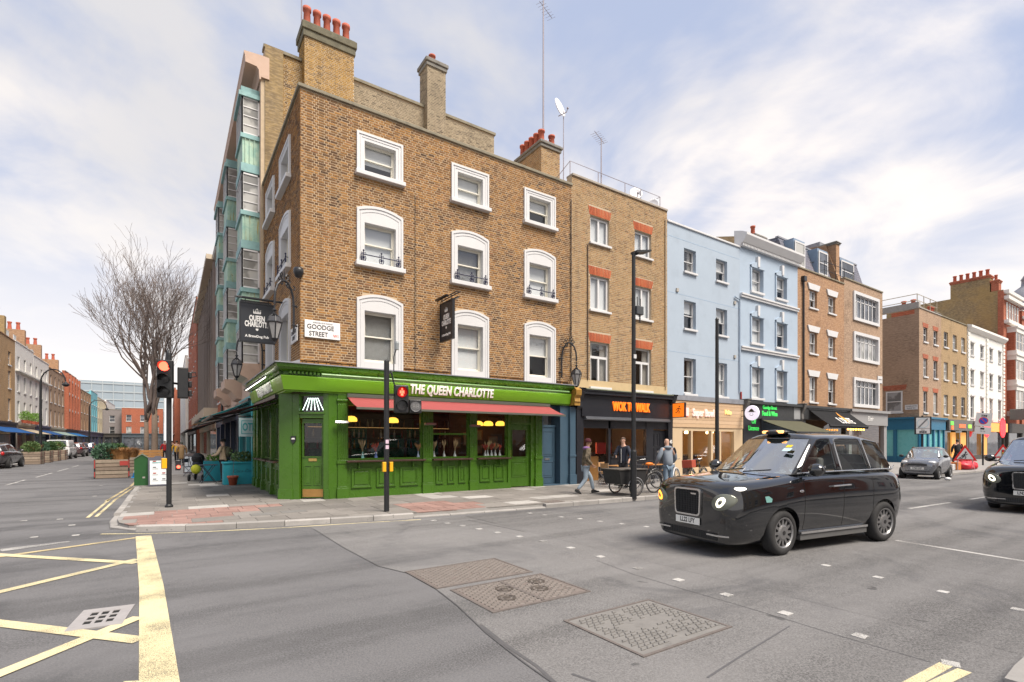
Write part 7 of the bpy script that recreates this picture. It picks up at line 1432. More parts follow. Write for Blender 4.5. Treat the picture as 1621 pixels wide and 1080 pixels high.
# ------------------------------------------------------------------ vehicles
def carpaint(name, col, rough=.12, metal=0.0, coat=1.0):
    if name in MATS: return MATS[name]
    t = NT(name); n = t.noise(2.5, 5, .6)
    c = t.mix(t.step(n, .4, .75, 0, .5), col, tuple(x*.8 + .012 for x in col))
    t.pbr(c, t.step(t.noise(6, 5, .65), .35, .75, rough*.6, rough*1.8), metal, None, coat=coat, spec=.5); MATS[name] = t.m; return t.m
CARG = glass_mat('car_glass', (.82, .88, .85), .07, .0, wob=False); WSCR = glass_mat('windscreen_glass', (.60, .70, .74), .46, .0, wob=False); TYRE = M('tyre', (.022, .022, .023), .85, var=.2, vs=12); ALLOY = M('alloy', (.30, .30, .305), .35, .8, var=.1); DARKM = M('dark_trim', (.02, .02, .022), .55, var=.2); CHROME = M('chrome', (.6, .6, .6), .2, .9, var=.05)
def loft_body(st, wheels, wr, paint, parent, half_w, name='body', inner=.22):
    """st rows: x, zb, w_low, w_mid, z_mid, w_sh, z_sh, w_top, z_top ; smooth closed tub with wheel arches cut out"""
    V = []; n = None; F_ = []
    for (x, zb, wl_, wm_, zm, ws, zs, wt, zt) in st:
        half = [(0, zb), (wl_*.85, zb), (wl_, zb+.05), (wm_, zm), (ws, zs), (wt, zt), (wt*.62, zt+.028), (0, zt+.04)]
        ring = half + [(-y, z) for y, z in half[-2:0:-1]]; n = len(ring); V += [(x, y, z) for y, z in ring]
    m_ = len(st)
    for i in range(m_-1):
        for k in range(n): F_.append((i*n+k, i*n+(k+1) % n, (i+1)*n+(k+1) % n, (i+1)*n+k))
    for base in (0, (m_-1)*n):
        h_ = n//2
        for k in range(h_):
            a, b, c, d = base+k, base+k+1, base+(n-k-1) % n, base+(n-k) % n
            q = []
            for z in (a, b, c, d):
                if z not in q: q.append(z)
            if len(q) > 2: F_.append(tuple(q))
    me = bpy.data.meshes.new(name); me.from_pydata(V, [], F_); b = bmesh.new(); b.from_mesh(me); bmesh.ops.recalc_face_normals(b, faces=b.faces); b.to_mesh(me); b.free()
    cr = me.attributes.new('crease_edge', 'FLOAT', 'EDGE'); mx = (m_-1)*n; cr.data.foreach_set('value', [.55 if (max(e.vertices) < n or min(e.vertices) >= mx) and abs(e.vertices[0]-e.vertices[1]) in (1, n-1) else 0.0 for e in me.edges])
    o = bpy.data.objects.new('tmp', me); COL.objects.link(o); sm_ = o.modifiers.new('s', 'SUBSURF'); sm_.levels = 2; sm_.render_levels = 2
    cut = MB()
    for x in wheels:
        for s in (-1, 1): cut.lathe([(wr, 0), (wr, half_w)], 36, (x, s*(half_w-inner) if s > 0 else -(half_w-inner)-half_w, .355 if wr > .36 else wr-.02), axis='y')
    cm = cut.mesh('cut'); b = bmesh.new(); b.from_mesh(cm); bmesh.ops.recalc_face_normals(b, faces=b.faces); b.to_mesh(cm); b.free(); co = bpy.data.objects.new('cut', cm); COL.objects.link(co)
    bo = o.modifiers.new('b', 'BOOLEAN'); bo.object = co; bo.operation = 'DIFFERENCE'; bo.solver = 'EXACT'
    res = eval_mesh(o, False); bpy.data.objects.remove(o); bpy.data.objects.remove(co); res.materials.clear()
    b = bmesh.new(); b.from_mesh(res)
    for f in b.faces: f.smooth = True
    for e in b.edges:
        if len(e.link_faces) == 2 and e.calc_face_angle(0) > .6: e.smooth = False
    b.to_mesh(res); SURF['t'] = BVHTree.FromBMesh(b); b.free(); return link(name, res, [paint, DARKM], parent)
from mathutils.bvhtree import BVHTree
SURF = {}
def sfront(y, z, back=False):
    """x of the body skin seen from the front (or rear) at y, z"""
    h_ = SURF['t'].ray_cast(Vector((-5 if back else 5, y, z)), Vector((1 if back else -1, 0, 0)))[0]; return h_.x if h_ else (-2 if back else 2)
def sside(x, z, s):
    h_ = SURF['t'].ray_cast(Vector((x, 3*s, z)), Vector((0, -s, 0)))[0]; return abs(h_.y) if h_ else .9
def FSKIN(u, n, z): return (sfront(u, z) + n, u, z)
def cabin(cols, roof, glassnames, paint, parent, pillar=None):
    """cols: half perimeter from windscreen centre to rear centre, each (belt xyz, top xyz); roof: inset, dz; glassnames: {i: name} glass between column i and i+1"""
    nC = len(cols); V = []; F_ = []; MI = []; full = [(c, 1) for c in cols] + [(c, -1) for c in cols[-2:0:-1]]; N = len(full)
    cx_ = sum(c[1][0] for c in cols)/nC
    for (bt, tp), s in full: V.append((bt[0], bt[1]*s, bt[2]))
    for (bt, tp), s in full: V.append((tp[0], tp[1]*s, tp[2]))
    for (bt, tp), s in full: V.append((tp[0] + (roof[2] if tp[0] < cx_ else -roof[2]), tp[1]*s*roof[0], tp[2] + roof[1]*.75))
    for (bt, tp), s in full: V.append((tp[0]*.88 + cx_*.12, tp[1]*s*roof[0]*.55, tp[2] + roof[1]))
    names = {}; k = 2
    for i in range(N):
        j = (i+1) % N; ci = i if i < nC else None; idx = i if i < nC-1 else N-1-i; g = glassnames.get(idx)
        F_.append((i, j, N+j, N+i))
        if g:
            if g in ('windscreen', 'rear_window'): key = g
            else: key = (g, idx, i < nC-1)
            if key not in names: names[key] = k; k += 1
            MI.append(names[key])
        else: MI.append(1)
        F_.append((N+i, N+j, 2*N+j, 2*N+i)); MI.append(0); F_.append((2*N+i, 2*N+j, 3*N+j, 3*N+i)); MI.append(0)
    h_ = N//2
    for i in range(h_):
        q = []
        for z in (3*N+i, 3*N+i+1, 3*N+(N-i-1) % N, 3*N+(N-i) % N):
            if z not in q: q.append(z)
        if len(q) > 2: F_.append(tuple(q)); MI.append(0)
    me = bpy.data.meshes.new('cabin'); me.from_pydata(V, [], F_); me.polygons.foreach_set('material_index', MI)
    for q in range(k): me.materials.append(paint)
    cr = me.attributes.new('crease_edge', 'FLOAT', 'EDGE'); vals = []
    for e in me.edges:
        a, b = sorted(e.vertices); c = 0.0
        if b < N: c = 1.0
        elif N <= a and b < 2*N: c = .95
        elif a < N and b == a+N: c = .95 if full[a][0] in cols[1:-1] else 0.0
        vals.append(c)
    cr.data.foreach_set('value', vals)
    o = bpy.data.objects.new('tmp', me); COL.objects.link(o); s = o.modifiers.new('s', 'SUBSURF'); s.levels = 2; s.render_levels = 2
    res = eval_mesh(o); b = bmesh.new(); b.from_mesh(res); bmesh.ops.recalc_face_normals(b, faces=b.faces)
    def sub(idx, nm, mats, par):
        b2 = b.copy(); bmesh.ops.delete(b2, geom=[f for f in b2.faces if f.material_index not in idx], context='FACES')
        for f in b2.faces: f.smooth = True; f.material_index = 0 if f.material_index != 1 else 1
        m2 = bpy.data.meshes.new(nm); b2.to_mesh(m2); b2.free(); return link(nm, m2, mats, par)
    cab = sub({0, 1}, 'cabin_frame', [paint, pillar or paint], parent); md = cab.modifiers.new('t', 'SOLIDIFY'); md.thickness = .03; md.offset = -1
    for key, q in names.items():
        nm = key if isinstance(key, str) else key[0]
        sub({q}, nm, [WSCR if nm == 'windscreen' else CARG], parent)
    b.free(); return cab
def wheel(parent, x, y, r, w_, side, rimm=None, spokes=8, ang=0.0, dark=None, rr=.66):
    M4 = Matrix.Translation((x, y, r)) @ Matrix.Rotation(ang, 4, 'Z') @ Matrix.Rotation(R_(90)*(-side), 4, 'X')
    T = MB(); T.lathe([(r*.66, -w_/2), (r*.9, -w_/2), (r*.985, -w_*.36), (r, -w_*.2), (r, w_*.2), (r*.985, w_*.36), (r*.9, w_/2), (r*.68, w_/2), (r*.66, w_*.4), (r*.64, -w_*.3), (r*.66, -w_/2)], 40, M4=M4, cap=False); wt = T.done('wheel', TYRE, parent, True, fix=True)
    m = MB(); m.lathe([(r*.66, w_*.40), (r*.68, w_*.47), (r*.62, w_*.46), (r*.57, w_*.30), (r*.56, w_*.1), (0.001, w_*.1)], 36, M4=M4, cap=False); m.done('rim', dark or DARKM, wt, True)
    m = MB(); m.lathe([(r*.60, w_*.36), (r*.685, w_*.44), (r*.685, w_*.50), (r*.64, w_*.50), (r*.60, w_*.44), (r*.60, w_*.36)], 36, M4=M4, cap=False)
    for k in range(spokes):
        a = 2*math.pi*k/spokes; c, s_ = math.cos(a), math.sin(a); V = []
        for rad, hw in ((r*.18, r*.075), (r*.63, r*.05)):
            for sg in (-1, 1):
                for zz in (w_*.25, w_*.40): V.append(tuple(M4 @ Vector((rad*c - sg*hw*s_, rad*s_ + sg*hw*c, zz))))
        m.add(V, [(1,3,7,5), (0,1,5,4), (2,3,7,6), (4,5,7,6), (0,2,3,1)])
    m.lathe([(r*.36, w_*.2), (r*.36, w_*.40), (r*.28, w_*.47), (0, w_*.48)], 20, M4=M4); m.done('wheel_face', rimm or ALLOY, wt)
    m = MB(); m.lathe([(r*.10, w_*.475), (r*.10, w_*.50), (0, w_*.50)], 14, M4=M4); m.done('hub_cap', DARKM, wt); return wt
def number_plate(t, F_, txt, w_=.52, h_=.11, yellow=False):
    p = MB(F_).box(-w_/2, w_/2, 0, .012, -h_/2, h_/2).done('number_plate', M('plate_yellow', (.75, .55, .05), .4) if yellow else M('plate_white', (.78, .78, .74), .4, var=.03), t); text('lettering', txt, F_, 0, .013, 0, .105, BLACKP, p, sx=.80, bold=.003, ext=.001); return p
# ---- black cab
CAB = carpaint('cab_black', (.006, .007, .009), .06); SEATM = M('car_seat', (.12, .11, .11), .8, var=.2); LAMPW = M('lamp_white', (.9, .9, .85), .3, emis=(1, .93, .70), es=1.6); LAMPO = M('lamp_orange', (1, .35, .05), .3, emis=(1, .33, .03), es=1.5)
LENS = glass_mat('lamp_lens', (.8, .8, .8), .10, .02)
def taxi(loc, rz, label, plate_, orange, group='black cabs on the road'):
    t = thing('black_cab', label, 'taxi', loc, rz, group=group)
    st = [(2.44, .24, .60, .66, .55, .62, .92, .54, 1.04), (2.41, .20, .72, .78, .55, .74, .95, .64, 1.10), (2.28, .18, .83, .90, .56, .87, 1.0, .75, 1.155), (2.02, .18, .87, .95, .60, .93, 1.03, .80, 1.18), (1.6, .18, .87, .955, .64, .94, 1.06, .83, 1.205), (1.10, .19, .87, .955, .64, .94, 1.10, .85, 1.25), (.80, .20, .85, .935, .66, .92, 1.12, .855, 1.27), (0, .20, .85, .935, .66, .925, 1.13, .865, 1.285), (-.9, .20, .85, .935, .66, .925, 1.13, .865, 1.285), (-1.5, .22, .84, .93, .68, .92, 1.12, .85, 1.285), (-1.85, .24, .82, .91, .68, .89, 1.08, .80, 1.27), (-2.04, .28, .74, .82, .66, .80, 1.04, .70, 1.24), (-2.08, .32, .62, .70, .66, .68, 1.0, .58, 1.18)]
    loft_body(st, (1.36, -1.32), .415, CAB, t, .93)
    cols = [((1.36, 0, 1.265), (.44, 0, 1.865)), ((1.00, .80, 1.262), (.30, .63, 1.845)), ((.90, .845, 1.265), (.16, .665, 1.84)), ((-.06, .86, 1.28), (-.10, .68, 1.85)), ((-.20, .86, 1.28), (-.22, .68, 1.85)), ((-.95, .86, 1.285), (-.93, .675, 1.845)), ((-1.03, .86, 1.285), (-1.01, .675, 1.845)), ((-1.76, .80, 1.285), (-1.55, .64, 1.79)), ((-1.92, .70, 1.28), (-1.72, .57, 1.75)), ((-1.97, .58, 1.28), (-1.76, .50, 1.75)), ((-2.03, 0, 1.28), (-1.80, 0, 1.77))]
    cabin(cols, (.86, .10, .06), {0: 'windscreen', 2: 'side_window', 4: 'side_window', 6: 'side_window', 9: 'rear_window'}, CAB, t, CAB)
    MB().box(-1.9, .95, -.78, .78, 1.0, 1.2).done('interior_floor', SEATM, t)
    for y in (-.42, .42): m = MB(); m.box(.0, .14, y-.26, y+.26, 1.1, 1.52); m.box(-.02, .08, y-.13, y+.13, 1.52, 1.70); m.done('front_seat', SEATM, t, bevel=.04)
    MB().box(-1.72, -1.55, -.65, .65, 1.1, 1.55).done('rear_seat', SEATM, t, bevel=.04); MB().box(.8, 1.25, -.72, .72, 1.18, 1.24).done('dashboard', DARKM, t, bevel=.03)
    m = MB(); m.lathe([(.17, -.012), (.19, 0), (.17, .012), (.15, 0), (.17, -.012)], 24, (.72, -.42, 1.30), M4=Matrix.Rotation(R_(65), 4, 'Y'), cap=False); m.done('steering_wheel', DARKM, t)
    for x, a in ((1.36, R_(5)), (-1.32, 0)):
        for s in (-1, 1): wheel(t, x, s*.815, .36, .22, s, ALLOY, 12, a)
    FF = FSKIN
    # grille
    def rrect(w_, z0, z1, r_, wt):
        P = []
        for (cx_, cz, a0) in ((w_*wt-r_, z1-r_, 0), (-w_*wt+r_, z1-r_, 90), (-w_+r_, z0+r_, 180), (w_-r_, z0+r_, 270)):
            for k in range(4): a = R_(a0+30*k); P.append((cx_ + r_*math.cos(a), cz + r_*math.sin(a)))
        return P
    A = rrect(.275, .60, 1.04, .06, 1.05); B_ = rrect(.25, .625, 1.015, .05, 1.05); m = MB(FF); n = len(A)
    for i in range(n): j = (i+1) % n; m.add([(A[i][0], -.03, A[i][1]), (A[j][0], -.03, A[j][1]), (A[j][0], .035, A[j][1]), (A[i][0], .035, A[i][1]), (B_[i][0], -.02, B_[i][1]), (B_[j][0], -.02, B_[j][1]), (B_[j][0], .035, B_[j][1]), (B_[i][0], .035, B_[i][1])], [(0,1,2,3), (3,2,6,7), (4,5,6,7)])
    gr = m.done('grille', CHROME, t, fix=False); MB(FF).prism(B_, -.02, .008).done('grille_backing', M('grille_black', (.006, .006, .007), .5), gr)
    m = MB(FF)
    for k in range(14): x = -.235 + k*.0362; m.box(x-.006, x+.006, .008, .022, .63, 1.01)
    for k in range(11): z = .645 + k*.036; m.box(-.24, .24, .008, .018, z-.004, z+.004)
    m.done('grille_mesh', M('grille_bar', (.03, .032, .036), .4, .3), gr); MB(FF).box(.08, .19, .022, .03, .945, .968).done('grille_badge', CHROME, gr)
    m = MB(lambda u, n, z: (2.24 + n*.98, u, 1.165 + z + n*.1)); m.prism([(-.11, 0), (0, .012), (.11, 0), (.05, -.01), (-.05, -.01)], .0, .012); m.done('bonnet_badge', CHROME, t)
    xp = sfront(0, .5) + .015; number_plate(t, lambda u, n, z: (xp + n, u, .515 + z), plate_)
    m = MB(FF); [m.box(-.60+.1*q, -.50+.1*q, -.02, .008, .27, .385) for q in range(12)]; lg = m.done('lower_grille', M('grille_black'), t)
    m2 = MB(FF); [m2.box(-.58 + k*.04, -.565 + k*.04, .004, .014, .28, .38) for k in range(30)]; m2.done('lower_mesh', M('grille_bar'), lg)
    for s in (-1, 1):
        def hp(r_, a, d_, cy=.665, cz=.865, ry=.18, rz=.13):
            y = cy + ry*r_*math.cos(a); z = cz + rz*r_*math.sin(a) + .035*r_*math.cos(a); y = min(y, .885); p_ = sfront(s*y, z); return (p_ + d_*.8, s*(y + d_*.35), z)
        n = 26; V = []
        for rs, d_ in ((1.0, -.02), (.98, .006), (.9, .013), (.6, .02), (.3, .023), (.02, .024)): V += [hp(rs, 2*math.pi*q/n, d_) for q in range(n)]
        pod = MB().add(V, [(i*n+k, i*n+(k+1) % n, (i+1)*n+(k+1) % n, (i+1)*n+k) for i in range(5) for k in range(n)]).done('headlight', M('lamp_shell', (.17, .18, .15), .10, .2, var=.1), t, True, fix=False)
        def lp(r_, a, d_): return hp(r_, a, d_, .655, .865, .072, .072)
        m = MB(); [m.quad(lp(1.0, 2*math.pi*q/28, .028), lp(1.0, 2*math.pi*(q+1)/28, .028), lp(.55, 2*math.pi*(q+1)/28, .034), lp(.55, 2*math.pi*q/28, .034)) for q in range(28)]
        m.done('light_ring', LAMPO if (orange and s == -1) else LAMPW, pod, fix=False); c_ = lp(0, 0, .005); MB().sph(c_, .036, 12, 8).done('projector_lens', M('lens_dark', (.12, .12, .11), .1), pod, True)
        m = MB(FSKIN); [m.box(s*(.40+q*.06), s*(.46+q*.06), -.01, .02, .335, .358) for q in range(6)]; m.done('chrome_strip', CHROME, t)
        # side trim
        Fd = (lambda s: lambda u, n, z: (u, s*(sside(u, max(z, .36), s) + n), z))(s)
        MB(Fd).box(-.88, .90, -.05, .022, .30, .335).done('sill_strip', CHROME, t); MB(Fd).box(-.88, .90, -.08, .0, .20, .295).done('sill', M('sill_grey', (.10, .10, .10), .5), t)
        m = MB(Fd)
        for x in (.86, -.15, -.98): [m.box(x-.005, x+.005, -.01, .002, .37+q*.062, .432+q*.062) for q in range(13)]
        [m.box(-.98+q*.092, -.888+q*.092, -.01, .002, .362, .370) for q in range(20)]; m.done('door_gap', M('gap', (.002, .002, .002), .8), t)
        m = MB(Fd); m.tube([(.18, .035, 1.055), (-.27, .045, 1.065)], .014, 8); m.box(.15, .18, 0, .04, 1.045, 1.065); m.box(-.26, -.23, 0, .045, 1.055, 1.075); m.done('door_handle', CHROME, t); MB(Fd).sph((.93, .0, 1.0), (.055, .012, .022), 10, 6).done('side_repeater', CHROME, t)
        m = MB(lambda u, n, z: (u, s*n, z)); m.sph((.74, 1.03, 1.34), (.10, .125, .105), 16, 10); m.tube([(.80, .86, 1.27), (.77, 1.0, 1.27)], .025, 6); m.done('door_mirror', CAB, t, True); MB(lambda u, n, z: (u, s*n, z)).quad((.645, .95, 1.27), (.645, 1.12, 1.27), (.645, 1.12, 1.41), (.645, .95, 1.41)).done('mirror_glass', CHROME, t)
        m = MB(lambda u, n, z: (u, s*n, z)); P = [(.95, .857, 1.285), (-.1, .872, 1.30), (-1.0, .872, 1.305), (-1.74, .812, 1.305), (-1.80, .80, 1.36)]; m.tube(P, .010, 6); m.done('window_trim', CHROME, t)
        MB(lambda u, n, z: (-2.03 + n, s*u, z)).box(.60, .72, -.05, .03, .85, 1.15).done('tail_light', M('tail_red', (.4, .01, .01), .3), t)
    m = MB(); m.tube([(1.30, .1, 1.285), (1.17, .55, 1.33)], .011, 5); m.tube([(1.28, -.45, 1.285), (1.22, .05, 1.33)], .011, 5); m.done('wiper', DARKM, t)
    m = MB(); m.sph((.34, 0, 1.965), (.13, .26, .05), 16, 8); s_ = m.done('taxi_light', M('taxi_sign_black', (.03, .03, .03), .3), t, True); MB(lambda u, n, z: (.375 + n, u, z)).box(-.21, .21, 0, .075, 1.945, 1.995).done('taxi_light_front', M('taxi_orange', (.9, .45, .18), .4, emis=(1, .42, .12), es=1.1), s_, bevel=.02); text('lettering', 'TAXI', lambda u, n, z: (.452 + n, u, z), 0, 0, 1.97, .05, M('taxi_text', (.5, .12, .02), .5), s_, sx=1.5, ext=.001)
    m = MB(lambda u, n, z: (1.36 - .92*(z-1.265)/.60 + n - .12*u*u, -u, z)); m.box(-.52, -.42, -.02, -.018, 1.70, 1.74); m.done('permit_sticker', M('sticker_yellow', (.75, .55, .02), .5), t); m = MB(lambda u, n, z: (1.36 - .92*(z-1.265)/.60 + n - .12*u*u, -u, z)); m.box(-.56, -.42, -.02, -.018, 1.64, 1.685); m.done('permit_sticker', M('sticker_cyan', (.5, .7, .72), .5), t)
    MB().box(.40, .52, -.10, .10, 1.66, 1.72).done('rear_view_mirror', DARKM, t, bevel=.02)
    m = MB(lambda u, n, z: (u, sside(u, z, 1) + n, z)); m.prism([(1.66, .86), (1.77, .86), (1.79, .95), (1.71, .955), (1.64, .91)], -.01, .004); m.done('wing_decal', M('decal', (.15, .32, .30), .4, var=.5, vs=60), t)
    return t
taxi((9.5, 4.96, 0), R_(171.2), 'black cab with one glowing orange indicator passing the noodle shop', 'LL22 LFY', True)
taxi((20.0, 3.4, 0), R_(182), 'black cab coming down the street behind the small silver car', 'LN23 KXV', False)
# ---- small silver two-seater
def car_generic(name, label, cat, loc, rz, P, paint, group=None, plate_=None, spokes=6, rear_plate=None, detail=True):
    t = thing(name, label, cat, loc, rz, group=group); loft_body(P['st'], P['wx'], P['wr']+.045, paint, t, P['hw'], inner=P.get('inner', .2)); cabin(P['cols'], P['roof'], P['glass'], paint, t, P.get('pillar', paint))
    for x in P['wx']:
        for s in (-1, 1): wheel(t, x, s*(P['hw']-.10), P['wr'], P.get('ww', .18), s, ALLOY, spokes)
    xf, xr, hw = P['xf'], P['xr'], P['hw']
    MB().box(xr+.35, P['cols'][0][0][0]-.35, -hw*.8, hw*.8, .45, P['cols'][0][0][2]-.12).done('interior', SEATM, t)
    for y in (-.35, .35): MB().box(P['seat']-.06, P['seat']+.08, y-.22, y+.22, .6, P['cols'][0][0][2]+.22).done('seat', SEATM, t, bevel=.04)
    for s in (-1, 1):
        m = MB(lambda u, n, z: (u, s*n, z)); hx = sfront(hw*.66, P['zl']); m.sph((hx-.10, hw*.66, P['zl']), (.14, .17, .085), 14, 8); m.done('headlight', M('lamp_clear', (.62, .64, .66), .12, .2, var=.1), t, True)
        m = MB(lambda u, n, z: (u, s*n, z)); m.sph((xr+.12, hw*.78, P['zt']), (.12, .10, .14), 12, 8); m.done('tail_light', M('tail_red'), t, True)
        m = MB(lambda u, n, z: (u, s*n, z)); mx = P['cols'][2][0]; m.sph((mx[0]-.12, hw+.10, mx[2]+.07), (.07, .10, .07), 12, 8); m.done('door_mirror', paint if not P.get('bm') else DARKM, t, True)
        Fd = (lambda s: lambda u, n, z: (u, s*(sside(u, z, s) + n), z))(s); m = MB(Fd)
        for x in P['gaps']: [m.box(x-.005, x+.005, -.01, .002, .36+q*.055, .415+q*.055) for q in range(10)]
        m.done('door_gap', M('gap'), t)
    FF = FSKIN; FR = lambda u, n, z: (sfront(u, .75, True) - n, -u, z)
    if detail: m = MB(FF); [m.box(hw*(-.62+.124*q), hw*(-.496+.124*q), -.02, .008, .26, .40) for q in range(10)]; m.done('lower_grille', M('grille_black'), t); m = MB(FF); [m.box(hw*(-.48+.096*q), hw*(-.384+.096*q), -.02, .008, P['zg']-.05, P['zg']+.03) for q in range(10)]; m.done('grille', M('grille_bar'), t)
    if plate_: xp = sfront(0, P['zp']) + .012; number_plate(t, lambda u, n, z: (xp + n, u, P['zp'] + z), plate_)
    if rear_plate: number_plate(t, lambda u, n, z: (sfront(0, .75, True) - .015 - n, -u, .75+z), rear_plate, yellow=True)
    return t
smart = dict(xf=1.32, xr=-1.32, hw=.77, wx=(.92, -.92), wr=.29, zl=.80, zt=.85, zg=.70, zp=.52, seat=-.1, gaps=(.55, -.45), roof=(.84, .08, .06), ww=.19,
    st=[(1.32, .30, .50, .56, .50, .55, .68, .42, .76), (1.26, .22, .60, .68, .48, .67, .74, .52, .84), (1.05, .18, .67, .755, .50, .745, .82, .62, .92), (.7, .18, .69, .77, .55, .76, .92, .68, 1.00), (.2, .18, .69, .77, .58, .765, .98, .72, 1.06), (-.5, .18, .69, .77, .60, .765, 1.0, .72, 1.09), (-1.0, .20, .68, .765, .62, .75, 1.0, .69, 1.08), (-1.24, .28, .60, .69, .62, .68, .95, .60, 1.04), (-1.32, .34, .50, .57, .62, .56, .88, .46, .96)],
    cols=[((.86, 0, 1.0), (.25, 0, 1.46)), ((.64, .62, 1.0), (.15, .53, 1.45)), ((.55, .69, 1.02), (.05, .57, 1.44)), ((-.42, .72, 1.07), (-.42, .585, 1.46)), ((-.50, .72, 1.07), (-.50, .585, 1.46)), ((-1.0, .68, 1.08), (-.90, .56, 1.40)), ((-1.16, .58, 1.05), (-1.0, .48, 1.38)), ((-1.20, .48, 1.04), (-1.03, .42, 1.38)), ((-1.24, 0, 1.04), (-1.06, 0, 1.40))], glass={0: 'windscreen', 2: 'side_window', 4: 'side_window', 7: 'rear_window'}, bm=True)
car_generic('small_silver_car', 'small silver grey two seat car parked before the teal shop', 'car', (30.95, 9.45, 0), R_(183), smart, carpaint('silver_grey', (.20, .21, .235), .22, .6), plate_='LT63 UCP', spokes=9)
# ---- vehicles in the side street
suv = dict(xf=2.35, xr=-2.35, hw=.95, wx=(1.45, -1.45), wr=.37, zl=.90, zt=1.0, zg=.85, zp=.6, seat=.1, gaps=(.9, -.2), roof=(.86, .08, .06), ww=.24,
    st=[(2.35, .35, .6, .7, .6, .68, .85, .5, .95), (2.2, .25, .8, .88, .6, .87, .95, .72, 1.03), (1.6, .24, .84, .94, .65, .93, 1.0, .82, 1.08), (.9, .24, .84, .95, .68, .94, 1.05, .85, 1.12), (-.6, .24, .84, .95, .70, .94, 1.08, .86, 1.15), (-1.7, .26, .84, .95, .72, .93, 1.10, .84, 1.17), (-2.2, .35, .75, .86, .72, .84, 1.05, .74, 1.14), (-2.35, .42, .6, .70, .72, .68, .98, .55, 1.04)],
    cols=[((1.15, 0, 1.10), (.35, 0, 1.60)), ((.92, .74, 1.10), (.22, .60, 1.585)), ((.82, .82, 1.11), (.08, .64, 1.58)), ((-.25, .85, 1.14), (-.25, .66, 1.60)), ((-.34, .85, 1.14), (-.34, .66, 1.60)), ((-1.35, .84, 1.16), (-1.3, .65, 1.56)), ((-2.0, .72, 1.14), (-1.85, .56, 1.50)), ((-2.05, .60, 1.13), (-1.9, .5, 1.50)), ((-2.12, 0, 1.13), (-1.95, 0, 1.52))], glass={0: 'windscreen', 2: 'side_window', 4: 'side_window', 7: 'rear_window'})
car_generic('grey_suv', 'dark grey four by four parked across the side street before the planters', 'car', (-9.7, 48.3, 0), R_(88), suv, carpaint('gunmetal', (.07, .065, .07), .2, .5), rear_plate='LK19 ZRO')
car_generic('maroon_suv', 'dark red grey parked car behind the white van', 'car', (-9.2, 79, 0), R_(89), suv, carpaint('dusk_red', (.10, .06, .065), .2, .4)); car_generic('dark_blue_car', 'dark blue parked car farthest along the row of parked vehicles', 'car', (-8.9, 87, 0), R_(90), suv, carpaint('midnight', (.02, .022, .05), .2, .3))
van = dict(xf=2.45, xr=-2.55, hw=.97, wx=(1.6, -1.5), wr=.34, zl=.85, zt=1.15, zg=.8, zp=.5, seat=.75, gaps=(1.2, .1), roof=(.93, .06, .05), ww=.22,
    st=[(2.45, .35, .6, .7, .6, .68, .8, .5, .9), (2.3, .25, .82, .9, .6, .88, .95, .75, 1.02), (1.7, .24, .86, .96, .65, .95, 1.05, .86, 1.15), (1.2, .24, .86, .97, .7, .96, 1.10, .90, 1.22), (-1.0, .24, .86, .97, .7, .96, 1.12, .92, 1.22), (-2.4, .26, .86, .97, .7, .96, 1.12, .92, 1.22), (-2.52, .30, .84, .95, .7, .94, 1.12, .9, 1.21), (-2.55, .36, .80, .90, .7, .90, 1.10, .85, 1.18)],
    cols=[((1.65, 0, 1.20), (.95, 0, 1.90)), ((1.45, .78, 1.20), (.85, .74, 1.88)), ((1.35, .88, 1.20), (.75, .80, 1.88)), ((.45, .92, 1.21), (.42, .84, 1.90)), ((.38, .92, 1.21), (.36, .84, 1.90)), ((-2.42, .92, 1.21), (-2.40, .84, 1.90)), ((-2.5, .85, 1.21), (-2.48, .78, 1.90)), ((-2.52, .72, 1.21), (-2.49, .66, 1.90)), ((-2.53, 0, 1.21), (-2.5, 0, 1.92))], glass={0: 'windscreen', 2: 'side_window', 7: 'rear_window'})
car_generic('white_van', 'white panel van parked past the timber planters', 'van', (-9.3, 70.3, 0), R_(89), van, carpaint('van_white', (.72, .73, .74), .3), rear_plate='EK67 WTD')
# ------------------------------------------------------------------ people
def skin_mesh(verts, edges, radii, name, sub=2):
    me = bpy.data.meshes.new(name); me.from_pydata(verts, edges, []); o = bpy.data.objects.new('tmp', me); COL.objects.link(o)
    md = o.modifiers.new('skin', 'SKIN'); md.use_smooth_shade = True; md.branch_smoothing = .4
    sv = me.skin_vertices[0].data
    for i, r in enumerate(radii): sv[i].radius = r if isinstance(r, tuple) else (r, r)
    sv[0].use_root = True
    s = o.modifiers.new('s', 'SUBSURF'); s.levels = sub; s.render_levels = sub
    m2 = eval_mesh(o); m2.materials.clear()
    for p in m2.polygons: p.use_smooth = True
    return m2
class Sk:
    def __init__(s): s.v = []; s.e = []; s.r = []
    def a(s, p, r, par=None):
        s.v.append(tuple(p)); s.r.append(r); i = len(s.v)-1
        if par is not None: s.e.append((par, i))
        return i
    def chain(s, par, pts):
        for p, r in pts: par = s.a(p, r, par)
        return par
SKIN = M('skin', (.50, .30, .22), .55, var=.08, vs=12); SKIN2 = M('skin_tan', (.34, .19, .12), .55, var=.08, vs=12)
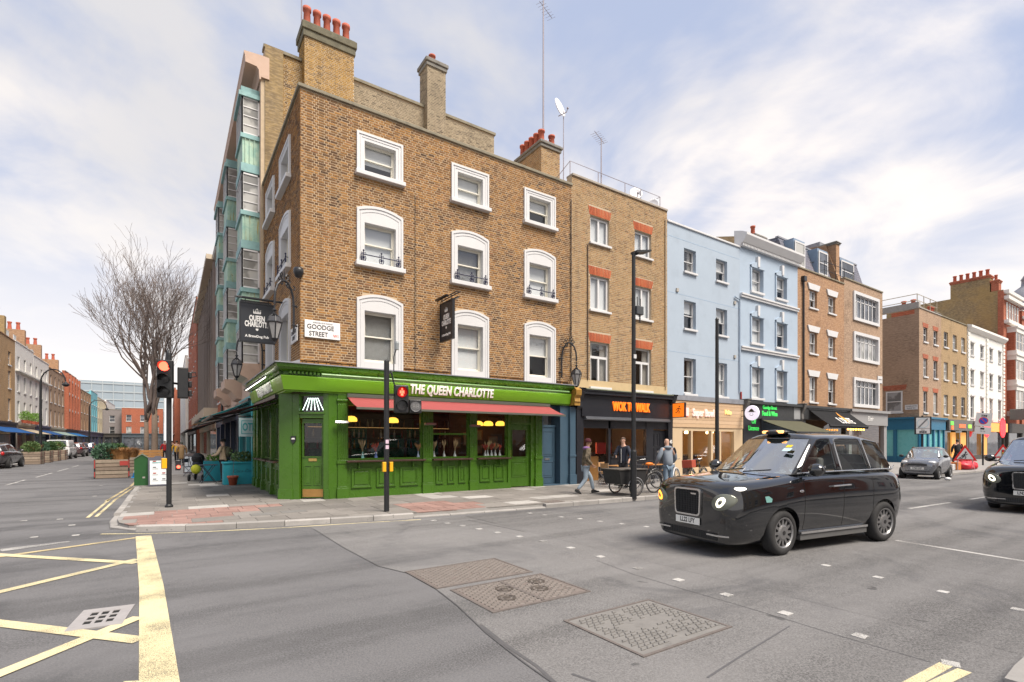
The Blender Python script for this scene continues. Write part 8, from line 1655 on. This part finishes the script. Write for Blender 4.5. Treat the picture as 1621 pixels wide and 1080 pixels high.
def person(loc, rz, label, top, legs, hair, shoes=None, pose=None, H_=1.74, hat=None, long_coat=0, skin=None, hood=None, fingers=True, beltz=.95, puff=1.0, hairlen=0, bald=False, bag=None):
    """faces local +X. pose: lists of joints for arms (shoulder, elbow, wrist) and legs (hip, knee, ankle)"""
    t = thing('person', label, 'person', loc, rz); k = H_/1.74; P = dict(lean=0, hipz=.92, armL=[(.02, .30, 1.16), (.06, .30, .90)], armR=[(.02, -.30, 1.16), (.06, -.30, .90)], legL=[(.0, .10, .50), (-.02, .10, .08)], legR=[(.0, -.10, .50), (-.02, -.10, .08)], head=0.0, headyaw=0.0)
    P.update(pose or {}); hz = P['hipz']; L = P['lean']; V = lambda p: Vector(p)*k
    sh = hz + .52; shx = L*.52; nx = L*.60; sk = skin or SKIN
    hd = V((nx + .02 + P['head']*.1, 0, hz + .74))
    S_ = Sk(); pv = S_.a(V((0, 0, hz)), .12*k); ch = S_.chain(pv, [(V((L*.25, 0, hz+.25)), .115*k), (V((shx, 0, sh-.06)), .095*k)]); nk = S_.chain(ch, [(V((nx, 0, hz+.60)), .055*k), (hd + V((-.01, 0, -.055)), .066*k), (hd, (.088*k, .078*k)), (hd + V((-.005, 0, .075)), (.078*k, .068*k)), (hd + V((-.01, 0, .105)), .04*k)])
    def arm(S_, root, s, J, rs, hand):
        el, wr = V(J[0]), V(J[1]); e = S_.chain(root, [(V((shx, s*.17, sh)), rs[0]), (el, rs[1]), (wr, rs[2])])
        if hand:
            d = (wr - el).normalized(); x = d.cross(Vector((0, s, 0.001)))
            x = x.normalized() if x.length > .1 else Vector((1, 0, 0)); y = d.cross(x).normalized(); pm = S_.chain(e, [(wr + d*.06*k, .026*k), (wr + d*.085*k, .024*k)])
            if fingers:
                for q in range(4): off = (q-1.5)*.019*k; ln = (.07, .08, .075, .06)[q]*k; S_.chain(pm, [(wr + d*.10*k + x*off, .0095*k), (wr + d*(.10*k+ln*.5) + x*off*1.1 + y*s*.008, .0085*k), (wr + d*(.10*k+ln*.85) + x*off*1.1 + y*s*.03*k, .0075*k)])
                S_.chain(e, [(wr + d*.04*k + x*.032*k, .011*k), (wr + d*.075*k + x*.05*k, .0095*k), (wr + d*.10*k + x*.052*k + y*s*.01, .008*k)])
        return e
    for s, J in ((1, P['armL']), (-1, P['armR'])): arm(S_, ch, s, J, (.055*k, .042*k, .030*k), True)
    def leg(S_, root, s, J, rs, foot):
        e = S_.chain(root, [(V((0, s*.09, hz-.05)), rs[0]), (V(J[0]), rs[1]), (V((Vector(J[0])*.45 + Vector(J[1])*.55)), rs[2]), (V(J[1]), rs[3])]); return e
    for s, J in ((1, P['legL']), (-1, P['legR'])): leg(S_, pv, s, J, (.085*k, .058*k, .054*k, .038*k), True)
    bm = skin_mesh(S_.v, S_.e, S_.r, 'body')
    # nose, ears and eyes belong to the same body mesh
    b = bmesh.new(); b.from_mesh(bm); yaw = Matrix.Rotation(P['headyaw'], 4, 'Z')
    def blob(off, r_): m4 = Matrix.Translation(hd) @ yaw @ Matrix.Translation(V(off)) @ Matrix.Diagonal((*[q*k for q in r_], 1)); bmesh.ops.create_uvsphere(b, u_segments=8, v_segments=6, radius=1, matrix=m4)
    blob((.088, 0, -.012), (.020, .013, .024)); blob((.0, .080, -.005), (.02, .012, .032)); blob((.0, -.080, -.005), (.02, .012, .032)); blob((.07, 0, -.065), (.022, .03, .016)); b.to_mesh(bm); b.free()
    for p in bm.polygons: p.use_smooth = True
    body = link('body', bm, sk, t)
    m = MB(); 
    for y in (-.031, .031): c_ = hd + (yaw.to_3x3() @ V((.080, y, .015))); m.sph(tuple(c_), .010*k, 8, 6)
    m.done('eyes', M('eye_dark', (.03, .02, .015), .2), t)
    # jacket
    J = Sk(); w0 = J.a(V((0, 0, hz-.10 if not long_coat else hz-.05)), (.150*k*puff, .180*k*puff) if 0 else .16*k*puff); c2 = J.chain(w0, [(V((L*.25, 0, hz+.22)), .155*k*puff), (V((shx, 0, sh-.06)), .162*k*puff)]); J.chain(c2, [(V((nx*.95, 0, sh+.055)), .085*k)])
    for s, A in ((1, P['armL']), (-1, P['armR'])): J.chain(c2, [(V((shx, s*.18, sh-.005)), .084*k*puff), (V(A[0]), .062*k*puff), (V(A[1]) - (V(A[1])-V(A[0])).normalized()*.01, .050*k*puff)])
    if long_coat: J.chain(w0, [(V((0, 0, hz-.25)), .19*k), (V((0, 0, long_coat)), .20*k)])
    jm = skin_mesh(J.v, J.e, J.r, 'jacket'); link('jacket', jm, top, t)
    T = Sk(); p0 = T.a(V((0, 0, hz-.02)), .115*k)
    for s, A in ((1, P['legL']), (-1, P['legR'])): T.chain(p0, [(V((0, s*.095, hz-.08)), .098*k), (V(A[0]), .072*k), (V((Vector(A[0])*.45 + Vector(A[1])*.55)), .064*k), (V(A[1]) + V((0, 0, .02)), .055*k)])
    tm = skin_mesh(T.v, T.e, T.r, 'trousers'); link('trousers', tm, legs, t)
    shm = shoes or M('shoe_black', (.015, .015, .016), .5)
    for s, A, pit in ((1, P['legL'], P.get('footL', 0)), (-1, P['legR'], P.get('footR', 0))):
        f = V(A[1]); m = MB(lambda u, n, z: tuple(f + Vector((u*math.cos(pit) + z*math.sin(pit), n, -u*math.sin(pit) + z*math.cos(pit)))*k)); m.add([(-.07, -.038, -.08), (.06, -.045, -.08), (.16, -.04, -.08), (.20, -.015, -.08), (.20, .015, -.08), (.16, .04, -.08), (.06, .045, -.08), (-.07, .038, -.08), (-.075, -.036, .01), (.03, -.036, .03), (.13, -.036, -.025), (.195, -.012, -.05), (.195, .012, -.05), (.13, .036, -.025), (.03, .036, .03), (-.075, .036, .01)], [(0,1,2,3,4,5,6,7), (0,8,9,1), (1,9,10,2), (2,10,11,3), (3,11,12,4), (4,12,13,5), (5,13,14,6), (6,14,15,7), (7,15,8,0), (8,15,14,9), (9,14,13,10), (10,13,12,11)]); m.done('shoe', shm, t, bevel=.012)
    if hat is not None: m = MB(); m.lathe([(.105*k, -.01*k), (.108*k, .03*k), (.10*k, .075*k), (.07*k, .11*k), (.02*k, .125*k), (0, .125*k)], 18, tuple(hd + V((-.012, 0, .02)))); m.done('hat', hat, t, True)
    elif not bald:
        m = MB(); cz = hd + V((-.018, 0, .03)); m.sph(tuple(cz), (.098*k, .088*k, .085*k), 16, 10); o = m.done('hair', hair, t, True)
        b = bmesh.new(); b.from_mesh(o.data); 
        for v in b.verts:
            q = (yaw.inverted().to_3x3() @ (v.co - hd))
            if q.x > .035*k and q.z < .055*k: v.co -= (yaw.to_3x3() @ Vector((.05*k, 0, -.0)))
            if hairlen and q.z < .02*k and q.x < .03*k: v.co.z -= hairlen*k
        b.to_mesh(o.data); b.free()
    if hood is not None: m = MB(); m.sph(tuple(V((nx-.045, 0, sh+.05))), (.12*k, .135*k, .06*k), 14, 8); m.done('hood', hood, t, True)
    if bag is not None: m = MB(); m.sph(tuple(V((shx-.22, 0, sh-.20))), (.11*k, .17*k, .22*k), 14, 10); m.done('backpack', bag, t, True)
    return t
DENIM = M('denim', (.16, .22, .29), .85, var=.2, vs=9); DENIM2 = M('denim_pale', (.26, .32, .38), .85, var=.25, vs=9); BLK = M('black_cloth', (.014, .014, .017), .85, var=.2); NAVY = M('navy_cloth', (.015, .019, .035), .8, var=.2); HOODG = M('grey_hoodie', (.19, .22, .26), .9, var=.12)
def camo():
    t = NT('camo'); n = t.noise(9, 4, .6); t.pbr(t.ramp(n, [(.0, (.05, .04, .025)), (.45, (.11, .085, .055)), (.55, (.16, .13, .09)), (.65, (.06, .045, .03))], True), .85); MATS['camo'] = t.m; return t.m
CAMO = camo(); HAIRD = M('hair_dark', (.02, .014, .01), .6, var=.3, vs=20); HAIRB = M('hair_brown', (.07, .045, .03), .6, var=.3, vs=20)
walk = dict(hipz=.90, legL=[(.20, .09, .50), (.28, .09, .10)], legR=[(-.02, -.09, .47), (-.28, -.09, .13)], footL=-.15, footR=.5)
p = gp(925, 782, PT)
m1 = person((p[0]+.05, p[1], PT), R_(-28), 'man in camouflage jacket and burgundy beanie walking past the blue door', CAMO, DENIM2, HAIRD, hat=M('beanie', (.06, .008, .015), .9, var=.2, vs=30), skin=SKIN2, hood=M('purple_hood', (.20, .10, .26), .9), pose=dict(walk, lean=.12, armR=[(-.06, -.32, 1.12), (.16, -.22, .95)], armL=[(.05, .30, 1.12), (.20, .22, .96)]), H_=1.74, puff=1.08)
p = gp(990, 768, PT)
m2 = person((p[0]-.95, p[1]-.80, PT), R_(195), 'man in a black zip jacket standing behind the cafe table holding a phone', NAVY, M('dark_trousers', (.03, .03, .035), .85), HAIRB, pose=dict(armR=[(.14, -.26, 1.14), (.34, -.10, 1.12)], armL=[(.10, .34, 1.14), (.26, .38, 1.0)], head=.1, headyaw=.3), H_=1.80)
MB(lambda u, n, z: (.152 + n, u, z)).box(-.008, .008, .0, .012, .92, 1.42).done('jacket_zip', M('zip_silver', (.6, .6, .6), .4), m2); MB().box(.37, .39, -.15, -.08, 1.10, 1.22).done('phone', BLACKP, m2)
p = gp(1063, 775, PT)
m3 = person((p[0]-1.1, p[1]-.75, PT), R_(75), 'bald man in a grey hooded sweatshirt seen from behind beside the bicycles', HOODG, DENIM, HAIRD, bald=True, hood=HOODG, pose=dict(hipz=.90, armL=[(.06, .33, 1.12), (.22, .30, .95)], armR=[(.06, -.33, 1.12), (.22, -.30, .95)], lean=.10), H_=1.76, puff=1.2)
p = gp(1417, 752, PT)
person((30.2, 13.0, PT), R_(40), 'man in black seen from behind between the black cab and the silver car', BLK, BLK, HAIRD, H_=1.78, puff=1.1, fingers=False, skin=SKIN2)
person((38.6, 12.4, PT), R_(200), 'woman in a burgundy coat sitting near the roadworks sign', M('burgundy', (.07, .01, .02), .9), DENIM, HAIRB, hairlen=.14, fingers=False, pose=dict(hipz=.50, legL=[(.42, .10, .50), (.45, .10, .08)], legR=[(.42, -.10, .50), (.45, -.10, .08)], armL=[(.10, .28, .78), (.30, .15, .72)], armR=[(.10, -.28, .78), (.30, -.15, .72)]))
person((40.4, 12.2, PT), R_(190), 'woman in a dark green jacket sitting near the roadworks sign', M('dark_green_cloth', (.015, .06, .05), .9), BLK, HAIRD, hairlen=.08, fingers=False, pose=dict(hipz=.50, legL=[(.42, .10, .50), (.45, .10, .08)], legR=[(.42, -.10, .50), (.45, -.10, .08)], armL=[(.10, .28, .78), (.30, .15, .72)], armR=[(.10, -.28, .78), (.30, -.15, .72)]))
for k, (x, y) in enumerate(((38.55, 12.4), (40.35, 12.2))): o = MB().box(x-.3, x+.35, y-.25, y+.25, PT, PT+.40).done('stool', M('dark_wood'), None, bevel=.02); tag(o, ['low dark stool under the woman in burgundy', 'low dark stool under the woman in green'][k], 'stool')
person((43.6, 11.6, PT), R_(50), 'man in black walking away between the two red triangle signs', BLK, BLK, HAIRD, pose=walk, H_=1.80, fingers=False, puff=1.15)
p = gp(286, 738, PT)
person((.70, 42.5, PT), R_(88), 'woman in a long quilted tan coat walking away along the side street', M('tan_quilt', (.30, .19, .09), .8, var=.15, vs=4, bump=.6, bs=9), BLK, M('hat_grey', (.10, .11, .09), .9), long_coat=.42, pose=dict(walk, legL=[(.05, .09, .48), (.06, .09, .10)], legR=[(-.03, -.09, .48), (-.10, -.09, .12)], footL=0, footR=.3), H_=1.66, puff=1.25, fingers=False, hairlen=.05)
person((.45, 47, PT), R_(85), 'person in a bright yellow jacket ahead of the tan coat', M('yellow_coat', (.60, .33, .02), .8), BLK, HAIRD, pose=walk, fingers=False)
person((-.35, 55, PT), R_(-95), 'person in a red coat standing behind the tree trunk', M('red_coat', (.45, .02, .025), .8), BLK, HAIRB, fingers=False, H_=1.72)
person((.25, 70, PT), R_(90), 'distant walker in dark blue on the side street footway', NAVY, DENIM, HAIRD, pose=walk, fingers=False); person((-.1, 78, PT), R_(-88), 'distant walker in grey coming along the side street footway', HOODG, BLK, HAIRD, pose=walk, fingers=False)
person((1.85, 24.2, PT), R_(150), 'man in a beige jumper with a green backpack beside the turquoise planter', M('beige_knit', (.42, .32, .22), .9, var=.15), BLK, HAIRD, fingers=False, bag=M('olive_bag', (.06, .06, .035), .9, var=.3, vs=12), pose=dict(armL=[(.10, .30, 1.14), (.3, .24, 1.1)]), hat=M('black_hat', (.012, .012, .014), .9))
# ------------------------------------------------------------------ pushchair by the tables
t = thing('pushchair', 'dark pushchair with a yellow bag parked beside the dark folding tables', 'pushchair', (1.05, 25.8, PT), R_(70)); m = MB()
for s in (-1, 1): m.tube([(-.45, s*.24, 1.05), (-.25, s*.24, .75), (.40, s*.22, .15)], .016, 6); m.tube([(.05, s*.24, .55), (-.35, s*.24, .14)], .016, 6)
m.tube([(-.45, -.24, 1.05), (-.45, .24, 1.05)], .018, 6); m.done('frame', BLACKP, t)
m = MB(); m.sph((.0, 0, .72), (.36, .24, .16), 14, 8); m.done('seat', NAVY, t, True); m = MB(); m.sph((-.10, 0, .95), (.26, .25, .24), 14, 8); m.done('hood', BLK, t, True); MB().sph((-.35, 0, .5), (.14, .2, .2), 12, 8).done('yellow_bag', M('lime_bag', (.50, .50, .03), .7), t, True)
for x, s in ((.40, -1), (.40, 1), (-.35, -1), (-.35, 1)): MB().lathe([(.10, -.02), (.14, -.02), (.14, .02), (.10, .02)], 18, (x, s*.26, .14), axis='y').done('wheel', TYRE, t)
# ------------------------------------------------------------------ cycles
CYC = M('cycle_black', (.015, .015, .017), .35, var=.1)
def cyc_wheel(t, x, y, r, nsp=16, rim=None, ang=0):
    M4 = Matrix.Translation((x, y, r)) @ Matrix.Rotation(ang, 4, 'Z') @ Matrix.Rotation(R_(90), 4, 'X'); m = MB()
    pr = [(r-.034 + .017*math.cos(a), .017*math.sin(a)) for a in [2*math.pi*q/8 for q in range(9)]]; m.lathe([(p_[0]+.017, p_[1]) for p_ in pr], 32, M4=M4, cap=False); w_ = m.done('wheel', TYRE, t, True)
    m = MB(); m.lathe([(r-.055, -.012), (r-.035, -.014), (r-.035, .014), (r-.055, .012), (r-.055, -.012)], 32, M4=M4, cap=False); m.done('rim', rim or CHROME, w_); m = MB()
    for q in range(nsp): a = 2*math.pi*q/nsp; m.tube([tuple(M4 @ Vector((.02*math.cos(a+.5), .02*math.sin(a+.5), (.025 if q % 2 else -.025)))), tuple(M4 @ Vector(((r-.05)*math.cos(a), (r-.05)*math.sin(a), 0)))], .0022, 3, False)
    m.lathe([(.025, -.04), (.025, .04)], 10, M4=M4); m.done('spokes', CHROME, w_); return w_
def bicycle(loc, rz, label, frame=None, basket=None, lean=.0):
    t = thing('bicycle', label, 'bicycle', loc, rz, group='bicycles parked on the footway'); t.rotation_euler = (lean, 0, rz); fm = frame or CYC; r = .335
    for x in (-.5, .53): cyc_wheel(t, x, 0, r)
    m = MB(); bb, st_, hd_, ht = (-.08, 0, .29), (-.20, 0, .82), (.36, 0, .86), (.40, 0, .72)
    for a, b, q in ((bb, st_, .016), (bb, ht, .018), (st_, hd_, .016), (hd_, ht, .02)): m.tube([a, b], q, 8)
    for s in (-1, 1): m.tube([bb, (-.5, s*.06, r)], .009, 6); m.tube([st_, (-.5, s*.06, r)], .008, 6); m.tube([ht, (.44, s*.05, .60), (.53, s*.05, r)], .011, 6)
    m.done('frame', fm, t); m = MB(); m.tube([st_, (-.22, 0, .95)], .012, 6); m.done('seat_post', CHROME, t); m = MB(); m.sph((-.24, 0, .97), (.14, .08, .03), 12, 6); m.done('saddle', BLK, t, True)
    m = MB(); m.tube([hd_, (.34, 0, .98)], .013, 6); m.tube([(.18, -.29, 1.04), (.33, -.22, 1.03), (.37, 0, 1.0), (.33, .22, 1.03), (.18, .29, 1.04)], .011, 6); m.done('handlebar', CHROME, t)
    m = MB(); m.lathe([(.08, -.008), (.095, 0), (.08, .008)], 20, (-.08, .05, .29), axis='y'); m.tube([(-.08, .06, .29), (.03, .06, .16)], .01, 5); m.tube([(-.08, -.06, .29), (-.19, -.06, .42)], .01, 5); m.box(-.02, .08, .06, .14, .15, .17); m.box(-.24, -.14, -.14, -.06, .41, .43); m.done('crank', M('dark_steel'), t)
    for x in (-.5, .53):
        m = MB(); P = [(x + .37*math.cos(a), 0, r + .37*math.sin(a)) for a in [R_(q) for q in range(10, 190, 15)]]; m.tube(P, .018, 5); m.done('mudguard', fm, t)
    if basket: MB().box(.46, .78, -.2, .2, .72, 1.0).done('basket', basket, t, bevel=.02)
    return t
tx, ty, _ = gp(1005, 795, 0.06)
t = thing('cargo_trike', 'black box cargo tricycle parked at the kerb before the noodle shop', 'cargo bike', (12.15, 11.30, PT), R_(180-7)); BOXB = M('box_black', (.018, .018, .019), .6, var=.2, vs=3, dirt=.1)
m = MB(); m.add([(.72, -.40, .36), (.72, .40, .36), (-.22, .40, .36), (-.22, -.40, .36), (.80, -.43, .80), (.80, .43, .80), (-.28, .43, .80), (-.28, -.43, .80)], [(3,2,1,0), (0,1,5,4), (1,2,6,5), (2,3,7,6), (3,0,4,7), (4,5,6,7)]); m.done('cargo_box', BOXB, t, bevel=.01); MB().box(-.31, .83, -.46, .46, .80, .83).done('lid', M('lid_ply', (.09, .08, .07), .7, var=.2), t, bevel=.008)
MB().box(.748, .768, -.03, .06, .68, .73).done('red_latch', REFL, t)
for s in (-1, 1): cyc_wheel(t, .22, s*.50, .27); m = MB(); m.tube([(.22 + .30*math.cos(a), s*.50, .27 + .30*math.sin(a)) for a in [R_(q) for q in range(20, 200, 15)]], .016, 5); m.done('mudguard', M('mud_grey', (.35, .35, .36), .4, .5), t)
m = MB(); m.tube([(.22, -.5, .27), (.22, .5, .27)], .018, 8); m.tube([(-.25, 0, .40), (-.55, 0, .32), (-.95, 0, .34)], .022, 8); m.tube([(-.55, 0, .32), (-.72, 0, .80)], .018, 8); m.tube([(-.72, 0, .8), (-.95, .05, .34)], .010, 6); m.tube([(-.72, 0, .8), (-.95, -.05, .34)], .010, 6); m.tube([(-.25, -.2, .75), (-.34, -.28, 1.02), (-.44, -.28, 1.04)], .013, 6); m.tube([(-.25, .2, .75), (-.34, .28, 1.02), (-.44, .28, 1.04)], .013, 6); m.tube([(-.34, -.28, 1.02), (-.34, .28, 1.02)], .013, 6); m.done('frame', CYC, t)
cyc_wheel(t, -.95, 0, .33); m = MB(); m.tube([(-.95 + .36*math.cos(a), 0, .33 + .36*math.sin(a)) for a in [R_(q) for q in range(0, 190, 15)]], .018, 5); m.done('mudguard', CYC, t); m = MB(); m.tube([(-.72, 0, .8), (-.73, 0, .92)], .013, 6); m.sph((-.76, 0, .95), (.15, .10, .055), 14, 8); m.done('saddle', M('saddle_orange', (.70, .17, .01), .6, var=.1), t, True); m = MB(); m.lathe([(.08, -.008), (.10, 0), (.08, .008)], 20, (-.52, -.06, .32), axis='y'); m.tube([(-.52, -.07, .32), (-.42, -.07, .20)], .01, 5); m.tube([(-.52, .07, .32), (-.62, .07, .44)], .01, 5); m.done('crank', M('dark_steel'), t)
bicycle((14.0, 12.3, PT), R_(170), 'black bicycle leaning behind the cargo tricycle', None, None, R_(6)); bicycle((15.2, 12.1, PT), R_(20), 'white framed bicycle beside the man in the grey sweatshirt', M('cycle_white', (.65, .66, .68), .35), None, R_(-5)); bicycle((16.4, 11.9, PT), R_(190), 'black delivery bicycle with a red front crate', None, M('crate_red', (.36, .06, .03), .6), R_(4))
# ------------------------------------------------------------------ cafe tables outside the noodle shop
WT = M('oak')
cross_table((14.6, 14.3, PT), R_(3), 'square wooden cafe table between the two men', (.7, .65), WT); cross_table((16.7, 14.2, PT), R_(-4), 'wooden cafe table under the noodle shop window', (.9, .6), WT)
for x, y, a, s_ in ((14.0, 14.2, 95, 'left of the square wooden table'), (15.15, 14.6, -80, 'between the two wooden cafe tables'), (14.6, 14.95, 10, 'tucked behind the square wooden table'), (17.5, 14.3, -90, 'beyond the wooden table under the window')): cafe_chair((x, y, PT), R_(a), 'folding cafe chair ' + s_)
t = thing('hand_sanitiser_bottle', 'small white capped bottle on the table under the noodle shop window', 'bottle', (16.9, 14.2, PT+.74)); MB().lathe([(.035, 0), (.04, .16), (.02, .19), (.025, .20), (.025, .25), (0, .25)], 12).done('bottle', M('bottle_clear', (.45, .28, .22), .3), t, True); MB().lathe([(.03, .20), (.03, .26), (0, .26)], 10).done('cap', WHITE, t)
t = thing('delivery_bag', 'white plastic bag standing on the road beside the silver car wheel', 'bag', (29.9, 8.3, 0)); MB().sph((0, 0, .07), (.18, .12, .08), 10, 6).done('bag', WHITE, t, True)
